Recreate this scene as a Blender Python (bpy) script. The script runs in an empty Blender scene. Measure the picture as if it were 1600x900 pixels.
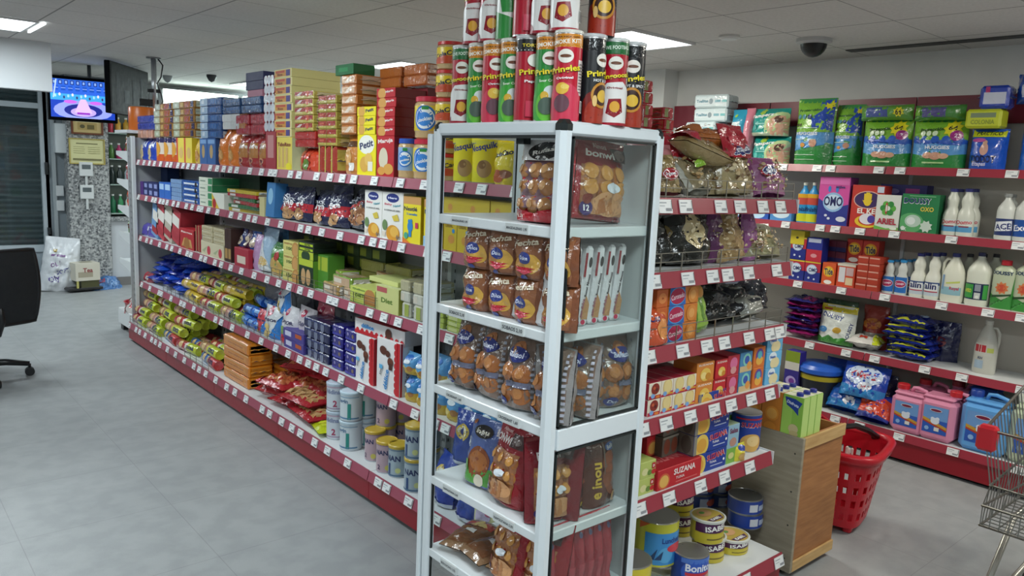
import bpy, math, random
from mathutils import Vector, Matrix, noise

# ---------------------------------------------------------------- camera, world, exposure
SC = bpy.context.scene
COL = SC.collection
F_PX, YAW, PITCH, ROLL, EYE = 1211.46, 0.7177, 0.1525, 0.045, 1.6014
_cy, _sy = math.cos(YAW), math.sin(YAW)
FWD = Vector((_sy * math.cos(PITCH), _cy * math.cos(PITCH), -math.sin(PITCH)))
_rt = Vector((_cy, -_sy, 0)); _up = _rt.cross(FWD)
RT = _rt * math.cos(ROLL) + _up * math.sin(ROLL)
UP = _up * math.cos(ROLL) - _rt * math.sin(ROLL)
cd = bpy.data.cameras.new('camera'); cam = bpy.data.objects.new('camera', cd); COL.objects.link(cam)
cd.sensor_width = 36; cd.lens = F_PX * 36 / 1600; cd.clip_start = 0.05
cam.matrix_world = Matrix(((RT.x, UP.x, -FWD.x, 0), (RT.y, UP.y, -FWD.y, 0), (RT.z, UP.z, -FWD.z, EYE), (0, 0, 0, 1)))
SC.camera = cam
SC.view_settings.view_transform = 'Standard'; SC.view_settings.look = 'None'
SC.view_settings.gamma = 1; SC.view_settings.use_curve_mapping = False
SC.view_settings.exposure = 0.0
w_ = bpy.data.worlds.new('world'); SC.world = w_; w_.use_nodes = True
w_.node_tree.nodes['Background'].inputs[0].default_value = (.6, .7, .8, 1)
w_.node_tree.nodes['Background'].inputs[1].default_value = 0.05
CEIL = 2.42
LAMP_W = 24.0            # watts of each ceiling panel
LAMP_COL = ((0.86, .97, 1.0), (1.0, .95, .81))     # cool over the doorway side, warmer over the wall aisle
PANELS = [(.767, 6.34), (3.767, 3.34), (3.767, 5.74), (3.767, 8.74), (.767, 8.74), (.767, 3.34), (-1.633, 6.34), (-1.633, 3.34),
          (.767, .34), (3.767, .34), (-1.633, .34), (.767, -2.06), (3.767, -2.06), (4.6, 9.74)]

R_ = math.radians
def ray(px, py): return FWD + RT * ((px - 800) / F_PX) - UP * ((py - 450) / F_PX)
def zat(px, py, axis, val):            # height of the point seen at (px,py) on the plane x=val or y=val
    v = ray(px, py); return EYE + v.z * val / v[axis]
def proj(p):
    v = Vector(p) - Vector((0, 0, EYE)); z = v.dot(FWD); return 800 + F_PX * v.dot(RT) / z, 450 - F_PX * v.dot(UP) / z
def ay(px, X, z):                      # y of the point of the line (x=X, z) seen in column px
    lo, hi = .6, 14.
    for _ in range(40):
        m = (lo + hi) / 2
        if proj((X, m, z))[0] > px: lo = m
        else: hi = m
    return lo
def ax(px, Y, z):
    lo, hi = -2., 8.
    for _ in range(40):
        m = (lo + hi) / 2
        if proj((m, Y, z))[0] < px: lo = m
        else: hi = m
    return lo

# ---------------------------------------------------------------- materials
def lin(h):
    h = h.lstrip('#'); h = ''.join(c * 2 for c in h) if len(h) == 3 else h
    o = []
    for i in (0, 2, 4):
        c = int(h[i:i + 2], 16) / 255; o.append(c / 12.92 if c <= .04045 else ((c + .055) / 1.055) ** 2.4)
    return (*o, 1)
_M = {}
FIN = {'c': (.5, 0), 'p': (.32, 0), 'g': (.22, .35), 'k': (.38, .15), 'm': (.3, 0), 'w': (.85, 0), 'r': (.7, 0), 'd': (.6, 0)}
def M(col, fin='c', emit=0):
    key = (col, fin, emit)
    if key in _M: return _M[key]
    m = bpy.data.materials.new('mat_%s_%s' % (col.lstrip('#'), fin)); m.use_nodes = True
    nt = m.node_tree; b = nt.nodes['Principled BSDF']
    b.inputs['Base Color'].default_value = lin(col)
    ro, bump = FIN[fin]
    n = nt.nodes.new('ShaderNodeTexNoise'); n.inputs['Scale'].default_value = 25
    tc = nt.nodes.new('ShaderNodeTexCoord'); nt.links.new(tc.outputs['Object'], n.inputs['Vector'])
    mr = nt.nodes.new('ShaderNodeMapRange'); mr.inputs['To Min'].default_value = ro * .8; mr.inputs['To Max'].default_value = min(1, ro * 1.2)
    nt.links.new(n.outputs['Fac'], mr.inputs['Value']); nt.links.new(mr.outputs[0], b.inputs['Roughness'])
    if fin == 'd': b.inputs['Specular IOR Level'].default_value = .08
    if fin == 'm': b.inputs['Metallic'].default_value = .85
    if fin == 'g':
        b.inputs['Coat Weight'].default_value = .6; b.inputs['Coat Roughness'].default_value = .08
    if bump:
        n2 = nt.nodes.new('ShaderNodeTexNoise'); n2.inputs['Scale'].default_value = 38; n2.inputs['Detail'].default_value = 3
        n2.inputs['Distortion'].default_value = .8
        nt.links.new(tc.outputs['Object'], n2.inputs['Vector'])
        bp = nt.nodes.new('ShaderNodeBump'); bp.inputs['Strength'].default_value = bump; bp.inputs['Distance'].default_value = .012
        nt.links.new(n2.outputs['Fac'], bp.inputs['Height']); nt.links.new(bp.outputs[0], b.inputs['Normal']); nt.links.new(bp.outputs[0], b.inputs['Coat Normal'])
    if emit:
        b.inputs['Emission Color'].default_value = lin(col); b.inputs['Emission Strength'].default_value = emit
    _M[key] = m
    return m
def nodes_mat(name, fn, rough=.5):
    m = bpy.data.materials.new(name); m.use_nodes = True; nt = m.node_tree
    b = nt.nodes['Principled BSDF']; b.inputs['Roughness'].default_value = rough
    fn(nt, b, nt.nodes.new('ShaderNodeTexCoord')); return m
def ramp(nt, fac, stops):
    r = nt.nodes.new('ShaderNodeValToRGB'); e = r.color_ramp.elements
    while len(e) < len(stops): e.new(.5)
    for q, (p, c) in zip(e, stops): q.position = p; q.color = lin(c)
    nt.links.new(fac, r.inputs['Fac']); return r.outputs['Color']
def noise_tex(nt, co, sc, det=4):
    n = nt.nodes.new('ShaderNodeTexNoise'); n.inputs['Scale'].default_value = sc; n.inputs['Detail'].default_value = det
    nt.links.new(co, n.inputs['Vector']); return n.outputs['Fac']
def mix(nt, fac, a, b, mode='MIX'):
    x = nt.nodes.new('ShaderNodeMix'); x.data_type = 'RGBA'; x.blend_type = mode
    for s, i in ((fac, 0), (a, 6), (b, 7)):
        if isinstance(s, (int, float)): x.inputs[i].default_value = s
        elif isinstance(s, str): x.inputs[i].default_value = lin(s)
        else: nt.links.new(s, x.inputs[i])
    return x.outputs[2]
def glass_mat():
    m = bpy.data.materials.new('clear_glass'); m.use_nodes = True; nt = m.node_tree
    b = nt.nodes['Principled BSDF']; nt.nodes.remove(b)
    t = nt.nodes.new('ShaderNodeBsdfTransparent'); t.inputs[0].default_value = (.93, .96, .95, 1)
    g = nt.nodes.new('ShaderNodeBsdfGlossy'); g.inputs['Roughness'].default_value = .03
    lw = nt.nodes.new('ShaderNodeLayerWeight'); lw.inputs[0].default_value = .5
    pw = nt.nodes.new('ShaderNodeMath'); pw.operation = 'POWER'; pw.inputs[1].default_value = 4; nt.links.new(lw.outputs['Facing'], pw.inputs[0])
    fr = nt.nodes.new('ShaderNodeMapRange'); fr.inputs['To Min'].default_value = .03; fr.inputs['To Max'].default_value = .8; nt.links.new(pw.outputs[0], fr.inputs['Value'])
    mx = nt.nodes.new('ShaderNodeMixShader'); o = nt.nodes['Material Output']
    nt.links.new(fr.outputs[0], mx.inputs[0]); nt.links.new(t.outputs[0], mx.inputs[1]); nt.links.new(g.outputs[0], mx.inputs[2])
    nt.links.new(mx.outputs[0], o.inputs[0]); return m
GLASS = glass_mat()
def film_mat():
    m = glass_mat(); m.name = 'clear_film'
    for n in m.node_tree.nodes:
        if n.type == 'BSDF_TRANSPARENT': n.inputs[0].default_value = (.86, .88, .9, 1)
        if n.type == 'BSDF_GLOSSY': n.inputs['Roughness'].default_value = .12
    return m
FILM = film_mat()

# ---------------------------------------------------------------- text outlines, cached
_T = {}
def text_tris(s, bold=.03):
    if (s, bold) in _T: return _T[(s, bold)]
    c = bpy.data.curves.new('t', 'FONT'); c.body = s; c.resolution_u = 2; c.offset = bold
    o = bpy.data.objects.new('t', c); COL.objects.link(o)
    me = bpy.data.meshes.new_from_object(o.evaluated_get(bpy.context.evaluated_depsgraph_get()))
    vs = [(v.co.x, v.co.y) for v in me.vertices]; me.calc_loop_triangles()
    ts = [tuple(t.vertices) for t in me.loop_triangles]
    COL.objects.unlink(o); bpy.data.objects.remove(o); bpy.data.curves.remove(c); bpy.data.meshes.remove(me)
    if vs:
        x0, x1 = min(v[0] for v in vs), max(v[0] for v in vs); y0, y1 = min(v[1] for v in vs), max(v[1] for v in vs)
        vs = [((x - (x0 + x1) / 2) / (x1 - x0), (y - (y0 + y1) / 2) / (x1 - x0)) for x, y in vs]
        asp = (y1 - y0) / (x1 - x0)
    else: asp = 1
    _T[(s, bold)] = (vs, ts, asp); return _T[(s, bold)]

# ---------------------------------------------------------------- mesh builder
class MB:
    def __init__(s): s.v = []; s.f = []; s.m = []; s.sm = []; s.mats = []; s._mi = {}
    def mi(s, mat):
        if isinstance(mat, str): mat = M(mat)
        elif isinstance(mat, tuple): mat = M(*mat)
        k = mat.name
        if k not in s._mi: s._mi[k] = len(s.mats); s.mats.append(mat)
        return s._mi[k]
    def add(s, vs, fs, mat, smooth=False):
        o = len(s.v); i = s.mi(mat); s.v += [tuple(q) for q in vs]
        for f in fs: s.f.append(tuple(o + k for k in f)); s.m.append(i); s.sm.append(smooth)
        return s
    def box(s, x0, x1, y0, y1, z0, z1, mat, b=0):
        if b <= 0:
            vs = [(x, y, z) for z in (z0, z1) for y in (y0, y1) for x in (x0, x1)]
            return s.add(vs, [(0, 2, 3, 1), (4, 5, 7, 6), (0, 1, 5, 4), (2, 6, 7, 3), (0, 4, 6, 2), (1, 3, 7, 5)], mat)
        b = min(b, (x1 - x0) * .45, (y1 - y0) * .45, (z1 - z0) * .45)
        vs = []; idx = {}
        lo = (x0, y0, z0); hi = (x1, y1, z1)
        for sx in (0, 1):
            for sy in (0, 1):
                for sz in (0, 1):
                    sg = (sx, sy, sz)
                    for a in range(3):
                        p = [(hi[k] - (0 if k == a else b)) if sg[k] else (lo[k] + (0 if k == a else b)) for k in range(3)]
                        idx[(sg, a)] = len(vs); vs.append(p)
        fs = []
        for a in range(3):
            o = [k for k in range(3) if k != a]
            for sd in (0, 1):
                q = []
                for (i, j) in ((0, 0), (1, 0), (1, 1), (0, 1)):
                    sg = [0] * 3; sg[a] = sd; sg[o[0]] = i; sg[o[1]] = j; q.append(idx[(tuple(sg), a)])
                if (sd == 0) != (a == 1): q.reverse()
                fs.append(q)
        for a in range(3):       # edges along axis a
            o = [k for k in range(3) if k != a]
            for i in (0, 1):
                for j in (0, 1):
                    g0 = [0] * 3; g1 = [0] * 3; g0[o[0]] = g1[o[0]] = i; g0[o[1]] = g1[o[1]] = j; g1[a] = 1; g0 = tuple(g0); g1 = tuple(g1)
                    fs.append([idx[(g0, o[0])], idx[(g1, o[0])], idx[(g1, o[1])], idx[(g0, o[1])]])
        for sx in (0, 1):
            for sy in (0, 1):
                for sz in (0, 1): fs.append([idx[((sx, sy, sz), a)] for a in range(3)])
        c = Vector(((x0 + x1) / 2, (y0 + y1) / 2, (z0 + z1) / 2)); out = []
        for f in fs:
            p = [Vector(vs[k]) for k in f]; n = (p[1] - p[0]).cross(p[2] - p[0])
            out.append(f if n.dot(sum(p, Vector()) / len(p) - c) > 0 else f[::-1])
        return s.add(vs, out, mat)
    def lathe(s, prof, mat, n=20, c=(0, 0), sx=1, sy=1, axis='z', caps=True):
        # prof: [(r, z[, mat])]; a new smoothing group wherever the profile bends sharply
        def P(r, z, a):
            x, y = r * math.cos(a) * sx, r * math.sin(a) * sy
            return (c[0] + x, c[1] + y, z) if axis == 'z' else ((z, c[0] + x, c[1] + y) if axis == 'x' else (c[0] + x, -z, c[1] + y))
        prev = None; last = None
        for i in range(len(prof) - 1):
            r0, z0 = prof[i][:2]; r1, z1 = prof[i + 1][:2]
            m = prof[i][2] if len(prof[i]) > 2 and prof[i][2] else mat
            d = math.atan2(z1 - z0, r1 - r0)
            mi = s.mi(m)
            if last is None or abs((d - last + math.pi) % (2 * math.pi) - math.pi) > .7:
                o0 = len(s.v); s.v += [P(r0, z0, 2 * math.pi * k / n) for k in range(n)]
            else: o0 = prev
            o1 = len(s.v); s.v += [P(r1, z1, 2 * math.pi * k / n) for k in range(n)]
            for k in range(n):
                k2 = (k + 1) % n; q = (o0 + k, o0 + k2, o1 + k2, o1 + k)
                s.f.append(q); s.m.append(mi); s.sm.append(True)
            prev = o1; last = d
        if caps:
            for (r, z), fl in ((prof[0][:2], True), (prof[-1][:2], False)):
                if r > 1e-5:
                    q = [P(r, z, 2 * math.pi * k / n) for k in range(n)]
                    s.add(q, [tuple(range(n))[::-1] if fl else tuple(range(n))], (prof[-1][2] if not fl and len(prof[-1]) > 2 else mat))
        return s
    def tube(s, pts, r, mat, n=8, closed=False):
        pts = [Vector(p) for p in pts]; o = len(s.v); mi = s.mi(mat); N = len(pts)
        u = None
        for i, p in enumerate(pts):
            a = pts[(i - 1) % N] if closed or i else p; b = pts[(i + 1) % N] if closed or i < N - 1 else p
            t = (b - a).normalized()
            if u is None: u = t.orthogonal().normalized()
            u = (u - t * u.dot(t)); u = u.normalized() if u.length > 1e-6 else t.orthogonal().normalized()
            w = t.cross(u); rr = r[i] if isinstance(r, (list, tuple)) else r
            s.v += [tuple(p + (u * math.cos(2 * math.pi * k / n) + w * math.sin(2 * math.pi * k / n)) * rr) for k in range(n)]
        for i in range(N if closed else N - 1):
            a, b = o + i * n, o + ((i + 1) % N) * n
            for k in range(n):
                k2 = (k + 1) % n; s.f.append((a + k, a + k2, b + k2, b + k)); s.m.append(mi); s.sm.append(n > 4)
        if not closed:
            for a, fl in ((o, 1), (o + (N - 1) * n, 0)):
                q = tuple(range(a, a + n)); s.f.append(q[::-1] if fl else q); s.m.append(mi); s.sm.append(False)
        return s
    def grid(s, fn, nu, nv, mat, smooth=True, flip=False, colfn=None):
        o = len(s.v); mi = s.mi(mat)
        for j in range(nv + 1):
            for i in range(nu + 1): s.v.append(tuple(fn(i / nu, j / nv)))
        for j in range(nv):
            for i in range(nu):
                a = o + j * (nu + 1) + i; q = (a, a + 1, a + nu + 2, a + nu + 1)
                s.f.append(q[::-1] if flip else q); s.sm.append(smooth)
                s.m.append(mi if colfn is None else s.mi(colfn((i + .5) / nu, (j + .5) / nv) or mat))
        return s
    def prism(s, poly, y0, y1, mat):      # poly in (x,z), extruded along y
        n = len(poly)
        ar = sum(poly[i][0] * poly[(i + 1) % n][1] - poly[(i + 1) % n][0] * poly[i][1] for i in range(n))
        if ar < 0: poly = poly[::-1]
        vs = [(x, y0, z) for x, z in poly] + [(x, y1, z) for x, z in poly]
        fs = [tuple(range(n)), tuple(range(2 * n - 1, n - 1, -1))] + [(i + n, (i + 1) % n + n, (i + 1) % n, i) for i in range(n)]
        return s.add(vs, fs, mat)
    def tf(s, mat4, start=0):
        s.v[start:] = [tuple(mat4 @ Vector(p)) for p in s.v[start:]]; return s
    def art(s, mp, W, H, els, fin='c', seg=1e9, off=.0005, step=.00035):
        """printed graphics: mp(u,v,o) maps metres on the surface to space; els in fractions of W,H"""
        for li, e in enumerate(els):
            o = off + step * li; k = e[0]; col = e[-1]; vs = []; ts = []
            if k == 'r':
                _, u0, v0, u1, v1, _c = e
                vs = [(u0 * W, v0 * H), (u1 * W, v0 * H), (u1 * W, v1 * H), (u0 * W, v1 * H)]; ts = [(0, 1, 2), (0, 2, 3)]
            elif k == 'p':
                vs = [(u * W, v * H) for u, v in e[1]]; n = len(vs)
                ar = sum(vs[i][0] * vs[(i + 1) % n][1] - vs[(i + 1) % n][0] * vs[i][1] for i in range(n))
                if ar < 0: vs = vs[::-1]
                ts = [(0, i, i + 1) for i in range(1, n - 1)]
            elif k == 'o':      # ('o',cu,cv,ru,aspect,col) ru in fractions of W
                _, cu, cv, ru, asp, _c = e; n = 20
                vs = [(cu * W, cv * H)] + [(cu * W + ru * W * math.cos(a * 2 * math.pi / n), cv * H + ru * W * asp * math.sin(a * 2 * math.pi / n)) for a in range(n)]
                ts = [(0, 1 + a, 1 + (a + 1) % n) for a in range(n)]
            elif k == '*':      # star burst ('*',cu,cv,ru,points,col)
                _, cu, cv, ru, np_, _c = e; n = np_ * 2
                vs = [(cu * W, cv * H)] + [(cu * W + (ru if a % 2 else ru * .7) * W * math.cos(a * 2 * math.pi / n), cv * H + (ru if a % 2 else ru * .7) * W * math.sin(a * 2 * math.pi / n)) for a in range(n)]
                ts = [(0, 1 + a, 1 + (a + 1) % n) for a in range(n)]
            elif k == 't':      # ('t',text,cu,cv,width,[height or 0],[rot deg],col)
                _, txt, cu, cv, wf = e[:5]; hf = e[5] if len(e) > 6 else 0; rot = R_(e[6]) if len(e) > 7 else 0
                tv, ts, asp = text_tris(txt)
                if abs(math.sin(rot)) > .7: wd = wf * H; hh = hf * W if hf else wd * asp
                else: wd = wf * W; hh = hf * H if hf else wd * asp
                ca, sa = math.cos(rot), math.sin(rot)
                for x, y in tv:
                    x, y = x * wd, y / asp * hh if asp else 0
                    vs.append((cu * W + x * ca - y * sa, cv * H + x * sa + y * ca))
            vs = [(min(W, max(0, a)), min(H, max(0, b))) for a, b in vs]
            if seg < 1e8:
                st = [(vs[a], vs[b], vs[c]) for a, b, c in ts]; out = []
                while st:
                    t = st.pop(); L = [math.dist(t[i], t[(i + 1) % 3]) for i in range(3)]; i = L.index(max(L))
                    if L[i] > seg:
                        a, b, c = t[i], t[(i + 1) % 3], t[(i + 2) % 3]; mm = ((a[0] + b[0]) / 2, (a[1] + b[1]) / 2)
                        st += [(a, mm, c), (mm, b, c)]
                    else: out.append(t)
                vs = []; ts = []; ix = {}
                for t in out:
                    q = []
                    for p in t:
                        kk = (round(p[0], 6), round(p[1], 6))
                        if kk not in ix: ix[kk] = len(vs); vs.append(p)
                        q.append(ix[kk])
                    ts.append(tuple(q))
            if ts: s.add([mp(u, v, o) for u, v in vs], ts, (col, fin) if isinstance(col, str) else col, seg < 1e8)
        return s
    def mesh(s, name):
        me = bpy.data.meshes.new(name); me.from_pydata(s.v, [], s.f)
        for m in s.mats: me.materials.append(m)
        me.polygons.foreach_set('material_index', s.m); me.polygons.foreach_set('use_smooth', s.sm)
        me.update(); return me

def link(name, me, parent=None, mw=None):
    o = bpy.data.objects.new(name, me if not isinstance(me, MB) else me.mesh(name)); COL.objects.link(o)
    if parent is not None: o.parent = parent
    if mw is not None: o.matrix_local = mw
    return o
def tag(o, label, cat, group=None, kind=None):
    if label: o['label'] = label
    if cat: o['category'] = cat
    if group: o['group'] = group
    if kind: o['kind'] = kind
    return o
def empty(name, loc, rz=0, label=None, cat=None, group=None):
    o = link(name, None); o.location = loc; o.rotation_euler = (0, 0, rz); return tag(o, label, cat, group)
def struct(name, mb, parent=None):
    o = link(name, mb, parent)
    if parent is None: o['kind'] = 'structure'
    return o

# ---------------------------------------------------------------- kinds of goods and how they are put down
class Kind:
    def __init__(s, name, cat, root, parts=()):
        s.name, s.cat = name, cat; s.me = root.mesh(name)
        s.parts = [(p[0], p[1].mesh(p[0])) for p in parts]
        vs = list(root.v)
        for p in parts: vs += p[1].v
        s.vs = [Vector(v) for v in vs]; s.bb = {}
    def box(s, rot):
        k = tuple(round(x, 3) for r in rot for x in r)
        if k not in s.bb:
            q = [rot @ v for v in s.vs]
            s.bb[k] = [(min(p[i] for p in q), max(p[i] for p in q)) for i in range(3)]
        return s.bb[k]
def Rm(x=0, y=0, z=0): return (Matrix.Rotation(R_(z), 3, 'Z') @ Matrix.Rotation(R_(y), 3, 'Y') @ Matrix.Rotation(R_(x), 3, 'X'))
POSE = {'stand': Rm(), 'flat': Rm(x=-90), 'side': Rm(y=90), 'flatx': Rm(x=-90, z=90), 'deep': Rm(z=90), 'edge': Rm(y=90), 'sided': Rm(z=90) @ Rm(y=90), 'back': Rm(x=90), 'quarter': Rm(z=-90)}
# a frame turns (along, depth) into space; G and W face -x, E faces -y
class Frame:
    def __init__(s, kind, lip): s.k, s.lip = kind, lip
    def rot(s): return Rm(z=-90) if s.k == 'x' else Rm()
    def pos(s, a, dep, z): return Vector((s.lip + dep, a, z)) if s.k == 'x' else Vector((a, s.lip + dep, z))
COUNT = [0]
def put(kd, fr, a, dep, z, label, group=None, pose='stand', jz=0, lean=0, roll=0):
    """kd stands centred at a along the shelf, its front dep behind the lip, its underside at z"""
    pr = POSE[pose] if isinstance(pose, str) else pose
    pr = Rm(z=jz) @ Rm(x=lean, y=roll) @ pr
    bb = kd.box(pr)
    sh = Vector((-(bb[0][0] + bb[0][1]) / 2, -bb[1][0], -bb[2][0]))
    fr3 = fr.rot(); rot = (fr3 @ pr).to_4x4()
    loc = fr.pos(a, dep, z) + fr3 @ sh
    o = link(kd.name, kd.me); o.matrix_world = Matrix.Translation(loc) @ rot
    for nm, me in kd.parts: link(nm, me, o)
    tag(o, label, kd.cat, group); COUNT[0] += 1
    return o
ORD = ['first', 'second', 'third', 'fourth', 'fifth', 'sixth', 'seventh', 'eighth', 'ninth', 'tenth', 'eleventh', 'twelfth', 'thirteenth', 'fourteenth']
def stack(kd, fr, a, dep, z, desc, group, nx=1, nz=1, ny=1, pose='stand', gap=.003, jit=1.5, jx=.002, seed=0, lean=0, end='doorway', skip=()):
    """nx along the shelf (from the far end), nz up, ny deep; one object each"""
    rnd = random.Random(seed or int(a * 1000) + nx * 7 + nz); pr = POSE[pose] if isinstance(pose, str) else pose
    bb = kd.box(Rm(x=lean) @ pr); w, dd, h = [q[1] - q[0] for q in bb]; sgn = -1 if fr.k == 'x' else 1
    for j in range(ny):
        for k in range(nz):
            for i in range(nx):
                if (i, k) in skip or (i, k, j) in skip: continue
                s = desc
                if nx > 1: s += ', %s from %s' % (ORD[i], end)
                if nz > 1: s += ', ' + (ORD[k] + ' layer' if k < nz - 1 else 'top layer')
                if ny > 1: s += ', ' + ('front row' if j == 0 else ORD[j] + ' row')
                put(kd, fr, a + sgn * (i - (nx - 1) / 2) * (w + gap) + rnd.uniform(-jx, jx), dep + j * (dd + gap) + abs(rnd.uniform(-jx, jx)), z + k * (h + .0008), s, group if nx * nz * ny > 1 else group, pr, jz=rnd.uniform(-jit, jit), lean=lean)

# ---------------------------------------------------------------- forms
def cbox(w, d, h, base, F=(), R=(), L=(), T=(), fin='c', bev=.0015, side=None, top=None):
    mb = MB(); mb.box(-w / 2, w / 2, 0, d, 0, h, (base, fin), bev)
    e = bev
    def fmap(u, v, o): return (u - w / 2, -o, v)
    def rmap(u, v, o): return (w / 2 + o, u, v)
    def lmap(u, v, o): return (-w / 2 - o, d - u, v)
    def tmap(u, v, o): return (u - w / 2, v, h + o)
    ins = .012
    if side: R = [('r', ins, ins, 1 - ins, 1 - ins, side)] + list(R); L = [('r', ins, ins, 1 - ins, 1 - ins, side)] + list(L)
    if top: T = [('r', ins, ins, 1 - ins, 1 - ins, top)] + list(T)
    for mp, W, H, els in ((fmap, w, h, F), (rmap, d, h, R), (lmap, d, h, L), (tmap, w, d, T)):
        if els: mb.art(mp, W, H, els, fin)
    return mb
def pouch(w, h, d, base, F=(), fin='g', seed=1, crump=.004, lumps=(), nu=12, nv=14, stand=True, back=None, seal=None, B=None, taper=0):
    """a filled bag: flat seals, belly, crumples; optional lumps [(u,v,r,height)] where the contents push out"""
    mb = MB(); off = Vector((seed * 3.7, seed * 1.3, seed * 2.1))
    def th(u, v):
        a = max(0, 1 - abs(2 * u - 1) ** 2.6) ** .6
        if stand: b = min(1, (v / .10)) ** .5 * .25 + .75 if v < .10 else 1; c = max(0, 1 - max(0, (v - .45) / .5) ** 2) ** .6 if v < .95 else 0
        else: b = 1; c = max(0, 1 - abs(2 * v - 1) ** 3) ** .6
        return a * b * c
    def mk(sg):
        def f(u, v, o=0):
            uu = min(1, max(0, u)); vv = min(1, max(0, v)); t = th(uu, vv)
            n = noise.noise(Vector((uu * w * 26, vv * h * 26, sg * 3)) + off) * crump * 1.6 + noise.noise(Vector((uu * w * 60, vv * h * 60, sg * 5)) + off) * crump * .7
            y = d / 2 * t + n * (.35 + t)
            if sg < 0:
                for lu, lv, lr, lh in lumps:
                    q = ((uu - lu) * w) ** 2 + ((vv - lv) * h) ** 2; rr = (lr * w) ** 2
                    if q < rr: y += lh * math.sqrt(1 - q / rr)
            y = max(y, .0012)
            sx = 1 - taper * vv; nx_ = noise.noise(Vector((vv * 9, sg, 1)) + off) * crump * .5
            return ((uu - .5) * w * sx * (1 - .05 * t) + nx_, d / 2 + sg * (y + o), vv * h)
        return f
    ff, fb = mk(-1), mk(1)
    mb.grid(ff, nu, nv, (base, fin)); mb.grid(fb, nu, nv, (back or base, fin), flip=True)
    if seal:
        F = [('r', 0.02, .95, .98, .995, seal), ('r', .02, .0, .98, .03, seal)] + list(F)
    mp = lambda u, v, o: ff(u / w, v / h, o)
    mb.art(mp, w, h, F, fin, seg=max(w, h) / 12, off=.0016, step=.0005)
    if B: mb.art(lambda u, v, o: fb(1 - u / w, v / h, o), w, h, B, fin, seg=max(w, h) / 12, off=.0016, step=.0005)
    return mb
def cylmap(r, sx=1, sy=1, z0=0):
    def mp(u, v, o):      # u metres round from the front centre (-y), W should be the arc used
        a = u / r; return ((r + o) * math.sin(a) * sx, -(r + o) * math.cos(a) * sy, z0 + v)
    return mp
def round_body(prof, base, r, z0, z1, art=(), fin='p', n=22, arc=2.6, sx=1, sy=1, rots=(0,)):
    """lathe about z with graphics wrapped on radius r between z0 and z1; rots repeats the front at other angles"""
    mb = MB(); mb.lathe(prof, (base, fin), n, sx=sx, sy=sy)
    W = arc * r
    for a0 in rots:
        mp = lambda u, v, o, a0=a0: cylmap(r + .0003, sx, sy, z0)(u - W / 2 + R_(a0) * r, v, o)
        mb.art(mp, W, z1 - z0, art, fin, seg=r * .35, off=.0005, step=.0003)
    shift(mb, 0, r * sy, 0); return mb
def shift(mb, x, y, z): mb.v = [(a + x, b + y, c + z) for a, b, c in mb.v]; return mb
def roll_pack(r, L, bands, art=(), fin='g', end='#e8e0c8', n=14):
    """biscuits rolled in printed film, lying along x; bands [(from,to,colour)]"""
    mb = MB(); e = r * .25
    prof = [(.001, -L / 2 + e, (end, fin)), (r * .55, -L / 2 + e * .7, (end, fin)), (r * .9, -L / 2 + e * .1, (bands[0][2], fin))]
    for a, b, c in bands: prof += [(r, -L / 2 + e + (L - 2 * e) * a, (c, fin)), (r * 1.003, -L / 2 + e + (L - 2 * e) * b, (c, fin))]
    prof += [(r * .9, L / 2 - e * .1, (end, fin)), (r * .55, L / 2 - e * .7, (end, fin)), (.001, L / 2 - e)]
    mb.lathe(prof, (bands[0][2], fin), n, axis='x', caps=False)
    W, H = L, r * 1.6
    def mp(u, v, o):
        a = (v - H / 2) / r + .5; return (u - L / 2, -(r + o) * math.cos(a), (r + o) * math.sin(a))
    mb.art(mp, W, H, art, fin, seg=r * .4, off=.001, step=.0004)
    return shift(mb, 0, r, r)
def metal_top(mb, r, z, y0=0, col='#b9b7b0'):
    mb.lathe([(r, z - .003, (col, 'm')), (r * 1.01, z, (col, 'm')), (r * .96, z + .001, (col, 'm')), (r * .93, z - .004, (col, 'm')), (r * .75, z - .004, (col, 'm')), (r * .73, z - .002, (col, 'm')), (r * .62, z - .002, (col, 'm')),
              (r * .6, z - .004, (col, 'm')), (r * .45, z - .004, (col, 'm')), (r * .43, z - .002, (col, 'm')), (.0005, z - .002, (col, 'm'))], (col, 'm'), 24, c=(0, y0), caps=False)
    return mb
def tin(r, h, base, art=(), fin='p', rots=(0,), rim='#b9b7b0', bands=()):
    pr = [(r * .98, 0, (rim, 'm')), (r, .004, (rim, 'm')), (r, .006)]
    for a, b, c in bands: pr += [(r, a * h, (c, fin)), (r, b * h)]
    pr += [(r, h - .004, (rim, 'm')), (r * 1.01, h - .001, (rim, 'm')), (r * .96, h, (rim, 'm'))]
    mb = round_body(pr, base, r, 0, h, art, fin, rots=rots)
    return metal_top(mb, r * .985, h, r)
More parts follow.
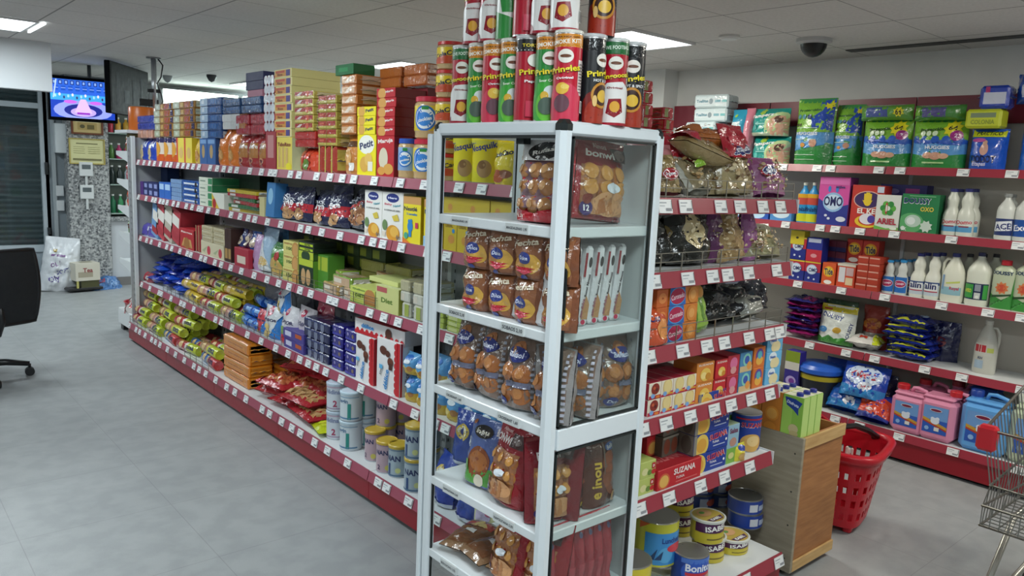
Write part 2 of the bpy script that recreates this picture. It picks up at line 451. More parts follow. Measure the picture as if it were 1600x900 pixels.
# ================================================================ lamps in the ceiling (thing + its own light)
for i, (lx, ly) in enumerate(PANELS):
    seen = {1: 'beside the dark dome camera', 0: 'over the doorway side of the floor', 2: 'half way down the room beyond the biscuit boxes', 3: 'near the far wall above the biscuit shelving'}.get(i)
    t = empty('ceiling_light', (lx, ly, CEIL - .012), 0, 'square white ceiling panel light, ' + (seen or 'one of the row outside the picture'), 'ceiling light', 'ceiling panel lights')
    fr = MB()
    for a in (-1, 1):
        fr.box(-.3, .3, a * .292 - .008, a * .292 + .008, -.004, .01, ('#d8dadb', 'p')); fr.box(a * .292 - .008, a * .292 + .008, -.284, .284, -.004, .01, ('#d8dadb', 'p'))
    link('frame', fr, t)
    link('diffuser', MB().box(-.284, .284, -.284, .284, .002, .008, M('#f4fbff', 'p', 6)), t)
    if i == 0: link('light_strip', MB().box(.33, .345, -.28, .28, -.004, .006, M('#f4fbff', 'p', 3)), t)
    l = bpy.data.lights.new('panel_light', 'AREA'); l.shape = 'SQUARE'; l.size = .55; l.energy = LAMP_W; l.color = LAMP_COL[lx > 3 and ly < 7]
    lo = bpy.data.objects.new('panel_light', l); COL.objects.link(lo); lo.parent = t; lo.location = (0, 0, -.008)

# ================================================================ room shell
def floor_nodes(nt, b, tc):
    sp = nt.nodes.new('ShaderNodeSeparateXYZ'); nt.links.new(tc.outputs['Object'], sp.inputs[0])
    n1 = noise_tex(nt, tc.outputs['Object'], 420, 2); n2 = noise_tex(nt, tc.outputs['Object'], 1.3, 5); n3 = noise_tex(nt, tc.outputs['Object'], 9, 4)
    c = ramp(nt, n1, [(.35, '#878b8e'), (.65, '#a6a9ab')])
    c = mix(nt, .35, c, ramp(nt, n2, [(.3, '#85898b'), (.7, '#a2a5a6')])); c = mix(nt, .12, c, ramp(nt, n3, [(.4, '#77766f'), (.6, '#c0bfb9')]))
    def line(sock, off):
        a = nt.nodes.new('ShaderNodeMath'); a.operation = 'PINGPONG'; a.inputs[1].default_value = .3
        s = nt.nodes.new('ShaderNodeMath'); s.operation = 'ADD'; s.inputs[1].default_value = off; nt.links.new(sock, s.inputs[0]); nt.links.new(s.outputs[0], a.inputs[0])
        l = nt.nodes.new('ShaderNodeMath'); l.operation = 'LESS_THAN'; l.inputs[1].default_value = .0018; nt.links.new(a.outputs[0], l.inputs[0]); return l.outputs[0]
    m = nt.nodes.new('ShaderNodeMath'); m.operation = 'MAXIMUM'; nt.links.new(line(sp.outputs[0], .13), m.inputs[0]); nt.links.new(line(sp.outputs[1], .05), m.inputs[1])
    m2 = nt.nodes.new('ShaderNodeMath'); m2.operation = 'MULTIPLY'; m2.inputs[1].default_value = .3; nt.links.new(m.outputs[0], m2.inputs[0])
    c = mix(nt, m2.outputs[0], c, '#5c5b58'); nt.links.new(c, b.inputs['Base Color'])
    rr = nt.nodes.new('ShaderNodeMapRange'); rr.inputs['To Min'].default_value = .34; rr.inputs['To Max'].default_value = .55; nt.links.new(n2, rr.inputs['Value']); nt.links.new(rr.outputs[0], b.inputs['Roughness'])
def ceil_nodes(nt, b, tc):
    sp = nt.nodes.new('ShaderNodeSeparateXYZ'); nt.links.new(tc.outputs['Object'], sp.inputs[0])
    def line(sock, off, wd):
        s = nt.nodes.new('ShaderNodeMath'); s.operation = 'ADD'; s.inputs[1].default_value = off; nt.links.new(sock, s.inputs[0])
        a = nt.nodes.new('ShaderNodeMath'); a.operation = 'PINGPONG'; a.inputs[1].default_value = .3; nt.links.new(s.outputs[0], a.inputs[0])
        l = nt.nodes.new('ShaderNodeMath'); l.operation = 'LESS_THAN'; l.inputs[1].default_value = wd; nt.links.new(a.outputs[0], l.inputs[0]); return l.outputs[0]
    m = nt.nodes.new('ShaderNodeMath'); m.operation = 'MAXIMUM'
    nt.links.new(line(sp.outputs[0], -3.467 + 6, .005), m.inputs[0]); nt.links.new(line(sp.outputs[1], -3.04 + 6, .003), m.inputs[1])
    n1 = noise_tex(nt, tc.outputs['Object'], 60, 3); n2 = noise_tex(nt, tc.outputs['Object'], .8, 3)
    c = ramp(nt, n1, [(.3, '#c4c2bf'), (.7, '#d2d0cd')]); c = mix(nt, .3, c, ramp(nt, n2, [(.3, '#bab6b2'), (.7, '#d4d2cf')]))
    c = mix(nt, m.outputs[0], c, '#858483'); nt.links.new(c, b.inputs['Base Color'])
FLOOR = nodes_mat('vinyl_floor', floor_nodes); CEILM = nodes_mat('ceiling_tiles', ceil_nodes, .9)
def wall_nodes(c0, c1):
    def f(nt, b, tc): nt.links.new(ramp(nt, noise_tex(nt, tc.outputs['Object'], 3, 6), [(.3, c0), (.7, c1)]), b.inputs['Base Color'])
    return f
WALLM = nodes_mat('painted_wall', wall_nodes('#d0d2d2', '#dcdedd'), .8)
def granite(nt, b, tc):
    v = nt.nodes.new('ShaderNodeTexVoronoi'); v.inputs['Scale'].default_value = 55; nt.links.new(tc.outputs['Object'], v.inputs['Vector'])
    c = ramp(nt, v.outputs['Color'], [(.2, '#3f4348'), (.45, '#8a8e90'), (.75, '#c3c5c4')]); c = mix(nt, .35, c, ramp(nt, noise_tex(nt, tc.outputs['Object'], 35, 3), [(.4, '#565b60'), (.6, '#b8baba')]))
    nt.links.new(c, b.inputs['Base Color'])
GRAN = nodes_mat('speckled_granite', granite, .3)
def ply(c0, c1):
    def f(nt, b, tc):
        mp = nt.nodes.new('ShaderNodeMapping'); mp.inputs['Scale'].default_value = (3, 3, 26); nt.links.new(tc.outputs['Object'], mp.inputs[0])
        n = noise_tex(nt, mp.outputs[0], 2.2, 6); nt.links.new(ramp(nt, n, [(.25, c0), (.75, c1)]), b.inputs['Base Color'])
    return f
PLY_IN = nodes_mat('plywood_face', ply('#8f5c34', '#b27c4b'), .55); PLY_ED = nodes_mat('pine_batten', ply('#b58e58', '#d0ae78'), .6); PLY_SHADE = nodes_mat('shaded_ply', ply('#8d8371', '#a59b87'), .6)  # the grey copy puts the shade of the box's left face into colour

struct('floor', MB().box(-4.2, 5.3, -4.2, 10.6, -.1, 0, FLOOR))
struct('ceiling', MB().box(-4.2, 5.3, -4.2, 10.6, CEIL, CEIL + .1, CEILM))
struct('wall_right', MB().box(5.1, 5.3, -4.2, 10.6, 0, CEIL, WALLM))
struct('wall_left', MB().box(-4.4, -4.2, -4.2, 10.6, 0, CEIL, WALLM))
struct('wall_near', MB().box(-4.2, 5.1, -4.4, -4.2, 0, CEIL, WALLM))
struct('wall_far', MB().box(-4.2, -.4, 10.3, 10.5, 0, CEIL, WALLM).box(-.4, 1.95, 10.3, 10.5, 2.06, CEIL, WALLM).box(1.95, 5.1, 10.3, 10.5, 0, CEIL, WALLM))
struct('wall_pilaster', MB().box(4.93, 5.1, 3.95, 4.4, 0, CEIL, WALLM))
struct('trim_1', MB().box(4.78, 4.86, -4.2, 2.44, CEIL - .006, CEIL + .01, ('#3e4040', 'r')))     # vent slot by the wall
struct('wall_bulkhead', MB().box(-1.2, 1.35, 7.22, 7.34, 2.045, CEIL, ('#cfd3d6', 'w')))
# granite column and the recess beside it
struct('wall_column', MB().box(1.99, 2.42, 10.02, 10.3, 0, 2.05, GRAN, .006).box(1.99, 2.42, 10.02, 10.3, 2.05, CEIL, ('#70777c', 'w')))
struct('trim_2', MB().box(1.8, 1.99, 10.2, 10.3, 0, 2.35, ('#7d868c', 'w')).box(1.86, 1.9, 10.17, 10.2, 0, 2.1, ('#9aa3a8', 'p')))
struct('baseboard_far', MB().box(2.42, 5.1, 10.07, 10.12, 0, .1, ('#7c7a78', 'c')))
# shutter door: white aluminium frame, slatted dark shutter behind the glass, white lower panel
dr = MB()
for x0, x1 in ((-.4, -.32), (.66, .74), (1.76, 1.84)): dr.box(x0, x1, 10.2, 10.28, 0, 2.3, ('#aeb8bf', 'p'), .004)
for x0, x1 in ((-.32, .66), (.74, 1.76)):
    dr.box(x0, x1, 10.21, 10.27, 2.03, 2.09, ('#aeb8bf', 'p')); dr.box(x0, x1, 10.21, 10.27, .42, .5, ('#aeb8bf', 'p')); dr.box(x0, x1, 10.23, 10.26, .02, .42, ('#98a3ab', 'p'))
    for k in range(9): dr.box(x0 + .05 + k * .105, x0 + .055 + k * .105, 10.225, 10.23, .06, .4, ('#7f8b94', 'p'))
do = struct('door_1', dr)
sl = MB()
for x0, x1 in ((-.32, .66), (.74, 1.76)):
    for k in range(31): sl.prism([(10.262, .5 + k * .058), (10.25, .53 + k * .058), (10.262, .556 + k * .058), (10.272, .528 + k * .058)], x0, x1, ('#39454b', 'p'))
sl.v = [(y, x, z) for x, y, z in sl.v]; sl.f = [f[::-1] for f in sl.f]
link('shutter', sl, do)
link('door_handle', MB().box(1.79, 1.82, 10.15, 10.2, 1.3, 1.44, ('#22272a', 'p'), .004).box(1.79, 1.82, 10.15, 10.2, .62, .7, ('#22272a', 'p'), .004), do)
gl = MB()
for x0, x1 in ((-.32, .66), (.74, 1.76)): gl.box(x0, x1, 10.235, 10.24, .5, 2.03, GLASS).box(x0, x1, 10.235, 10.24, 2.09, 2.3, GLASS)
link('pane', gl, do)
# counter and lit shelves right of the column
ct = empty('service_counter', (3.2, 10.17, 0), 0, 'white counter with granite top against the far wall beside the granite column', 'counter')
link('counter_body', MB().box(-.77, -.33, -.1, .1, .1, .78, ('#c9ced3', 'p'), .003), ct)
link('counter_top', MB().box(-.78, -.32, -.15, .1, .78, .83, GRAN, .004), ct)
wsh = empty('wall_shelf', (2.7, 10.28, 0), 0, 'glass display shelves above the counter holding small bottles and packets', 'shelf')
link('back_panel', MB().box(-.27, .17, -.02, 0, .84, 2.1, ('#6e7f78', 'p')), wsh)
for z in (.86, 1.2, 1.5, 1.8): link('shelf_board', MB().box(-.27, .17, -.24, -.02, z, z + .012, ('#9fb5ac', 'p')), wsh)
rnd = random.Random(5)
for z, cols in ((.872, ['#1f6e4a', '#2f8a55', '#dfe6e2', '#c77f2f', '#20262c']), (1.212, ['#1c2b2a', '#24302f', '#b9c9d0', '#1c2b2a']), (1.512, ['#4d7a37', '#b02a63', '#b02a63', '#a73b52']), (1.812, ['#c1314a', '#d3a03a', '#c7992f', '#b9a24a'])):
    for i, c in enumerate(cols):
        h = .2 if z < 1.3 else .16; mb = MB().lathe([(.03, 0), (.032, .01), (.032, h * .7), (.014, h * .85), (.014, h)], (c, 'p'), 12)
        o = link('toiletry_bottle', mb); o.location = (2.47 + i * .085, 10.12, z)
        tag(o, 'small %s bottle on the %s glass shelf beyond the granite column, %s along' % ({0: 'green', 1: 'dark', 2: 'pink', 3: 'red and gold'}[[.872, 1.212, 1.512, 1.812].index(z)], {.872: 'lowest', 1.212: 'second', 1.512: 'third', 1.812: 'top'}[z], ORD[i]), 'bottle', 'bottles on the far glass shelves')
        link('cap', MB().lathe([(.016, h), (.016, h + .02)], ('#e8e8e4', 'p'), 10), o)
# bright far corner: tall white cold cabinets
for k in range(2):
    fx = 3.4 + k * .95
    f = empty('refrigerator', (fx, 10.0, 0), 0, 'tall white lit drinks refrigerator by the far wall, ' + ('the one beside the counter' if k == 0 else 'the one in the corner'), 'refrigerator', 'refrigerators by the far wall')
    link('cabinet', MB().box(-.45, .45, -.25, .25, 0, 2.34, ('#e6ecec', 'p'), .01), f)
    link('sign_panel', MB().box(-.44, .44, -.27, -.25, 1.95, 2.345, M('#eafff6', 'p', 5)), f)  # glowing panel added to brighten the dull far corner
    link('door', MB().box(-.37, .37, -.275, -.25, .15, 1.7, ('#33423f', 'p'), .006), f)

# ================================================================ things by the doorway
def tv(loc, yaw, label, on, w=.62, h=.42):
    t = empty('television', loc, R_(yaw), label, 'television')
    mb = MB().box(-w / 2, w / 2, 0, .05, -h / 2, h / 2, ('#0c0d10', 'd'), .006).box(-w / 2 + .1, w / 2 - .1, .05, .09, -h / 2 + .06, h / 2 - .06, ('#17181b', 'p'), .01)
    if not on:
        for k in range(8): mb.box(-.2 + k * .05, -.185 + k * .05, .09, .093, -.1, .1, ('#2b2c30', 'p'))
    link('casing', mb, t)
    s = MB(); W, H = w - .05, h - .06
    mp = lambda u, v, o: (u - W / 2, -o, v - H / 2)
    if on:
        E = 1.15
        col = lambda c: M(c, 'p', E)
        A = [('r', 0, 0, 1, 1, col('#1b3fae')), ('r', 0, .55, 1, 1, col('#2f62c9')), ('r', 0, .45, 1, .62, col('#3fa0dd')), ('o', .5, .2, .46, .38, col('#8f9be0')), ('o', .5, .2, .3, .38, col('#1f2a86')),
             ('o', .5, .16, .2, .4, col('#b9a0e8')), ('p', [(.36, .14), (.64, .14), (.54, .5), (.46, .5)], col('#d7b4ef')), ('r', .4, .1, .6, .15, col('#8d2fb0'))]
        A += [('o', x, y, .1, .3, col('#c562d8')) for x, y in ((.3, .42), (.7, .42))]
        for k in range(11):
            x = .04 + k * .09; A.append(('r', x, .86, x + .05, .97, col('#0c1a55'))); A.append(('r', x + .01, .88, x + .04, .95, col('#86a8ef')))
        for k in range(9):
            x = .05 + k * .11; A.append(('r', x, .7, x + .07, .82, col('#1d4fb0'))); A.append(('r', x, .76, x + .07, .77, col('#a9c6ff')))
        for k in range(14): A.append(('o', .07 + k * .066, .56 + .04 * math.sin(k * 2.1), .016, 1.6, col(['#9fd0ee', '#e8d9e2', '#37406b'][k % 3])))
        for k in (-1, 1): A.append(('p', [(.5 + k * .4, .98), (.5 + k * .42, .98), (.5 + k * .47, .5), (.5 + k * .45, .5)], col('#b6cdf5')))
        s.box(-W / 2, W / 2, -.001, .001, -H / 2, H / 2, col('#1b3fae')); s.art(mp, W, H, A, off=.0016, step=.0006)
    else: s.box(-W / 2, W / 2, -.002, .001, -H / 2, H / 2, ('#14171c', 'd')).art(mp, W, H, [('r', .12, .1, .2, .86, '#23272d'), ('r', .32, .2, .46, .5, '#2b3036'), ('r', .55, .15, .7, .75, '#1d2127'), ('r', .78, .1, .84, .86, '#262a30')], 'd', off=.003)
    link('screen', s, t); return t
def lath_tube(pts, r, col, fin='m'): return MB().tube(pts, r, (col, fin), 10)
tv((1.865, 8.6, 2.08), -6, 'flat television lit with a blue studio show, hung by the granite column', True, .6, .42)
arm = MB().tube([(1.95, 8.7, CEIL), (1.95, 8.7, 2.1)], .018, ('#5d6064', 'm'))
tag(link('ceiling_bracket', arm), 'thin metal ceiling bracket behind the lit television', 'bracket')
t2 = tv((2.17, 8.12, 2.165), 55, 'switched-off black television seen at an angle on the ceiling pole', False, .95, .46)
pole = empty('ceiling_pole', (2.16, 7.36, CEIL), 0, 'shiny steel pole with hanging black cables beside the dark television', 'pole')
link('tube', MB().tube([(0, 0, 0), (0, 0, -.46)], .022, ('#b9bcc0', 'm'), 12).lathe([(.06, -.012), (.06, 0)], ('#8d9094', 'm'), 16), pole)
link('cable', MB().tube([(.03, 0, 0), (.07, -.02, -.06), (.06, 0, -.16), (.02, -.02, -.22), (.05, -.02, -.3), (.07, 0, -.37), (.04, 0, -.44)], .006, ('#111214', 'p'), 6), pole)
link('bracket', MB().box(-.12, .03, -.012, .012, -.42, -.36, ('#2a2b2e', 'm')).box(-.05, .05, -.02, .02, -.3, -.27, ('#2a2b2e', 'm')), pole)
def framed(name, x, z, w, h, y, fcol, pcol, label, cat, els, wide=.02):
    t = empty(name, (x, y, z), 0, label, cat)
    f = MB()
    for a, b, c, d in ((-w / 2, w / 2, h / 2 - wide, h / 2), (-w / 2, w / 2, -h / 2, -h / 2 + wide), (-w / 2, -w / 2 + wide, -h / 2 + wide, h / 2 - wide), (w / 2 - wide, w / 2, -h / 2 + wide, h / 2 - wide)):
        f.box(a, b, -.02, 0, c, d, (fcol, 'p'), .003)
    link('frame', f, t)
    p = MB().box(-w / 2 + wide, w / 2 - wide, -.008, -.002, -h / 2 + wide, h / 2 - wide, (pcol, 'c'))
    p.art(lambda u, v, o: (u - w / 2, -.008 - o, v - h / 2), w, h, els, off=.001, step=.0006); link('sheet', p, t)
framed('picture', 2.2, 1.87, .33, .2, 10.01, '#6b3a24', '#c9b27a', 'small gold picture in a brown wooden frame on the granite column', 'picture', [('r', .2, .25, .8, .75, '#b39a5e'), ('o', .35, .45, .08, .8, '#5a5436'), ('r', .5, .3, .72, .55, '#6e6238'), ('r', .15, .68, .85, .74, '#e5d9a8')])
framed('certificate', 2.19, 1.58, .37, .29, 10.01, '#b7a557', '#d9d6a0', 'pale yellow certificate in a thin gold frame below the small picture', 'certificate', [('r', .2, .78, .8, .82, '#76744c')] + [('r', .12, .66 - k * .08, .42 + .02 * (k % 2), .675 - k * .08, '#9b9966') for k in range(4)] + [('r', .52, .66 - k * .08, .86, .675 - k * .08, '#9b9966') for k in range(4)] + [('r', .1, .15, .9, .22, '#7b7852')], .012)
for nm, z, lb in (('thermostat', 1.38, 'white wall control with grey display, just below the certificate'), ('thermostat', 1.12, 'white wall control with grey display, the lower of the two')):
    t = empty(nm, (2.17, 10.01, z), 0, lb, 'wall control', 'wall controls on the granite column')
    link('casing', MB().box(-.07, .07, -.03, 0, -.08, .08, ('#d9dddd', 'p'), .006).box(-.012, .012, -.02, 0, -.2, -.08, ('#cdd1d1', 'p')), t)
    link('display', MB().box(-.045, .045, -.033, -.03, .0, .05, ('#5c666a', 'p')), t)
for z in (.95, 1.12): tag(link('light_switch', MB().box(1.89, 1.97, 10.16, 10.2, z - .06, z + .06, ('#c8cdd0', 'p'), .006)), 'white switch plate beside the door frame, the ' + ('lower' if z < 1 else 'upper') + ' one', 'light switch', 'switches by the door')
tag(link('junction_box', MB().box(1.88, 2.0, 10.05, 10.18, 1.55, 1.88, ('#bfc6ca', 'p'), .008)), 'pale grey upright box fixed between door frame and granite column', 'junction box')

# bag of toilet rolls, carton and blue bag on the floor
bag = pouch(.42, .62, .26, '#d9dde2', [('t', 'Oly', .35, .22, .3, 0, 20, '#5b4a9a'), ('t', 'SOFT', .55, .38, .34, 0, 20, '#4a4a9a'), ('t', 'OLY', .35, .5, .3, 0, 20, '#7a4a8a'), ('r', .2, .64, .6, .68, '#8a6a9a'), ('o', .3, .75, .06, .8, '#b39a4a')], seed=9, crump=.016, lumps=[(.3, .2, .17, .03), (.68, .2, .17, .03), (.3, .42, .17, .03), (.68, .42, .17, .03), (.5, .62, .2, .03)], nu=24, nv=30, taper=.2)
o = link('toilet_paper_bag', bag); o.location = (1.82, 9.85, 0); o.rotation_euler = (R_(-6), R_(6), R_(-10)); tag(o, 'tall clear bag of white paper rolls on the floor by the door', 'paper roll bag')
t = empty('cardboard_box', (2.09, 9.72, 0), R_(8), 'small white printed carton standing on a black tray near the column', 'carton')
link('carton', cbox(.26, .2, .2, '#cfcabb', [('r', .1, .2, .7, .5, '#a39b87'), ('t', 'Tea', .5, .6, .4, 0, 0, '#8a3a3a')], T=[('r', .3, .3, .8, .8, '#8f8a72')]), t).location = (0, 0, .13)
link('tray', MB().box(-.2, .16, 0, .2, .02, .05, ('#202022', 'p'), .006).box(-.12, -.1, 0, .02, .05, .13, ('#b9b36a', 'p')).box(-.07, .12, .01, .18, .05, .13, ('#4a4a2a', 'c')), t)
o = link('plastic_bag', pouch(.42, .3, .2, '#4a7bb8', [('r', .1, .3, .5, .6, '#b8566a'), ('r', .55, .2, .9, .5, '#7fa6d6')], seed=21, crump=.03, nu=20, nv=16)); o.location = (2.32, 9.78, .0); o.rotation_euler = (R_(-50), 0, R_(10)); tag(o, 'crumpled blue and red plastic bag on the floor against the column', 'plastic bag')

# office chair cut by the edge of the picture
def office_chair():
    t = empty('office_chair', (.65, 6.28, 0), R_(-160), 'black mesh office chair on castors by the doorway', 'office chair')
    K = ('#15171a', 'p')
    sb = MB(); sb.grid(lambda u, v: ((u - .5) * .5, -.24 + v * .48, .47 + .012 * math.cos(u * 6.28) - .03 * max(0, v * 0 - .1)), 8, 8, ('#1a1c20', 'r')); sb.box(-.25, .25, -.24, .24, .4, .465, ('#1a1c20', 'r'), .03); link('seat', sb, t)
    bk = MB()
    def bf(u, v, o=0):
        a = (u - .5) * 2; wv = .25 - .03 * v * v; return (a * wv, .25 + .06 * v - .07 * (1 - a * a) * -1 * .3 + .05 * math.sin(v * 3) + o, .42 + v * .5)
    bk.grid(lambda u, v: bf(u, v), 12, 14, ('#1b1f23', 'r'), flip=True); bk.grid(lambda u, v: bf(u, v, .018), 12, 14, ('#1b1f23', 'r'))
    ring = [bf(i / 12, 0, .009) for i in range(13)] + [bf(1, j / 12, .009) for j in range(1, 13)] + [bf(1 - i / 12, 1, .009) for i in range(1, 13)] + [bf(0, 1 - j / 12, .009) for j in range(1, 12)]
    bk.tube(ring, .016, K, 8, True); link('backrest', bk, t)
    link('back_bar', MB().tube([(0, .1, .4), (0, .28, .36), (0, .33, .45), (0, .31, .6)], .022, K, 10), t)
    link('column', MB().lathe([(.03, .12), (.03, .3), (.02, .3), (.02, .4), (.09, .41), (.09, .43)], K, 16), t)
    for s in (-1, 1): link('armrest', MB().tube([(s * .24, .12, .42), (s * .31, .12, .44), (s * .31, .08, .62)], .014, K, 8).box(s * .31 - .035, s * .31 + .035, -.13, .13, .62, .65, K, .012), t)
    for k in range(5):
        a = R_(72 * k + 10); c, s = math.cos(a), math.sin(a)
        l = link('leg', MB().tube([(0, 0, .12), (c * .16, s * .16, .11), (c * .3, s * .3, .085)], [.03, .024, .018], K, 8), t)
        link('castor', MB().tube([(c * .3, s * .3, .085), (c * .3, s * .3, .05)], .01, K, 8).tube([(c * .3 - s * .024, s * .3 + c * .024, .03), (c * .3 - s * .006, s * .3 + c * .006, .03)], .03, K, 14).tube([(c * .3 + s * .024, s * .3 - c * .024, .03), (c * .3 + s * .006, s * .3 - c * .006, .03)], .03, K, 14), l)
office_chair()

# ceiling fittings
t = empty('dome_camera', (4.34, 2.41, CEIL), 0, 'dark glass dome camera on a white ring under the ceiling', 'security camera')
link('mounting_ring', MB().lathe([(.1, 0), (.1, -.02), (.075, -.03)], ('#b9babb', 'p'), 24), t)
link('dome', MB().lathe([(.074, -.028)] + [(.074 * math.cos(a), -.028 - .074 * math.sin(a)) for a in (.3, .6, .9, 1.2, 1.5)], ('#0d0f12', 'p'), 24), t)
tag(link('smoke_detector', MB().lathe([(.06, CEIL), (.06, CEIL - .012), (.045, CEIL - .022)], ('#c9cac9', 'p'), 20, c=(3.98, 2.74))), 'flat round pale ceiling vent between panel light and dome camera', 'ceiling vent')
for i, (x, y) in enumerate(((3.0, 8.3), (2.75, 8.9))):
    o = link('security_camera', MB().lathe([(.05, 0), (.05, -.02), (.03, -.06), (.001, -.075)], ('#33363a' if i == 0 else '#8a8f90', 'p'), 16)); o.location = (x, y, CEIL); tag(o, ('dark' if i == 0 else 'grey') + ' small ceiling camera far beyond the biscuit shelving', 'security camera')
# ================================================================ shop shelving
RAIL = M('#98303f', 'p'); RAILG = M('#9c4a5c', 'p'); WHT = M('#dcdfe0', 'p'); KICK = M('#8e1322', 'p'); TAGW = M('#e6e8e8', 'p'); BACKP = M('#a8a9aa', 'c')
def tag_mesh():
    mb = MB().box(-.031, .031, -.002, .001, -.0205, .0205, TAGW)
    mb.art(lambda u, v, o: (u - .031, -.002 - o, v - .0205), .062, .041, [('r', .06, .72, .6, .8, '#9aa0a6'), ('r', .06, .5, .45, .56, '#b0b5ba'), ('r', .5, .16, .92, .36, '#8f9298'), ('r', .94, .3, .98, .95, '#3a3a40')])
    return mb.mesh('price_tag')
TAG_ME = tag_mesh(); WIRE = M('#9a968c', 'm')
def shelf_part(root, a0, a1, dep0, dep1, z, rng, ntag, rail=RAIL, rh=.042, tags=True, name='shelf'):
    """local frame of the bay: x along, y deep, front towards -y; a0..a1 along, lip at dep0"""
    s = link(name, MB().box(a0 + .002, a1 - .002, dep0 + .008, dep1, z - .028, z, WHT, .002), root)
    r = MB(); r.add([(a0 + .003, dep0 + .006, z + .004), (a1 - .003, dep0 + .006, z + .004), (a1 - .003, dep0 - .006, z - rh), (a0 + .003, dep0 - .006, z - rh),
                     (a0 + .003, dep0 + .01, z + .004), (a1 - .003, dep0 + .01, z + .004), (a1 - .003, dep0 + .004, z - rh), (a0 + .003, dep0 + .004, z - rh)],
                    [(3, 2, 1, 0), (0, 1, 5, 4), (4, 5, 6, 7), (7, 6, 2, 3), (1, 2, 6, 5), (4, 7, 3, 0)], rail)
    link('price_rail', r, s)
    if tags:
        L = a1 - a0; x = a0 + .05 + rng.random() * .05
        while x < a1 - .03:
            p = link('price_tag', TAG_ME, s); p.location = (x, dep0 - .0032, z - rh / 2 + .001); p.rotation_euler = (R_(-15), 0, 0)
            x += L / ntag * (.55 + .9 * rng.random()) + .01
            if rng.random() < .25: x -= L / ntag * .25
    return s
def fence(s, a0, a1, y, z, h=.055):
    mb = MB()
    for zz in (z + .008, z + h * .55, z + h): mb.tube([(a0, y, zz), (a1, y, zz)], .0016, WIRE, 4)
    n = max(2, int((a1 - a0) / .1))
    for k in range(n + 1): x = a0 + (a1 - a0) * k / n; mb.tube([(x, y, z), (x, y, z + h)], .0022, WIRE, 4)
    for x in (a0, a1): mb.tube([(x, y, z + h), (x, y + .12, z + h)], .0016, WIRE, 4)
    link('wire_fence', mb, s)
def upright(root, x, y, z0, z1, w=.03, d=.05, slots=True):
    mb = MB().box(x - w / 2, x + w / 2, y, y + d, z0, z1, ('#d6dadb', 'p'), .002)
    if slots:
        els = []; n = int((z1 - z0 - .05) / .05)
        for k in range(n):
            v = (k + .7) / (n + 1); els += [('r', .22, v - .16 / n, .36, v + .16 / n, '#2d3033'), ('r', .64, v - .16 / n, .78, v + .16 / n, '#2d3033')]
        mb.art(lambda u, v, o: (x - w / 2 + u, y - o, z0 + v), w, z1 - z0, els)
        mb.art(lambda u, v, o: (x + w / 2 + o, y + u, z0 + v), d, z1 - z0, els)
    return link('upright', mb, root)

GX, GB = 1.908, 1.806          # lips of the biscuit gondola: shelves, base
GZ = [1.536, 1.248, .903, .508]; GBZ = .16
SPINE = 2.27
rng = random.Random(11)
bay_word = ['at its doorway end', 'second from the doorway', 'in the middle', 'fourth from the doorway', 'beside the glass display case']
for k in range(5):
    yc = 7.04 - k - .5
    t = empty('shelving_bay', (GX, yc, 0), R_(-90), 'shelving bay with red base panel in the long biscuit run, ' + bay_word[k], 'shelving', 'bays of the biscuit shelving')
    # local: x = along (world -y), y = deep (world +x)
    link('back_panel', MB().box(-.5, .5, SPINE - GX - .01, SPINE - GX + .01, .05, 1.62, BACKP), t)
    upright(t, -.485, SPINE - GX - .04, 0, 1.62)
    for i, z in enumerate(GZ):
        s = shelf_part(t, -.5, .5, 0, SPINE - GX - .012, z, rng, 7 if i < 3 else 6, RAILG)
        if i == 2 and k == 2: fence(s, .05, .5, .012, z)
        if i == 2 and k == 3: fence(s, -.5, .35, .012, z)
        if i == 3 and k in (1, 2): fence(s, -.5, .5 if k == 1 else .3, .012, z)
        if i == 3 and k == 0: fence(s, 0.1, .5, .012, z)
    s = shelf_part(t, -.5, .5, GB - GX, SPINE - GX - .012, GBZ, rng, 6, RAILG, name='base_shelf')
    if k in (0, 1): fence(s, -.48 if k == 0 else -.1, .38, GB - GX + .012, GBZ)
    link('base_panel', MB().box(-.499, .499, GB - GX + .004, GB - GX + .02, .022, .118, KICK, .002), t)
    link('plinth', MB().box(-.5, .5, GB - GX + .06, .36, 0, .03, ('#17181a', 'r')), t)
    # far side of the double run
    for i, z in enumerate(GZ[:1]): link('rear_shelf', MB().box(-.498, .498, SPINE - GX + .012, SPINE - GX + .34, z - .028, z, WHT, .002), t)
    for z in (.17, .508, .903): link('rear_shelf', MB().box(-.498, .498, SPINE - GX + .012, SPINE - GX + .36, z - .028, z, WHT), t)

# far end unit of the run, seen from its side
t = empty('shelving_end_unit', (SPINE - .02, 7.06, 0), R_(180), 'white end shelving seen edge-on at the doorway end of the biscuit run', 'shelving')
link('back_panel', MB().box(-.4, .4, -.02, 0, .03, 1.72, ('#9fa1a3', 'c')), t)
upright(t, .36, -.03, 0, 1.73, .03, .05).scale = (1, 1, 1)
for z in (1.6, 1.36, 1.13, .9, .66):
    b = link('shelf', MB().box(-.37, .37, -.38, -.02, z - .02, z, WHT, .002), t)
    link('bracket', MB().add([(.375, -.03, z - .09), (.375, -.03, z + .004), (.375, -.4, z + .004), (.375, -.4, z - .03), (.39, -.03, z - .09), (.39, -.03, z + .004), (.39, -.4, z + .004), (.39, -.4, z - .03)],
                             [(0, 1, 2, 3), (7, 6, 5, 4), (1, 5, 6, 2), (2, 6, 7, 3), (3, 7, 4, 0)], WHT), b)
link('base', MB().box(-.39, .39, -.5, -.02, .06, .2, WHT, .004), t)
link('foot', MB().box(.33, .37, -.5, -.42, 0, .06, ('#2a2b2d', 'p')).box(-.37, -.33, -.5, -.42, 0, .06, ('#2a2b2d', 'p')), t)

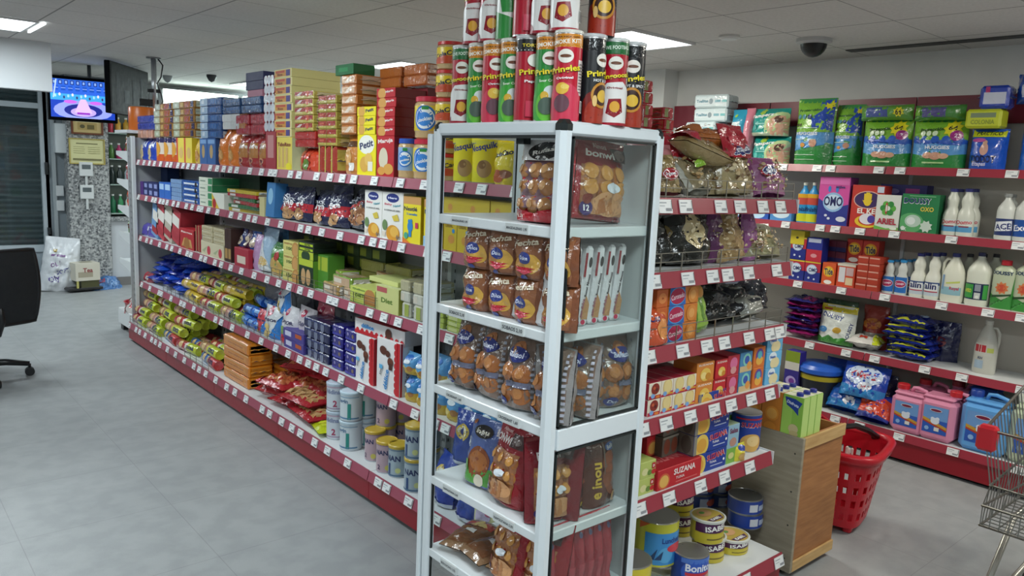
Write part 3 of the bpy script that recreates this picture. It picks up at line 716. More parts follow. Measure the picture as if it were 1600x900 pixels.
# end unit facing the viewer
EY = 1.4486; EZ = [1.533, 1.3085, 1.0777, .848, .587]; EBZ = .2; EX0, EX1 = 1.752, 2.607
t = empty('shelving_end_unit', ((EX0 + EX1) / 2, EY, 0), 0, 'end shelving with nuts, flans, tuna and big tins between glass case and plywood box', 'shelving')
w2 = (EX1 - EX0) / 2
link('back_panel', MB().box(-w2, w2, .56, .58, .03, 1.75, BACKP), t)
upright(t, -w2 + .015, .52, 0, 1.75, slots=False); upright(t, w2 - .015, .52, 0, 1.75, slots=False)
for i, z in enumerate(EZ):
    s = shelf_part(t, -w2, w2, 0, .56, z, rng, 7, rh=.045)
    if i < 3: fence(s, -w2 + .01, w2 - .015, .012, z, .06)
    link('bracket', MB().box(w2 - .001, w2 + .003, -.004, .5, z - .045, z + .005, WHT), s)
s = shelf_part(t, -w2, w2 + .03, -.07, .56, EBZ, rng, 5, rh=.045, name='base_shelf')
link('base_panel', MB().box(-w2, w2 + .03, -.06, -.045, .022, .155, KICK, .002), t)
link('plinth', MB().box(-w2 + .01, w2, -.02, .5, 0, .03, ('#17181a', 'r')), t)

# detergent shelving along the wall
WX, WB = 4.7233, 4.6011; WZ = [1.7104, 1.3363, .9576, .5727]; WBZ = .1746
for k, (y0, y1) in enumerate(((2.085, 3.085), (1.085, 2.085), (3.085, 3.93), (.085, 1.085))):
    t = empty('shelving_bay', (WX, (y0 + y1) / 2, 0), R_(-90), 'wall shelving bay with red price rails holding ' + ['washing powders and nappies, next to the joint', 'bleach bottles and jugs', 'baby wipes at the far end', 'bottles beyond the trolley'][k], 'shelving', 'wall shelving bays')
    h = (y1 - y0) / 2
    link('back_panel', MB().box(-h, h, .35, .365, .05, 2.0, M('#b9b3a8', 'c')), t)
    link('header_panel', MB().box(-h + .004, h - .004, .32, .335, 1.98, 2.145, M('#73202f', 'p')), t)
    upright(t, -h + .012, .33, 0, 1.98, .02, .02, False)
    for z in WZ: shelf_part(t, -h, h, 0, .345, z, rng, 4, RAIL)
    shelf_part(t, -h, h, WB - WX, .345, WBZ, rng, 4, name='base_shelf')
    link('base_panel', MB().box(-h + .001, h - .001, WB - WX + .004, WB - WX + .02, .022, .132, KICK, .002), t)
    link('plinth', MB().box(-h, h, WB - WX + .05, .34, 0, .04, ('#121315', 'r')), t)

# ================================================================ glass display case
CX0, CX1, CY0, CY1, CTOP = 1.325, 1.712, 1.355, 1.9, 1.722
t = empty('display_case', (0, 0, 0), 0, 'white aluminium display case with glass panes full of packed cakes', 'display case')
AL = M('#dfe6ea', 'p'); GASK = M('#1b2222', 'p'); PW = .04
for x, y in ((CX0, CY0), (CX1 - .03, CY0), (CX0, CY1 - .03), (CX1 - .03, CY1 - .03)):
    w = PW if (x, y) == (CX0, CY0) else .03
    p = link('post', MB().box(x, x + w, y, y + w, 0, CTOP - .012, AL, .012 if w == PW else .006), t)
    link('corner_cap', MB().box(x - .001, x + w + .001, y - .001, y + w + .001, CTOP - .034, CTOP + .004, GASK, .012), p)
tp = MB().box(CX0 + .004, CX1 - .004, CY0 + .004, CY1 - .004, CTOP - .034, CTOP, AL, .006)
link('top_board', tp, t)
for i, z in enumerate((1.462, 1.195, .945, .652, .412, .14)):
    s = link('shelf', MB().box(CX0 + .01, CX1 - .012, CY0 + .014, CY1 - .01, z - .028, z, ('#e3e8ea', 'p'), .003), t)
    if i < 5: # shelf-edge label strips on the open side
        for k, (y0, y1) in enumerate(((1.47, 1.56), (1.72, 1.8))):
            m = MB()
            m.box(CX0 + .004, CX0 + .01, y0, y1, z - .026, z - .002, ('#cfd3d2', 'p'))
            m.art(lambda u, v, o, y1=y1: (CX0 + .004 - o, y1 - u, z - .026 + v), y1 - y0, .024, [('t', ['MAGDALENAS 1,95', 'SOBAOS 2,10', 'CROISSANT 1,60', 'NAPOLITANA 2,35', 'BIZCOCHO 1,75'][i], .5, .5, .9, '#565a60')])
            link('edge_label', m, s)
link('cross_bar', MB().box(CX0 + PW, CX1 - .03, CY0 + .002, CY0 + .03, .882, .94, AL, .003), t)
g = MB()
for z0, z1 in ((.944, CTOP - .036), (.05, .879)):
    link('pane', MB().box(CX0 + PW, CX1 - .03, CY0 + .006, CY0 + .01, z0, z1, GLASS), t)
    for x0, x1, a, b in ((CX0 + PW, CX0 + PW + .004, z0, z1), (CX1 - .038, CX1 - .03, z0, z1), (CX0 + PW, CX1 - .03, z0, z0 + .005), (CX0 + PW, CX1 - .03, z1 - .006, z1)): g.box(x0, x1, CY0 + .004, CY0 + .012, a, b, GASK)
for y0, y1, a, b in ((CY0 + PW, CY1 - .03, CTOP - .042, CTOP - .034), (CY1 - .036, CY1 - .03, .05, CTOP - .04)): g.box(CX0 + .012, CX0 + .018, y0, y1, a, b, GASK)
g.box(CX0 + .05, CX0 + .075, CY0 + .2, CY0 + .23, CTOP - .055, CTOP - .034, GASK)
link('gasket', g, t)
link('rear_pane', MB().box(CX0 + .03, CX1 - .03, CY1 - .014, CY1 - .01, .05, CTOP - .04, GLASS), t)
link('side_panel', MB().box(CX1 - .012, CX1 - .006, CY0 + .03, CY1 - .03, .03, CTOP - .04, M('#c4c8c8', 'c')), t)
link('second_post', MB().box(CX0 - .004, CX0 + .012, CY1 + .004, CY1 + .022, 0, CTOP - .03, AL, .003), t)
link('foot', MB().box(CX0 + .02, CX1 - .02, CY0 + .02, CY1 - .02, 0.0, .05, AL), t)

# ================================================================ plywood box on castors
BX0, BX1, BY0, BY1, BH = 2.815, 3.17, 1.445, 1.9, .6
t = empty('plywood_box', ((BX0 + BX1) / 2, BY0, 0), 0, 'tall plywood box on castors between end shelving and red basket, cartons on top', 'wooden box')
hw = (BX1 - BX0) / 2; D = BY1 - BY0
link('front_panel', MB().box(-hw + .018, hw, .004, .018, .04, BH - .004, PLY_IN), t)
link('batten', MB().box(-hw + .018, hw, -.006, .004, BH - .052, BH, PLY_ED, .002), t)
link('batten', MB().box(-hw + .018, hw, -.006, .004, .03, .075, PLY_ED, .002), t)
link('side_panel', MB().box(-hw, -hw + .018, -.006, D, .03, BH, PLY_SHADE, .002).art(lambda u, v, o: (-hw - o, D - u, .03 + v), D, BH - .03, [('o', .95, y, .008, 1, '#26221c') for y in (.1, .35, .6, .88)]), t)
link('side_panel', MB().box(hw - .012, hw, .018, D, .03, BH - .01, PLY_IN), t)
link('back_panel', MB().box(-hw + .018, hw - .012, D - .015, D, .03, BH - .002, PLY_IN), t)
link('inner_board', MB().box(-hw + .018, hw - .012, .018, D - .015, BH - .14, BH - .12, PLY_IN), t)
for x, y in ((hw - .05, .06), (-hw + .05, .06), (hw - .05, D - .06), (-hw + .05, D - .06)):
    link('castor', MB().tube([(x - .012, y, .016), (x + .012, y, .016)], .016, ('#1c1c1e', 'p'), 12).box(x - .02, x + .02, y - .02, y + .02, .028, .034, ('#9a9a98', 'm')), t)

# ================================================================ red shopping basket with black handle
def basket():
    t = empty('shopping_basket', (3.54, 1.6, 0), R_(12), 'tall red plastic shopping basket with black handle on the floor beside plywood box', 'shopping basket')
    RD = ('#ba1426', 'p'); H = .4
    def sec(v): return (.155 + .06 * v, .115 + .055 * v)
    def P(a, v, o=0):
        hx, hy = sec(v); n = 4.0; c, s = math.cos(a), math.sin(a)
        r = 1 / ((abs(c) ** n + abs(s) ** n) ** (1 / n)); return ((hx + o) * c * r, (hy + o) * s * r, .035 + v * (H - .035))
    # shell of strips and slots: a real lattice, 4 rows of slots
    rows = [0, .1, .2, .29, .39, .48, .58, .67, .77, .88, 1]; solid = [1, 0, 1, 0, 1, 0, 1, 0, 1, 1]
    mb = MB(); N = 96
    for ri in range(10):
        for k in range(N):
            if not solid[ri] and k % 4 in (1, 2): continue
            a0, a1 = 2 * math.pi * k / N, 2 * math.pi * (k + 1) / N; v0, v1 = rows[ri], rows[ri + 1]
            o = [P(a0, v0), P(a1, v0), P(a1, v1), P(a0, v1)]; i = [P(a0, v0, -.005), P(a1, v0, -.005), P(a1, v1, -.005), P(a0, v1, -.005)]
            mb.add(o + i, [(0, 1, 2, 3), (7, 6, 5, 4), (0, 4, 5, 1), (1, 5, 6, 2), (2, 6, 7, 3), (3, 7, 4, 0)], RD)
    mb.add([P(2 * math.pi * k / 32, 0) for k in range(32)], [tuple(range(31, -1, -1))], RD); mb.add([P(2 * math.pi * k / 32, .02) for k in range(32)], [tuple(range(32))], RD)
    link('body', mb, t)
    rim = MB(); pr = [(.0, .9), (.022, .9), (.028, .99), (.02, 1.02), (-.006, 1.02), (-.006, .97)]
    vs = []; fs = []; N = 64
    for k in range(N):
        a = 2 * math.pi * k / N; vs += [P(a, v, o) for o, v in pr]
    for k in range(N):
        for q in range(len(pr)): k2 = (k + 1) % N; q2 = (q + 1) % len(pr); fs.append((k * 6 + q, k2 * 6 + q, k2 * 6 + q2, k * 6 + q2))
    rim.add(vs, fs, RD, True); link('rim', rim, t)
    hd = []
    for k in range(13):
        a = math.pi * k / 12; hd.append((-.19 * math.cos(a) , .1 - .02 * math.sin(a), H + .015 + .1 * math.sin(a)))
    link('handle', MB().tube([(-.2, .09, H + .02), (-.1, .02, H + .085), (.02, -.03, H + .075), (.12, -.07, H + .035), (.17, -.1, H + .0), (.19, -.08, H - .01)], .014, ('#151517', 'p'), 8), t)
    link('second_handle', MB().tube([(-.18, .13, H), (-.1, .14, H + .07), (.05, .14, H + .08), (.15, .13, H + .03), (.19, .1, H)], .011, RD, 8), t)
    for x in (-.1, .1): link('wheel', MB().tube([(x - .012, .07, .022), (x + .012, .07, .022)], .022, ('#18181a', 'p'), 14), t)
    link('foot', MB().box(.06, .12, -.09, -.05, 0, .037, RD, .008).box(-.12, -.06, -.09, -.05, 0, .037, RD, .008), t)
    link('inner_prong', MB().box(-.09, -.07, -.03, -.02, .3, H + .0, ('#d6c3bc', 'p'), .004).box(-.05, -.03, -.03, -.02, .3, H - .02, ('#d6c3bc', 'p'), .004).box(.03, .04, -.03, -.02, .3, H - .04, ('#d6c3bc', 'p'), .004), t)
basket()

# ================================================================ shopping trolley cut by the edge
def trolley():
    t = empty('shopping_trolley', (2.93, .615, 0), R_(0), 'wire shopping trolley with red corner cap and grey wheels, half out of view', 'shopping trolley')
    CH = ('#8d8c86', 'm')
    b = MB(); zt, zb = .0, 0
    # basket: x from 0 (end towards the plywood box) to .8, y from -.25 to .25
    def wirerect(z, x0, x1, hy, r): b.tube([(x0, -hy, z), (x1, -hy, z), (x1, hy, z), (x0, hy, z)], r, CH, 6, True)
    x0t, x0b, X1 = 0.0, .06, .85
    def top(x): return .79 + .16 * (x / .85)
    def bot(x): return .50 - .02 * (x / .85)
    b.tube([(0, -.24, top(0)), (X1, -.27, top(X1)), (X1, .27, top(X1)), (0, .24, top(0))], .006, CH, 6, True)
    b.tube([(.0, -.2, .6), (X1, -.23, .62), (X1, .23, .62), (.0, .2, .6)], .0045, CH, 6, True)
    b.tube([(-.05, -.2, .54), (X1, -.2, bot(X1)), (X1, .2, bot(X1)), (-.05, .2, .54)], .005, CH, 6, True)
    b.tube([(-.05, -.2, .47), (X1, -.2, .46), (X1, .2, .46), (-.05, .2, .47)], .005, CH, 6, True)
    n = 26
    for k in range(n + 1):
        x = X1 * k / n
        for s in (-1, 1): b.tube([(x, s * (.24 + .03 * k / n), top(x)), (x, s * .2, .6), (x - .03, s * .2, .47)], .0022, CH, 4)
        b.tube([(x - .03, -.2, .47), (x - .03, .2, .47)], .0022, CH, 4)
    for k in range(15):
        y = -.24 + .48 * k / 14; b.tube([(0, y, top(0)), (0, y * .83, .6), (-.05, y * .83, .54), (-.05, y * .83, .47)], .0022, CH, 4)
    for k in range(9): y = -.2 + .4 * k / 8; b.tube([(-.05, y, .47), (X1, y, .46)], .0022, CH, 4)
    link('wire_basket', b, t)
    link('corner_cap', MB().box(-.012, .03, -.262, -.2, .715, .805, ('#c4202c', 'p'), .01), t)
    link('corner_cap', MB().box(-.012, .03, .2, .262, .715, .805, ('#c4202c', 'p'), .01), t)
    link('child_seat', MB().box(.14, .42, .02, .024, .62, .8, ('#b32835', 'p'), .002), t)
    for s in (-1, 1):
        link('frame_tube', MB().tube([(.6, s * .17, .46), (.25, s * .18, .42), (.05, s * .2, .12), (-.0, s * .2, .075), (.6, s * .2, .12), (.75, s * .2, .4)], .012, ('#9c9b94', 'm'), 8), t)
        for x in (.0, .68):
            w = link('wheel', MB().tube([(x, s * .2 - .014, .06), (x, s * .2 + .014, .06)], .06, ('#3a3b3d', 'p'), 20).tube([(x, s * .2 - .018, .055), (x, s * .2 + .018, .055)], .03, ('#8a8b8c', 'p'), 16), t)
            link('fork', MB().box(x - .008, x + .008, s * .2 - .022, s * .2 - .018, .05, .13, CH).box(x - .008, x + .008, s * .2 + .018, s * .2 + .022, .05, .13, CH).box(x - .008, x + .008, s * .2 - .022, s * .2 + .022, .126, .134, CH), w)
    link('push_bar', MB().tube([(X1 + .08, -.25, 1.0), (X1 + .08, .25, 1.0)], .014, ('#c4202c', 'p'), 10).tube([(X1, -.25, .93), (X1 + .08, -.25, 1.0)], .01, CH, 6).tube([(X1, .25, .93), (X1 + .08, .25, 1.0)], .01, CH, 6), t)
trolley()
# ================================================================ measuring helpers for goods
FG, FB, FE, FEB, FW, FWB = Frame('x', GX), Frame('x', GB), Frame('y', EY), Frame('y', EY - .07), Frame('x', WX), Frame('x', WB)
FCL, FCF = Frame('x', CX0), Frame('y', CY0)
def brick(w, d, h, base, F=(), T=(), end='#c9cdd2', R=(), L=(), fin='g', crimp=.012):
    """film-wrapped block: soft edges, folded fins on both ends"""
    mb = cbox(w - 2 * crimp, d, h, base, F, R, L, T, fin, min(h, d) * .12)
    for s in (-1, 1):
        x0, x1 = s * (w / 2 - crimp), s * w / 2
        n = 5; vs = []
        for k in range(n + 1): y = d * (.08 + .84 * k / n); vs += [(x0, y, h * .5 + (.002 if k % 2 else -.002)), (x1, y, h * .5 + (.004 if k % 2 else -.004)), (x0, y, h * .5 + .003 + (.002 if k % 2 else -.002)), (x1, y, h * .5 + .002 + (.004 if k % 2 else -.004))]
        fs = []
        for k in range(n):
            a = k * 4; b = a + 4; fs += [(a, b, b + 1, a + 1), (a + 2, a + 3, b + 3, b + 2), (a + 1, b + 1, b + 3, a + 3)]
        mb.add(vs, fs, (end, fin))
        mb.art((lambda u, v, o: (w / 2 - crimp + o, u, v)) if s > 0 else (lambda u, v, o: (-w / 2 + crimp - o, d - u, v)), d, h, [('r', .12, .12, .88, .88, end), ('r', .12, .44, .88, .5, '#8b9096')], fin)
    return mb
def size(fr, px0, px1, pyt, z, dep=.03):
    """true width, centre and height of what fills columns px0..px1 up to row pyt on this shelf"""
    if fr.k == 'x': X = fr.lip + dep; a0, a1 = ay(px0, X, z), ay(px1, X, z); c = (a0 + a1) / 2; m = (px0 + px1) / 2; hh = zat(m, pyt, 0, X) - z; return abs(a0 - a1), c, hh
    Y = fr.lip + dep; a0, a1 = ax(px0, Y, z), ax(px1, Y, z); return abs(a1 - a0), (a0 + a1) / 2, zat((px0 + px1) / 2, pyt, 1, Y) - z
def goods(fr, px0, px1, pyt, z, name, cat, form, base, desc, group=None, F=(), nx=1, nz=1, ny=1, d=.07, dep=.03, jit=1.5, lean=0, endw=None, seed=1, pose='stand', skip=(), parts=(), **kw):
    W, c, H = size(fr, px0, px1, pyt, z, dep); w, h = W / nx - .003, H / nz - .001
    if pose in ('quarter',): w, d = d, w
    if form == 'box': mb = cbox(w, d, h, base, F, **kw)
    elif form == 'brick': mb = brick(w, d, h, base, F, **kw)
    elif form == 'pouch': mb = pouch(w, h, d, base, F, seed=seed, **kw)
    elif form == 'tin': mb = tin(w / 2, h, base, F, **kw)
    elif form == 'roll': mb = roll_pack(min(h, d) / 2, w, base, F, **kw)
    kd = Kind(name, cat, mb, parts)
    stack(kd, fr, c, dep, z, desc, group, nx, nz, ny, pose, jit=jit, lean=lean, end=endw or ('doorway' if fr.k == 'x' and fr.lip < 3 else 'glass case' if fr.k == 'y' else 'far end'), skip=skip, jx=.001)
    return z + H

# ---------------------------------------------------------------- crisp tubes on the display case
def crisp_tube(base, top, lid, F, nm='crisp_tube'):
    r, h = .0345, .208
    pr = [(r, 0, ('#c9cacb', 'm')), (r, .004), (r, h * .84, (top, 'g')), (r, h - .004, ('#c9cacb', 'm')), (r, h - .001)]
    mb = MB(); mb.lathe(pr, (base, 'p'), 28)
    W = 2.8 * r
    mb.art(lambda u, v, o: cylmap(r + .0003)(u - W / 2, v, o), W, h, F, 'p', seg=.011, off=.0005, step=.0003)
    back = [('r', .1, .3, .9, .7, '#d8c9c4' if base != '#17191d' else '#3c3f45')] + [('r', .14, .33 + k * .035, .86, .34 + k * .035, '#55484a' if base != '#17191d' else '#8e9196') for k in range(10)] + [('r', .3, .1, .7, .24, '#e6e6e2')] + [('r', .34 + k * .05, .11, .36 + k * .05, .23, '#222') for k in range(7)]
    mb.art(lambda u, v, o: cylmap(r + .0003)(u - W / 2 + math.pi * r * .72, v, o), W * .45, h, back, 'p', seg=.011, off=.0005, step=.0003)
    shift(mb, 0, r, 0)
    ld = shift(MB().lathe([(r * 1.01, h - .001), (r * 1.04, h), (r * 1.04, h + .006), (r * .98, h + .0075), (r * .96, h + .005), (.0005, h + .005)], (lid, 'p'), 28, caps=False), 0, r, 0)
    return Kind(nm, 'crisps', mb, [('lid', ld)])
EMB = [('o', .5, .735, .2, .85, '#f2ece2'), ('o', .5, .735, .14, .3, '#6b3a1c')]
def word(t, v, w, h, c='#f7e02a', rot=8): return [('t', t, .508, v - .004, w * 1.03, h * 1.12, rot, '#1a1410'), ('t', t, .5, v, w, h, rot, c)]
kick = [('r', 0, .86, 1, .985, '#d98a1e'), ('t', 'XTRA KICK OFF!', .5, .95, .7, .02, 0, '#5a2a10'), ('t', 'SMOKE KIT!', .5, .9, .8, .05, 4, '#fff7e6')]
T_green = crisp_tube('#2c8c3c', '#d98a1e', '#e3dfd4', kick + [('o', .5, .2, .5, 1.3, '#3fa83a'), ('o', .5, .18, .34, 1.2, '#6cc23c')] + EMB + word('Pringles', .58, .8, .09) + [('t', 'Sour Cream', .5, .48, .5, .03, 4, '#eaf6e0'), ('o', .55, .35, .17, .9, '#d9e8e4'), ('o', .4, .3, .1, 1.1, '#e0b33c'), ('o', .45, .18, .2, 1.1, '#53665a')])
T_red = crisp_tube('#c3122f', '#d98a1e', '#e3dfd4', kick + [('o', .5, .16, .5, 1.2, '#d63a55')] + EMB + word('Pringles', .58, .8, .09) + [('t', 'Original', .5, .485, .42, .035, 4, '#fff'), ('o', .45, .37, .16, .9, '#e8b944'), ('o', .52, .39, .1, .6, '#f2d268'), ('o', .45, .2, .19, 1.15, '#6a4450')])
T_goal = crisp_tube('#b5122c', '#1f6b35', '#d9dcd8', [('r', 0, .85, 1, .985, '#1f6b35'), ('t', 'LOVE FOOTBALL', .5, .92, .78, .045, 3, '#dfeedd')] + EMB + word('Pringoooals', .58, .92, .075) + [('p', [(0, .0), (1, 0), (1, .4), (.7, .52), (.3, .5), (0, .36)], '#ece9e6'), ('p', [(.3, .14), (.52, .09), (.74, .16), (.68, .32), (.36, .31)], '#8e1022'), ('o', .52, .22, .13, 1.1, '#e2a83a'), ('p', [(0, .0), (.2, 0), (.14, .08), (0, .12)], '#9a1228'), ('t', 'Original', .5, .44, .4, .03, 0, '#8e1022'), ('r', 0, 0, 1, .03, '#a6102a')])
T_black = crisp_tube('#17191d', '#17191d', '#c9cacb', [('o', .5, .02, .7, 1.2, '#7a1a14'), ('o', .5, .1, .45, 1, '#a3301c')] + EMB + word('Pringles', .58, .84, .09) + [('t', "HOT & SPICY", .55, .5, .6, .035, 0, '#e8e8e8'), ('o', .5, .33, .3, 1.1, '#c98a2e'), ('o', .5, .33, .24, 1.1, '#3a1810'), ('o', .52, .32, .16, 1, '#e6b93c'), ('o', .3, .26, .06, 2.4, '#e6c07a')])
T_dark = crisp_tube('#b7142e', '#17191d', '#c9cacb', [('r', 0, .84, 1, .985, '#17191d')] + [('r', x, .85, x + .03, .86, '#ddd') for x in (.1, .2, .3, .4, .5, .6, .7, .8)] + [('t', 'TORTILLA', .5, .91, .7, .04, 0, '#e8d23a')] + EMB[:1] + word('Pringles', .6, .8, .09) + [('t', 'Paprika', .5, .48, .5, .04, 0, '#fff'), ('r', .3, .06, .6, .25, '#cc3350')])
T_green2 = crisp_tube('#f0efe9', '#2c8c3c', '#d9dcd8', [('p', [(0, 0), (1, 0), (1, .2), (0, .35)], '#2f8f3e'), ('p', [(.35, .32), (.65, .32), (.74, .5), (.5, .6), (.26, .5)], '#2f8f3e'), ('r', 0, .62, 1, .66, '#2f8f3e')] + EMB + word('Pringles', .58, .8, .09))
tg = 'crisp tubes on the display case'
row1 = [(T_red, 'red crisp tube with orange top, front corner of the case, lower layer'), (T_green, 'green crisp tube with orange top, just behind the corner tube, lower layer'), (T_dark, 'red crisp tube with black film-strip top, lower layer'),
        (T_green, 'green crisp tube with orange top between the two red ones, lower layer'), (T_red, 'red crisp tube with orange top between two green ones, lower layer'), (T_green, 'green crisp tube beside the white and red one, lower layer'), (T_goal, 'white and red crisp tube with dark green top at the rear end, lower layer')]
y = 1.402
for i, (k, lb) in enumerate(row1): put(k, FCF, 1.372 + .003 * (i % 2), y + i * .0695 - .037 - CY0, CTOP, lb, tg, jz=-46 + (-8, 6, 30, 4, 12, 2, -4)[i])
for k, x, yy, lb, j in ((T_black, 1.449, 1.392, 'black crisp tube with its back label showing, beside the corner red tube', 5), (T_goal, 1.522, 1.385, 'red and white crisp tube with green top between the two black ones', -40), (T_black, 1.592, 1.388, 'black hot crisp tube at the wall end of the case, lower layer', -42),
                        (T_red, 1.50, 1.55, 'red crisp tube in the second rank behind the black ones', -45), (T_green, 1.46, 1.66, 'green crisp tube in the second rank of the lower layer', -45)):
    put(k, FCF, x, yy - .037 - CY0, CTOP, lb, tg, jz=j)
Z2 = CTOP + .2155
for i, (k, lb) in enumerate(((T_goal, 'red and white ball-patterned crisp tube in the upper layer, at the front corner'), (T_goal, 'red and white ball-patterned crisp tube, upper layer, beside the corner one'), (T_dark, 'red crisp tube in the upper layer beside the green and white one'),
                             (T_green2, 'green and white ball-patterned crisp tube in the upper layer'), (T_goal, 'red and white crisp tube in the upper layer behind the green one'), (T_goal, 'red and white crisp tube at the rear end of the upper layer'))):
    put(k, FCF, 1.376, 1.424 + i * .0705 - .037 - CY0, Z2, lb, tg, jz=-50 + (-6, 10, 30, 0, 5, -8)[i])
put(T_black, FCF, 1.475, 1.395 - .037 - CY0, Z2, 'black crisp tube alone in the upper layer above the black lower ones', tg, jz=-40)

# ---------------------------------------------------------------- cakes inside the case
def bonwi(w, h, d, seed, base='#9c1a26', nm='Bonwi'):
    L = [(u, v, .12, .012) for u in (.22, .48, .74) for v in (.37, .56)]
    return pouch(w, h, d, base, [('r', .1, .06, .84, .66, '#a9704a')] + [('o', u, v, .125, 1, c) for (u, v, _, _), c in zip(L, ['#b5712c', '#c07c34', '#b06a28'] * 2)] + [('o', u - .02, v + .02, .09, 1, '#cd9146') for u, v, _, _ in L] +
                 [('r', .1, .06, .84, .26, '#b58058'), ('o', .55, .2, .3, .5, '#d29a68'), ('p', [(.3, .06), (.5, .1), (.45, .3), (.38, .3)], '#a8642e'), ('p', [(.5, .06), (.62, .1), (.6, .26), (.55, .28)], '#b97a44'), ('o', .16, .13, .09, 1, '#3c2a6a'), ('t', '12', .16, .13, .08, '#fff'), ('o', .16, .24, .06, 1, '#7a2a1e'),
                  ('o', .55, .4, .12, .55, '#dde3ea'), ('r', .6, .74, .9, .9, '#4a2d2c'), ('o', .75, .82, .1, .7, '#7d6a66'), ('t', 'Almoni', .4, .9, .25, 0, 0, '#d8a9a5'), ('t', nm, .38, .8, .5, .09, 0, '#f1e4e0')], lumps=L, seed=seed, crump=.003, seal='#8c1420', nu=22, nv=24)
kB = Kind('cake_bag', 'cake', bonwi(.225, .218, .07, 3, nm='bonwi'))
put(kB, FCF, 1.565, .05, 1.462, 'big red bag of round cakes on the top shelf of the display case, behind glass', 'bagged cakes in the display case', jz=3, lean=-4, roll=5)
Lm = [(u, v, .16, .014) for u in (.2, .5, .8) for v in (.2, .42, .62)]
rufa = pouch(.17, .215, .08, '#b3202c', [('r', .04, .16, .8, .74, '#8a6a72')] + [('o', u * .85, v, .13, 1, '#b07b4c') for u, v, _, _ in Lm] + [('o', u * .85 - .02, v + .02, .07, 1, '#c79765') for u, v, _, _ in Lm] + [('r', 0, .74, 1, 1, '#d4d0cc'), ('o', .5, .86, .3, .5, '#2c2a26'), ('t', 'Rufas', .5, .86, .42, .06, 12, '#e9e4da'), ('p', [(0, 0), (1, 0), (1, .2), (.5, .1), (0, .16)], '#b3202c'), ('t', 'Neto', .16, .07, .22, 0, 0, '#f0d8c8')], lumps=[(u * .85, v, .12, .012) for u, v, _, _ in Lm], seed=5, crump=.004, nu=20, nv=22)
put(Kind('cake_bag', 'cake', rufa), FCL, 1.50, .03, 1.462, 'clear bag of small round cakes with white top in the display case, top shelf', 'bagged cakes in the display case', jz=8, lean=-4)
# madeleine packs, second shelf
def pecha(seed): return pouch(.118, .125, .06, '#7d4a30', [('r', .08, .05, .92, .95, '#8f5a3a'), ('o', .3, .3, .2, .8, '#c08a4c'), ('o', .7, .34, .22, 1, '#d4a548'), ('o', .5, .46, .2, .7, '#2c3b86'), ('t', 'Dulce', .5, .46, .28, 0, 0, '#d6dcf0'), ('p', [(.18, .26), (.5, .16), (.84, .26), (.5, .22)], '#c21f34'), ('p', [(.2, .2), (.5, .1), (.8, .2), (.5, .16)], '#d8455a'), ('t', 'Fechta', .5, .78, .72, .13, 8, '#ecdcc0'), ('o', .5, .04, .1, .6, '#2c3b86')], seed=seed, crump=.005, nu=14, nv=14)
kp = [Kind('madeleine_pack', 'cake pack', pecha(s)) for s in (1, 2, 3)]
rp = random.Random(3)
for i in range(4):
    for k in range(2):
        for j in range(2 if i < 2 else 1):
            put(kp[(i + k + j) % 3], FCL, 1.735 - i * .112, .02 + j * .07 + rp.uniform(0, .008), 1.195 + k * .119, 'brown madeleine pack in the display case, %s from the rear, %s layer, %s' % (ORD[i], ('lower', 'upper')[k], ('open side', 'inner row')[j]), 'madeleine packs on the second case shelf', jz=rp.uniform(-8, 8), lean=rp.uniform(-5, 3))
# narrow white bags seen edge-on behind the glass
edge = pouch(.21, .235, .042, '#8f1c2a', [('r', .05, .05, .95, .7, '#c9a27c')], seed=4, crump=.002)
for s in (-1,): pass
eb = MB(); eb.box(-.019, .019, 0, .2, 0, .215, ('#e3e2e4', 'g'), .008)
eb.v = [(x * (1 - .5 * max(0, z - .15) / .07), y, z) for x, y, z in eb.v]
eb.art(lambda u, v, o: (u - .017, -o, v), .034, .2, [('r', 0, .66, .22, .98, '#8f1c2a'), ('o', .55, .86, .16, 2.6, '#2b2a2c'), ('t', 'Bonwi Almoni', .5, .55, .3, 0, 84, '#33303a'), ('p', [(.2, .1), (.85, .1), (.9, .3), (.5, .42), (.25, .26)], '#b98a5c'), ('o', .45, .06, .22, .9, '#c21f4c'), ('t', 'pan dulce', .25, .25, .25, 0, 84, '#a0586a')], 'g', off=.001)
kE = Kind('cake_bag', 'cake', eb)
for i in range(6): put(kE, FCF, 1.392 + i * .048, .03 + .004 * i, 1.195, 'narrow white cake bag seen edge-on behind the glass, %s from the corner post' % ORD[i], 'upright white cake bags on the second case shelf', jz=-6, roll=5)
# buns in clear bags, third shelf
def buns(w, h, seed):
    L = [(.3, .22, .24, .014), (.72, .22, .24, .014), (.3, .5, .24, .016), (.72, .5, .24, .016), (.5, .8, .3, .014)]
    els = [('r', .04, .02, .96, .98, '#7e675a')] + [('o', u, v, .21, 1, '#a8683a') for u, v, _, _ in L] + [('o', u - .03, v + .02, .12, 1, '#bb7d48') for u, v, _, _ in L]
    els += [('o', .5, .76, .3, .55, '#27327c'), ('t', 'Bellasol', .5, .76, .44, 0, 0, '#d9ddf2'), ('o', .24, .1, .15, .7, '#27327c'), ('t', 'Duo', .24, .1, .18, 0, 0, '#d9ddf2'), ('r', .36, .32, .92, .4, '#6d6f86')]
    for k in range(12): els += [('r', .94, .04 + k * .078, .985, .08 + k * .078, '#a4a6b2'), ('r', .02, .04 + k * .078, .06, .07 + k * .078, '#85889a')]
    return pouch(w, h, .08, '#8d8a88', els, lumps=L, seed=seed, crump=.005, nu=18, nv=24, taper=.06)
kb = [Kind('bun_bag', 'buns', buns(.13, .2, s)) for s in (1, 2, 3)]
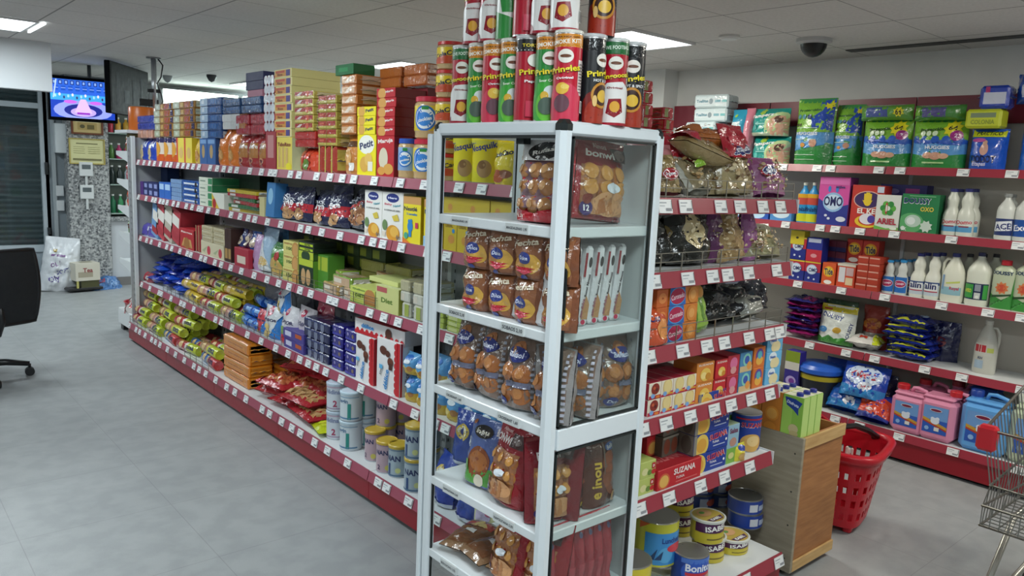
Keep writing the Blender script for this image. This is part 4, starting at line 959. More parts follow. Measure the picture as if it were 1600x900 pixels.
for i in range(4):
    for j in range(2): put(kb[(i + j) % 3], FCL, 1.79 - i * .125, .02 + j * .09, .945, 'clear bag of brown buns with blue oval, %s from the rear post, %s' % (ORD[i], ('open side', 'inner row')[j]), 'bun bags on the third case shelf', jz=(4, -3, 6, -5, 3)[i] + j * 5, lean=-5)
for i in range(3): put(kb[i], FCF, (1.43, 1.545, 1.64)[i], (.03, .035, .02)[i], .945, 'clear bag of brown buns behind the glass front, %s from the corner post' % ORD[i], 'bun bags on the third case shelf', jz=(-8, 5, -6)[i], lean=-3)
# fourth shelf
inou = pouch(.135, .2, .07, '#5b6fae', [('r', .05, .03, .95, .3, '#57a044'), ('o', .5, .36, .33, 1.1, '#8e4a22'), ('o', .5, .38, .26, .9, '#b06a30'), ('o', .6, .1, .14, 1, '#e0d7c2'), ('o', .5, .82, .28, .5, '#2a211c'), ('t', 'inou', .5, .82, .38, .07, 0, '#e8e0cc'), ('o', .14, .92, .05, 1, '#b36a3a'), ('r', .06, .2, .2, .36, '#7cc050')], seed=7, crump=.004)
put(Kind('cake_bag', 'cake', inou), FCL, 1.72, .05, .652, 'blue and green cake bag on the fourth shelf of the display case', 'bagged cakes in the display case', jz=6, lean=-8)
kB2 = Kind('cake_bag', 'cake', bonwi(.15, .235, .075, 13, nm='BONWI')); kB3 = Kind('cake_bag', 'cake', bonwi(.15, .235, .075, 17, '#7c1220', nm='BONWI'))
put(kB2, FCL, 1.575, .02, .652, 'red cake bag with bonny orange buns leaning on the fourth case shelf', 'bagged cakes in the display case', jz=-2, lean=-6, roll=4)
put(kB3, FCL, 1.45, .09, .652, 'darker red cake bag behind the leaning one on the fourth shelf', 'bagged cakes in the display case', jz=4, lean=-4)
put(kB3, FCF, 1.425, .03, .652, 'dark red cake bag behind glass on the fourth shelf, beside the corner post', 'bagged cakes in the display case', jz=-10, lean=-5)
gold = pouch(.1, .2, .06, '#9a7a22', [('r', .1, .1, .9, .8, '#8f3a1c'), ('o', .5, .5, .3, 1, '#b3602c'), ('r', 0, .0, 1, .12, '#c9ac3a')], seed=19, crump=.01)
put(Kind('cake_bag', 'cake', gold), FCF, 1.515, .06, .652, 'shiny gold and brown cake bag between red bag and brown bag', 'bagged cakes in the display case', jz=-4)
brown = pouch(.125, .215, .065, '#5d2c1c', [('o', .75, .45, .35, 1.5, '#8a4a2c'), ('o', .65, .6, .25, 1, '#9c5636'), ('t', 'e inou', .22, .38, .5, 0, 90, '#d8b23c'), ('r', .44, .45, .5, .9, '#7d6658'), ('o', .72, .8, .2, .45, '#5a76b8'), ('t', 'Bella', .72, .8, .26, 0, 8, '#e3e8f4'), ('o', .8, .12, .15, .9, '#c99a5e'), ('o', .8, .12, .08, .9, '#5a2a14'), ('r', .6, .9, .95, .98, '#c9ac3a')], seed=23, crump=.003)
put(Kind('cake_bag', 'cake', brown), FCF, 1.607, .035, .652, 'brown chocolate cake bag with yellow upright lettering behind the glass', 'bagged cakes in the display case', jz=3, lean=-3)
# fifth shelf
loaf = pouch(.13, .2, .05, '#8a6a4c', [('r', .1, .1, .9, .6, '#7a4c2c'), ('r', .1, .62, .9, .8, '#a8392c'), ('p', [(.2, .62), (.8, .62), (.5, .85)], '#cdb36a'), ('r', .3, .4, .6, .5, '#dcdad6')], seed=29, crump=.004, stand=False)
kL = Kind('cake_bag', 'cake', loaf)
for i in range(3): put(kL, FCL, 1.8 - i * .11, .015 + i * .01, .412 + .004 * i, 'clear brown loaf pack lying flat on the lowest case shelf, %s from the rear' % ORD[i], 'flat loaf packs in the display case', pose='flat', jz=(20, -8, 12)[i])
put(kB2, FCL, 1.565, .03, .412, 'red bun bag standing at the open side of the lowest case shelf', 'bagged cakes in the display case', jz=-3, lean=-10)
put(kB2, FCL, 1.44, .045, .412, 'red bun bag near the corner post of the lowest case shelf', 'bagged cakes in the display case', jz=3, lean=-10)
stick = pouch(.036, .2, .04, '#a8333f', [('o', .5, .9, .2, 1.2, '#6f6a92'), ('r', .2, .1, .8, .5, '#b8404c')], seed=31, crump=.003, nu=6, nv=16)
kS = Kind('cake_roll_pack', 'cake', stick)
for i in range(7): put(kS, FCF, 1.405 + i * .038, .025, .412, 'red wrapped swiss roll standing behind glass, %s from the corner post' % ORD[i], 'upright red swiss rolls', jz=(i * 37 % 9) - 4)
lay = Kind('cake_roll_pack', 'cake', pouch(.04, .26, .036, '#b23a44', [('r', .2, .1, .8, .9, '#bf4a52')], seed=33, crump=.002, nu=6, nv=18, stand=False))
put(lay, FCF, 1.5, .02, .614, 'long red swiss roll lying across the tops of the upright ones', 'upright red swiss rolls', pose='edge', jz=0)
for i in range(2): put(kL, FCL, 1.75 - i * .15, .02, .14, 'brown loaf pack on the bottom board of the case, %s' % ('rear' if i == 0 else 'middle'), 'flat loaf packs in the display case', pose='flat', jz=10 * i)
# ================================================================ the long biscuit run
Z1, Z2_, Z3, Z4 = GZ
g = 'biscuits on the top shelf of the long run'
def G(*a, **k): return goods(FG, *a, **k)
COOK = lambda c0='#c98b45', c1='#dba765': [('o', .5, .3, .26, 1, c0), ('o', .5, .3, .18, 1, c1)]
# far end
t = G(214, 238, 216, Z1, 'biscuit_pouch', 'biscuits', 'pouch', '#1d3fae', 'blue biscuit pouch on top shelf at doorway end', g, F=[('t', 'SUN', .5, .7, .7, 0, 10, '#dfe6f5'), ('o', .5, .35, .16, 2, '#c8b48a')], nx=2, d=.12)
t = G(214, 238, 203, t, 'biscuit_roll', 'biscuits', 'brick', '#c9917a', 'pinkish brown roll pack above the blue pouches', g, nx=3, d=.2, end='#d8c0a8')
G(214, 240, 180, t, 'biscuit_pack', 'biscuits', 'brick', '#2b3f9c', 'shiny blue pack over the pinkish packs', g, nx=1, nz=2, d=.2, end='#8fa6d6')
t = G(240, 276, 214, Z1, 'biscuit_tube', 'biscuits', 'tin', '#e2d6c8', 'purple-topped orange and white biscuit tube on top shelf', g, F=[('r', 0, .78, 1, .97, '#2a2255'), ('r', 0, .02, 1, .3, '#c9571d'), ('o', .5, .5, .2, 1.2, '#d99a3c')], nx=3, rim='#2a2255')
G(240, 304, 159, t, 'biscuit_pack', 'biscuits', 'brick', '#a87a3a', 'long golden brown biscuit pack over the tubes', g, F=[('r', 0, .05, .3, .95, '#b9bfa4'), ('r', .1, .3, .2, .7, '#d8dcc8'), ('r', .55, .1, .8, .9, '#a8542c'), ('r', .84, .1, .97, .9, '#3a2a4a'), ('r', .36, .2, .5, .8, '#c9a45a')], nx=2, nz=5, d=.12, end='#c9cbb0')
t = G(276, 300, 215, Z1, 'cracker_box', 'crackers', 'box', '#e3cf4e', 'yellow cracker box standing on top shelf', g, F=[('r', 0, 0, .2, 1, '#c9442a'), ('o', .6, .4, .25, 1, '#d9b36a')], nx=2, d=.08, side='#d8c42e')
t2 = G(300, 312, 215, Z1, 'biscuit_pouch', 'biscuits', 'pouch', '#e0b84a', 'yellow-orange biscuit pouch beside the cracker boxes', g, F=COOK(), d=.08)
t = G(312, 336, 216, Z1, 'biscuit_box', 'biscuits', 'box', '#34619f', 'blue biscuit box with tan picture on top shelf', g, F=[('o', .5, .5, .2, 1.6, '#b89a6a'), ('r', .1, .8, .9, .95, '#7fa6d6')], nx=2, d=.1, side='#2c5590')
G(312, 346, 152, t, 'biscuit_pack', 'biscuits', 'brick', '#2f5690', 'long blue biscuit pack with silver end, first pile', g, F=[('r', 0, .04, .36, .96, '#a9c0d8'), ('r', .08, .3, .2, .8, '#d8e4ee'), ('r', .5, .2, .8, .8, '#3a6aa8')], nz=5, d=.14, end='#c6d2de', ny=1)
t = G(336, 366, 202, Z1, 'biscuit_pouch', 'biscuits', 'pouch', '#e07a1e', 'bright orange biscuit pouch on top shelf', g, F=[('r', .1, .4, .5, .6, '#d8b06a')] + COOK(), nx=2, d=.09)
t = G(346, 384, 178, t, 'biscuit_pack', 'biscuits', 'brick', '#b3733a', 'brown biscuit pack with white end over the orange pouches', g, F=[('o', .2, .5, .2, .9, '#dcdcda'), ('o', .55, .5, .2, .9, '#d0d0ce')], nz=2, d=.14, end='#dcdcda')
G(346, 408, 152, t, 'biscuit_pack', 'biscuits', 'brick', '#30517f', 'long blue biscuit pack at the top of the blue pile', g, F=[('r', 0, .5, 1, .9, '#3b6092'), ('r', .1, .2, .2, .8, '#24406a')], nx=2, nz=2, d=.2, end='#b8c6d6')
t = G(367, 415, 210, Z1, 'biscuit_pouch', 'biscuits', 'pouch', '#a3292c', 'red pouch of ring biscuits on top shelf', g, F=[('r', .1, .3, .9, .75, '#b5793c'), ('t', 'Hojaldre', .5, .63, .8, 0, 0, '#efe6dc'), ('o', .5, .2, .2, .7, '#c98b6a'), ('o', .5, .2, .11, .7, '#7a1a1c')], nx=3, d=.1)
G(367, 413, 178, t, 'biscuit_pouch', 'biscuits', 'brick', '#a51f2e', 'shiny red biscuit pack lying over the ring biscuits', g, nx=2, nz=2, d=.14, end='#c0404a')
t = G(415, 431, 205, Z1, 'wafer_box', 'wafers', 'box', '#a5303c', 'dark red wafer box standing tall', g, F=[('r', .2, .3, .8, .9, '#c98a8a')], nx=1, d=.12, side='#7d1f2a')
G(410, 431, 117, t, 'wafer_pack', 'wafers', 'brick', '#a8303c', 'red wafer pack with white end in the tall pile', g, F=[('o', .2, .5, .16, 1.1, '#dcdde4'), ('o', .5, .5, .16, 1.1, '#d0d2dc'), ('o', .8, .5, .16, 1.1, '#dcdde4')], nz=6, d=.2, end='#dcdde4')
t = G(384, 411, 138, t, 'biscuit_box', 'biscuits', 'box', '#1d2254', 'dark blue box at the top of the pile', g, nz=1, d=.12) if 0 else t
zt = zat(398, 168, 0, GX + .1) 
z_ = G(386, 410, 140, zt, 'biscuit_box', 'biscuits', 'box', '#c07c92', 'pink biscuit box under the dark blue ones', g, d=.12, dep=.08)
G(384, 411, 112, z_, 'biscuit_box', 'biscuits', 'box', '#1f2558', 'dark blue biscuit box high above the red pouches', g, nz=2, d=.12, dep=.08)
G(386, 411, 180, t - .02, 'biscuit_pack', 'biscuits', 'box', '#7c8a92', 'grey-green biscuit pack under the pink box', g, d=.12, dep=.1)
# yellow sticks boxes
t = G(432, 455, 214, Z1, 'breadstick_box', 'breadsticks', 'box', '#e9d25a', 'yellow upright box of breadsticks on top shelf', g, F=[('r', .1, .08, .25, .7, '#d8b36a'), ('r', .35, .08, .5, .7, '#d8b36a'), ('r', .6, .08, .75, .68, '#d8b36a'), ('o', .8, .12, .18, .6, '#f2e22e'), ('t', 'TuboRico', .5, .78, .85, .12, 0, '#8a2a2a')], d=.1, side='#c7d0a0')
stick = [('r', .05, .12, .95, .88, '#d9973c'), ('r', .7, .14, .93, .86, '#4a3f86'), ('r', .1, .55, .62, .82, '#c9502e'), ('t', 'Rico', .35, .36, .3, .3, 0, '#7a2a1c')]
G(428, 455, 107, t, 'breadstick_box', 'breadsticks', 'box', '#ece4a8', 'flat yellow breadstick box in the tall pile', g, F=stick, nz=8, d=.3, side='#d8cf8a', ny=1)
t = G(458, 492, 230, Z1, 'biscuit_pouch', 'biscuits', 'pouch', '#b52a22', 'red pouch of tomato snacks on top shelf', g, F=[('o', x, y, .12, 1, '#d6492c') for x in (.25, .6, .85) for y in (.25, .5, .75)] + [('o', .55, .3, .12, 1, '#6a8a3a')], nx=1, d=.12)
t = G(458, 494, 205, t, 'biscuit_pack', 'biscuits', 'brick', '#b32a24', 'red snack pack lying over the tomato pouch', g, nz=2, d=.16, end='#d8a0a0')
G(458, 490, 142, t, 'biscuit_pack', 'biscuits', 'brick', '#c8b45a', 'yellow and red layered biscuit pack in the middle pile', g, F=[('r', .02, .45, .98, .98, '#a82a24'), ('p', [(.1, .5), (.3, .5), (.45, .9), (.3, .9)], '#e4d4cc'), ('o', .7, .7, .08, 1, '#d05a3a')], nz=5, d=.2, end='#d8c8a0', dep=.02)
t = G(496, 525, 228, Z1, 'biscuit_pack', 'biscuits', 'brick', '#a8382a', 'narrow upright red pack with yellow edges', g, F=[('r', .0, 0, .25, 1, '#c8b85a')], nx=3, d=.1, end='#c8b85a')
G(494, 526, 148, t, 'biscuit_pack', 'biscuits', 'brick', '#b8a84a', 'olive and red biscuit pack in the second middle pile', g, F=[('r', .02, .4, .98, .96, '#a03024'), ('r', .1, .55, .35, .8, '#c8604a'), ('r', .48, .0, .5, 1, '#8a7a30')], nz=6, d=.22, end='#c8b47a')
t = G(530, 556, 210, Z1, 'biscuit_pouch', 'biscuits', 'pouch', '#c8813a', 'tan pouch of round biscuits with white glass picture', g, F=[('r', .15, .7, .85, .85, '#5a3a24'), ('o', .4, .45, .25, 1, '#dba765'), ('r', .5, .1, .75, .3, '#e9e6e0')], nx=1, d=.1)
t = G(530, 557, 116, t, 'biscuit_pack', 'biscuits', 'brick', '#bf7436', 'orange film biscuit pack with pale end', g, F=[('r', .06, .2, .9, .8, '#d8ab82'), ('p', [(.2, .2), (.5, .2), (.8, .8), (.6, .8)], '#ecd8c4')], nz=6, d=.3, end='#d8c0a8')  # pale patches paint film glare onto the wrapper front
G(523, 552, 100, t, 'biscuit_box', 'biscuits', 'box', '#1f6b3c', 'green box topping the orange biscuit pile', g, F=[('r', .2, .3, .7, .7, '#2c8a50')], d=.12)
petit = [('o', .5, .76, .42, .62, '#f1f0e6'), ('t', 'Petit', .5, .76, .72, .17, 10, '#1f2a5c'), ('o', .4, .28, .24, .9, '#dba94a'), ('o', .62, .4, .2, .9, '#e6bd62'), ('r', .6, .12, .85, .35, '#ece8d8')]
t = G(557, 586, 210, Z1, 'biscuit_box', 'biscuits', 'box', '#efdf1c', 'bright yellow upright biscuit box with white oval', g, F=petit, d=.1, side='#dcc91a', top='#efdf1c')
G(557, 586, 166, t, 'biscuit_box', 'biscuits', 'box', '#efdf1c', 'bright yellow small biscuit box over the upright one', g, F=[('o', .25, .5, .18, .8, '#d9a54a'), ('t', 'Petit', .68, .6, .42, .36, 6, '#1f2a5c')], nz=3, d=.16, side='#dcc91a')
mar = [('t', 'Maruja', .5, .87, .85, .13, 4, '#f3e9e4'), ('o', .4, .45, .26, 1.3, '#d8cdb4'), ('o', .7, .2, .28, .6, '#d8a04a'), ('o', .3, .15, .22, .6, '#d89a44')]
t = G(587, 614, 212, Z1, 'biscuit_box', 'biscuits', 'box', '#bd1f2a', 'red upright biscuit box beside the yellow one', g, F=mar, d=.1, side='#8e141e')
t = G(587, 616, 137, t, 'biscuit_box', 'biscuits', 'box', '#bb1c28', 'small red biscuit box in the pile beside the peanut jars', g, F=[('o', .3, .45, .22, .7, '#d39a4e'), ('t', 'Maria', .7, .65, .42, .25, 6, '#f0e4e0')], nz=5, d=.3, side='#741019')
G(590, 668, 102, t + .02, 'biscuit_pack', 'biscuits', 'brick', '#b5652e', 'orange film biscuit pack lying over the red box pile', g, nx=2, nz=2, d=.16, end='#d8b8a0', dep=.16)
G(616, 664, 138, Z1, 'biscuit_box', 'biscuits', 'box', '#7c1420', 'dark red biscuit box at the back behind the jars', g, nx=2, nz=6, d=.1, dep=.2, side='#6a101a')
# jars
def jar(r, h, base, lid, F, nuts='#c8a878'):
    mb = round_body([(r * .82, 0, (nuts, 'g')), (r * .95, h * .04, (nuts, 'g')), (r * .96, h * .16, (nuts, 'g')), (r, h * .2), (r, h * .78, (nuts, 'g')), (r * .97, h * .84, (nuts, 'g')), (r * .88, h * .88)], base, r * 1.0, h * .2, h * .78, F, 'p', 24, arc=2.4, rots=(35,))
    for k in range(16): # nuts showing in the clear base
        a = k * 2.4; mb.lathe([(.001, -.008), (.008, -.004), (.008, .004), (.001, .008)], ('#d6b88a', 'p'), 6, c=(r * .86 * math.cos(a), r * .86 * math.sin(a) + r)) if 0 else None
    ld = shift(MB().lathe([(r * .93, h * .875), (r * .95, h * .88), (r * .95, h * .985), (r * .9, h), (.0005, h)], (lid, 'p'), 24, caps=False), 0, r, 0)
    return mb, [('lid', ld)]
nutF = [('o', .45, .5, .3, 1, '#2c73c9'), ('o', .45, .5, .25, 1, '#e8eef4'), ('o', .45, .46, .18, .9, '#3a86d6'), ('t', 'cookies', .46, .46, .36, 0, 12, '#f2f6fa'), ('r', .38, .84, .56, .97, '#2c8a3a')]
def jars(px0, px1, pyt, z, base, lid, F, desc, nm='jar', nz=1, cat='jar', dep=.03, d=0):
    w, c, h = size(FG, px0, px1, pyt, z, dep); mb, pr = jar(w / 2 * .96 if not d else d / 2, h / nz, base, lid, F); kd = Kind(nm, cat, mb, pr)
    stack(kd, FG, c, dep, z, desc, g, 1, nz, jit=6); return z + h
jars(613, 633, 216, Z1, '#8fb0dc', '#2a56b8', nutF, 'small blue-lidded peanut jar on top shelf')
t = jars(633, 665, 217, Z1, '#dcc23a', '#c72440', nutF, 'big red-lidded yellow peanut jar, lower of two')
jars(635, 667, 150, t, '#dcc23a', '#c72440', nutF, 'big red-lidded yellow peanut jar, standing on another')
coca = [('t', 'ColaCao', .45, .6, .8, .3, 12, '#1c1a3c'), ('o', .5, .15, .5, .3, '#c2481e')]
jars(664, 697, 66, Z1, '#e3c322', '#c9221e', coca, 'yellow cocoa jar with red lid in the tower', 'cocoa_jar', 5, d=.125)
neq = [('o', .5, .5, .46, .8, '#e8d21a'), ('t', 'Nesquik', .45, .72, .8, .17, 12, '#1d2a86'), ('o', .5, .3, .2, 1.1, '#b08a5a'), ('o', .45, .38, .1, 1, '#8a6238')]
G(698, 757, 208, Z1, 'cocoa_tin', 'cocoa', 'tin', '#d8cd24', 'yellow cocoa tin with blue lettering seen through the display case', g, F=neq, nx=2, bands=((.93, .96, '#1d2a86'),), rots=(38,))
G(698, 757, 165, Z1 + .155, 'cocoa_tin', 'cocoa', 'tin', '#d8cd24', 'yellow cocoa tin of the upper tier seen through the case', g, F=neq, nx=2, rots=(38,))
G(760, 797, 218, Z1, 'cocoa_pouch', 'cocoa', 'pouch', '#e0c61e', 'yellow cocoa pouch at the very end of the top shelf', g, F=[('t', 'ColaCao', .5, .7, .8, .12, 10, '#1c1a3c'), ('o', .4, .2, .3, .6, '#b5562a'), ('o', .7, .25, .2, .6, '#8a4a24')], d=.09)

# ---------------------------------------------------------------- second shelf
g = 'goods on the second shelf of the long run'
G(214, 223, 283, Z2_, 'biscuit_box', 'biscuits', 'box', '#5c3a86', 'small purple box at the doorway end of the second shelf', g, d=.1)
G(224, 247, 285, Z2_, 'biscuit_box', 'biscuits', 'box', '#1b2560', 'small navy biscuit box with pale squares', g, F=[('r', .2, .2, .8, .8, '#8c96c8')], nx=3, nz=2, d=.08)
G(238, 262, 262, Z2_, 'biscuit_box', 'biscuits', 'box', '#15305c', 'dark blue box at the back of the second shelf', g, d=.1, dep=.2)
t = G(248, 266, 285, Z2_, 'biscuit_box', 'biscuits', 'box', '#2a62b8', 'bright blue biscuit box on the second shelf', g, F=[('r', .1, .55, .9, .9, '#a8c6e8')], nx=2, d=.09)
G(266, 284, 280, Z2_, 'biscuit_pack', 'biscuits', 'brick', '#7fa0cc', 'pale blue biscuit pack in the blue pile', g, nz=5, d=.18, end='#d0dcea')
G(284, 312, 282, Z2_, 'biscuit_pack', 'biscuits', 'brick', '#1d56a8', 'royal blue sandwich biscuit pack in the pile', g, F=[('r', .1, .3, .9, .6, '#e6ecf6'), ('o', .8, .3, .06, 1, '#2a1d18')], nz=4, d=.18, end='#4a86cc')
G(311, 331, 277, Z2_, 'biscuit_box', 'biscuits', 'box', '#d8dccc', 'white and green biscuit box in the low pile', g, F=[('r', .7, .1, 1, .9, '#3a8a5a'), ('r', .1, .4, .5, .6, '#8a9a8a')], nz=4, d=.2, side='#2c7a4c')
G(331, 350, 302, Z2_, 'biscuit_box', 'biscuits', 'box', '#dcdcd0', 'white biscuit box with red and yellow corner', g, F=[('p', [(0, 0), (.6, 0), (0, 1)], '#d8b82e'), ('o', .2, .3, .15, 1, '#b32a2a')], d=.12)
rnd2 = random.Random(8)
for i, c in enumerate(['#b39a2a', '#2a6a3a', '#a8242e', '#2a6a3a', '#b02a2e', '#c9b02e']):
    w, cc, h = size(FG, 352, 404, 297, Z2_); kd = Kind('chocolate_bar_pack', 'chocolate', brick(w * .92, .16, h / 6.2, c, [('r', .1, .2, .3, .8, '#d6d6d0')], [('r', .1, .1, .6, .9, c)], '#d8d8d0', fin='g'))
    put(kd, FG, cc + rnd2.uniform(-.02, .02), .03, Z2_ + i * h / 6, 'flat %s pack in the loose pile on the second shelf, %s from the bottom' % ({'#b39a2a': 'gold', '#2a6a3a': 'green', '#a8242e': 'crimson', '#b02a2e': 'red', '#c9b02e': 'yellow'}[c], ORD[i]), 'flat packs in a loose pile', jz=rnd2.uniform(-9, 9))
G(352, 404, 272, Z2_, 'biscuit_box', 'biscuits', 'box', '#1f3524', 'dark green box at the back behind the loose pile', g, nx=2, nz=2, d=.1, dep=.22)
G(405, 413, 308, Z2_, 'cracker_box', 'crackers', 'box', '#c9bf8c', 'cream cracker box beside the loose pile', g, d=.1)
G(414, 427, 286, Z2_, 'snack_box', 'snacks', 'box', '#3a78b0', 'tall sky blue box on the second shelf', g, F=[('o', .5, .6, .3, 1.4, '#8fc0e0')], d=.08, lean=-4)
oats = lambda n: [('r', .0, .25, 1, .5, '#b3202e'), ('t', 'SNACK', .5, .62, .6, .09, 0, '#e6e8ee'), ('t', 'time', .5, .5, .5, 0, 10, '#fff'), ('o', .5, .18, .3, .6, '#b98a5c'), ('o', .35, .1, .18, .7, '#caa070')]
w, cc, h = size(FG, 428, 462, 292, Z2_)
for i, (a, b, py) in enumerate(((427, 452, 293), (446, 470, 292), (466, 482, 298), (480, 500, 298), (498, 522, 290))):
    w, cc, h = size(FG, a, b, py, Z2_); kd = Kind('snack_bag', 'snacks', pouch(max(w, .16), h, .1, '#1a1f44', oats(i), seed=40 + i, crump=.009))
    put(kd, FG, cc, .05 + .05 * (i == 2), Z2_, 'navy and red snack bag on the second shelf, %s from doorway' % ORD[i], 'navy snack bags', jz=(6, -5, 4, -6, 8)[i], lean=-6)
w, cc, h = size(FG, 516, 564, 288, Z2_); kd = Kind('cereal_bag', 'cereal', pouch(w * 1.05, h, .12, '#171a2e', [('o', .55, .3, .3, .6, '#8a5a38'), ('o', .4, .25, .15, .7, '#b08058'), ('o', .7, .22, .13, .7, '#b08058'), ('t', 'CHOCO', .4, .62, .5, .1, 14, '#b8bcc8'), ('t', 'Flakes', .5, .52, .5, .08, 14, '#c03a3a')], seed=47, crump=.012, taper=.25))
put(kd, FG, cc, .06, Z2_, 'dark brown and navy cereal bag slumped beside the white baby cereal boxes', 'navy snack bags', jz=-8, lean=-10)
hero = [('o', .5, .88, .3, .4, '#1f2f7c'), ('t', 'Hero', .5, .88, .42, .045, 0, '#eef0fa'), ('t', 'Baby', .3, .74, .36, .055, 0, '#d06a7a'), ('t', 'Natur', .72, .73, .36, .05, 8, '#5aa0b0'), ('t', '8 CEREALES MIEL', .5, .62, .76, .035, 0, '#8a8a8a'), ('o', .55, .14, .32, .7, '#d6952c'), ('o', .62, .18, .2, .7, '#e8b650'), ('o', .16, .3, .12, 1.2, '#6f8a58'), ('p', [(.5, .5), (.75, .55), (.85, .42), (.6, .4)], '#d8c04a'), ('r', .04, .06, .2, .16, '#e2d8c8'), ('t', '6m', .82, .08, .2, 0, 0, '#8a7a6a')]
G(567, 595, 297, Z2_, 'baby_cereal_box', 'baby cereal', 'box', '#ebe9e4', 'white baby cereal box with blue oval, doorway side of the pair', g, F=hero, d=.07, side='#d3cfc2', top='#c9c6bd')
G(595, 627, 300, Z2_, 'baby_cereal_box', 'baby cereal', 'box', '#ebe9e4', 'white baby cereal box with blue oval, case side of the pair', g, F=hero, d=.07, side='#cfcbb8')
nest = [('r', 0, .84, 1, 1, '#cf9a5c'), ('t', 'Nestlé', .42, .74, .76, .09, 0, '#2b3550'), ('t', '5 cereales', .5, .63, .6, .05, 0, '#2f7fc0'), ('o', .42, .36, .16, 1.1, '#2f86c9'), ('o', .36, .47, .07, 1, '#2f86c9'), ('o', .48, .48, .07, 1, '#2f86c9'), ('r', .34, .14, .5, .3, '#2f86c9'), ('r', .72, .34, .88, .46, '#c9385a'), ('o', .2, .16, .12, .9, '#4aa88a'), ('p', [(0, 0), (.5, 0), (0, .12)], '#e0792c')]
nestb = nest[:1] + [('r', 0, 0, 1, .22, '#9cc8e6')] + nest[1:7] + [('t', '8 EFECTO', .4, .1, .5, .05, 0, '#1f5a9c')]
G(628, 655, 307, Z2_, 'baby_cereal_box', 'baby cereal', 'box', '#ecd92c', 'yellow baby cereal box with blue bear shape on the second shelf', g, F=nest, d=.07, side='#cdb21e', nx=1)
G(660, 688, 312, Z2_, 'baby_cereal_box', 'baby cereal', 'box', '#ecd92c', 'yellow and pale blue baby cereal box beside the display case post', g, F=nestb, d=.07, side='#cdb21e')
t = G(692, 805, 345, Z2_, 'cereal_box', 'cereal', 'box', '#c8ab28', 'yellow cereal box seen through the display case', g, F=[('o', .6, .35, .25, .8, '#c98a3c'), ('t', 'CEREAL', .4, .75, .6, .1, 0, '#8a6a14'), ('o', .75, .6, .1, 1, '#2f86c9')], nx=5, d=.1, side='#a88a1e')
G(692, 805, 312, t, 'cereal_box', 'cereal', 'box', '#c8ab28', 'flat yellow cereal box of the upper tier behind glass', g, F=[('o', .3, .5, .1, 1, '#c98a3c')], nx=3, d=.12)

# ---------------------------------------------------------------- third shelf
g = 'goods on the third shelf of the long run'
G(216, 236, 349, Z3, 'biscuit_pouch', 'biscuits', 'pouch', '#5a50a8', 'small violet and white pouch at the doorway end, third shelf', g, F=[('r', .1, .5, .5, .8, '#c8c8de')], nx=2, d=.08)
for i, (a, b, py, c) in enumerate(((236, 246, 322, '#6f9ac8'), (243, 256, 322, '#c0404c'), (254, 268, 325, '#b8b0a0'), (266, 279, 330, '#b03a44'))):
    w, cc, h = size(FG, a, b, py, Z3); kd = Kind('biscuit_box', 'biscuits', cbox(w, .18, h, c, [('r', .1, .5, .9, .8, '#e0dcd4'), ('r', .1, .1, .9, .3, '#a8323c')], side=c))
    put(kd, FG, cc, .04, Z3, 'slim %s biscuit box leaning on its neighbour, third shelf' % ['pale blue', 'crimson', 'beige', 'dark red'][i], 'slim leaning boxes', roll=14)
G(281, 303, 358, Z3, 'biscuit_box', 'biscuits', 'box', '#b2202a', 'red biscuit box with tan biscuit picture, third shelf', g, F=[('t', 'Ringos', .5, .82, .8, .12, 0, '#f1e6dc'), ('p', [(.1, .1), (.5, .3), (.9, .1), (.8, .5), (.3, .55)], '#c9965a'), ('o', .5, .3, .2, .7, '#a06a34')], d=.1, side='#7c141c')
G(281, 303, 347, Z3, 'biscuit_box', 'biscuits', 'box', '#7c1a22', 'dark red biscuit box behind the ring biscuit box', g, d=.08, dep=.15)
G(304, 313, 352, Z3, 'biscuit_pack', 'biscuits', 'brick', '#b03034', 'narrow red and tan pack, third shelf', g, F=[('r', .4, 0, .7, 1, '#caa878')], nx=2, d=.14, pose='stand')
t = G(314, 349, 380, Z3, 'rusk_box', 'rusks', 'box', '#cfc6a8', 'cream rusk box of the lower tier, third shelf', g, F=[('o', .7, .4, .15, 1, '#c23a4c'), ('p', [(.1, .3), (.6, .7), (.3, .2)], '#a8b08a')], nx=2, d=.1, side='#b8ae8a')
G(314, 351, 355, t, 'rusk_pack', 'rusks', 'brick', '#cbbf9c', 'cream rusk pack of the upper tier, third shelf', g, F=[('r', .1, .3, .9, .6, '#b8a880')], nx=2, nz=3, d=.16, end='#ded8c8')
G(351, 361, 357, Z3, 'chocolate_box', 'chocolate', 'box', '#3c221c', 'dark brown upright chocolate box, third shelf', g, F=[('r', .1, .1, .9, .4, '#b08a50')], nx=2, d=.12)
for i, (a, b, py, c) in enumerate(((363, 372, 358, '#22306c'), (371, 381, 360, '#4a1c3a'), (380, 391, 362, '#24509c'))):
    w, cc, h = size(FG, a, b, py, Z3); kd = Kind('sweet_bag', 'sweets', pouch(max(w, .1), h, .08, c, [('r', .1, .2, .9, .5, '#b3304a'), ('o', .5, .7, .3, 1, '#c9b8a0')], seed=60 + i, crump=.01))
    put(kd, FG, cc, .05, Z3, 'small upright %s sweet bag on the third shelf' % ['navy', 'plum', 'blue'][i], 'small sweet bags', jz=i * 6 - 6)
G(366, 388, 388, Z3, 'sweet_box', 'sweets', 'box', '#a8283a', 'low red box in front of the small sweet bags', g, F=[('r', .2, .2, .8, .6, '#d8c8b8')], d=.03, dep=.01)
G(391, 402, 366, Z3, 'flour_bag', 'flour', 'pouch', '#b890b8', 'narrow pink bag, third shelf', g, d=.08)
G(396, 415, 358, Z3, 'snack_bag', 'snacks', 'pouch', '#9fb8d0', 'white and sky blue bag, third shelf', g, F=[('p', [(0, 0), (1, 0), (.3, .8)], '#d8dde0'), ('o', .5, .2, .3, .6, '#d8b878')], d=.1, lean=-8)
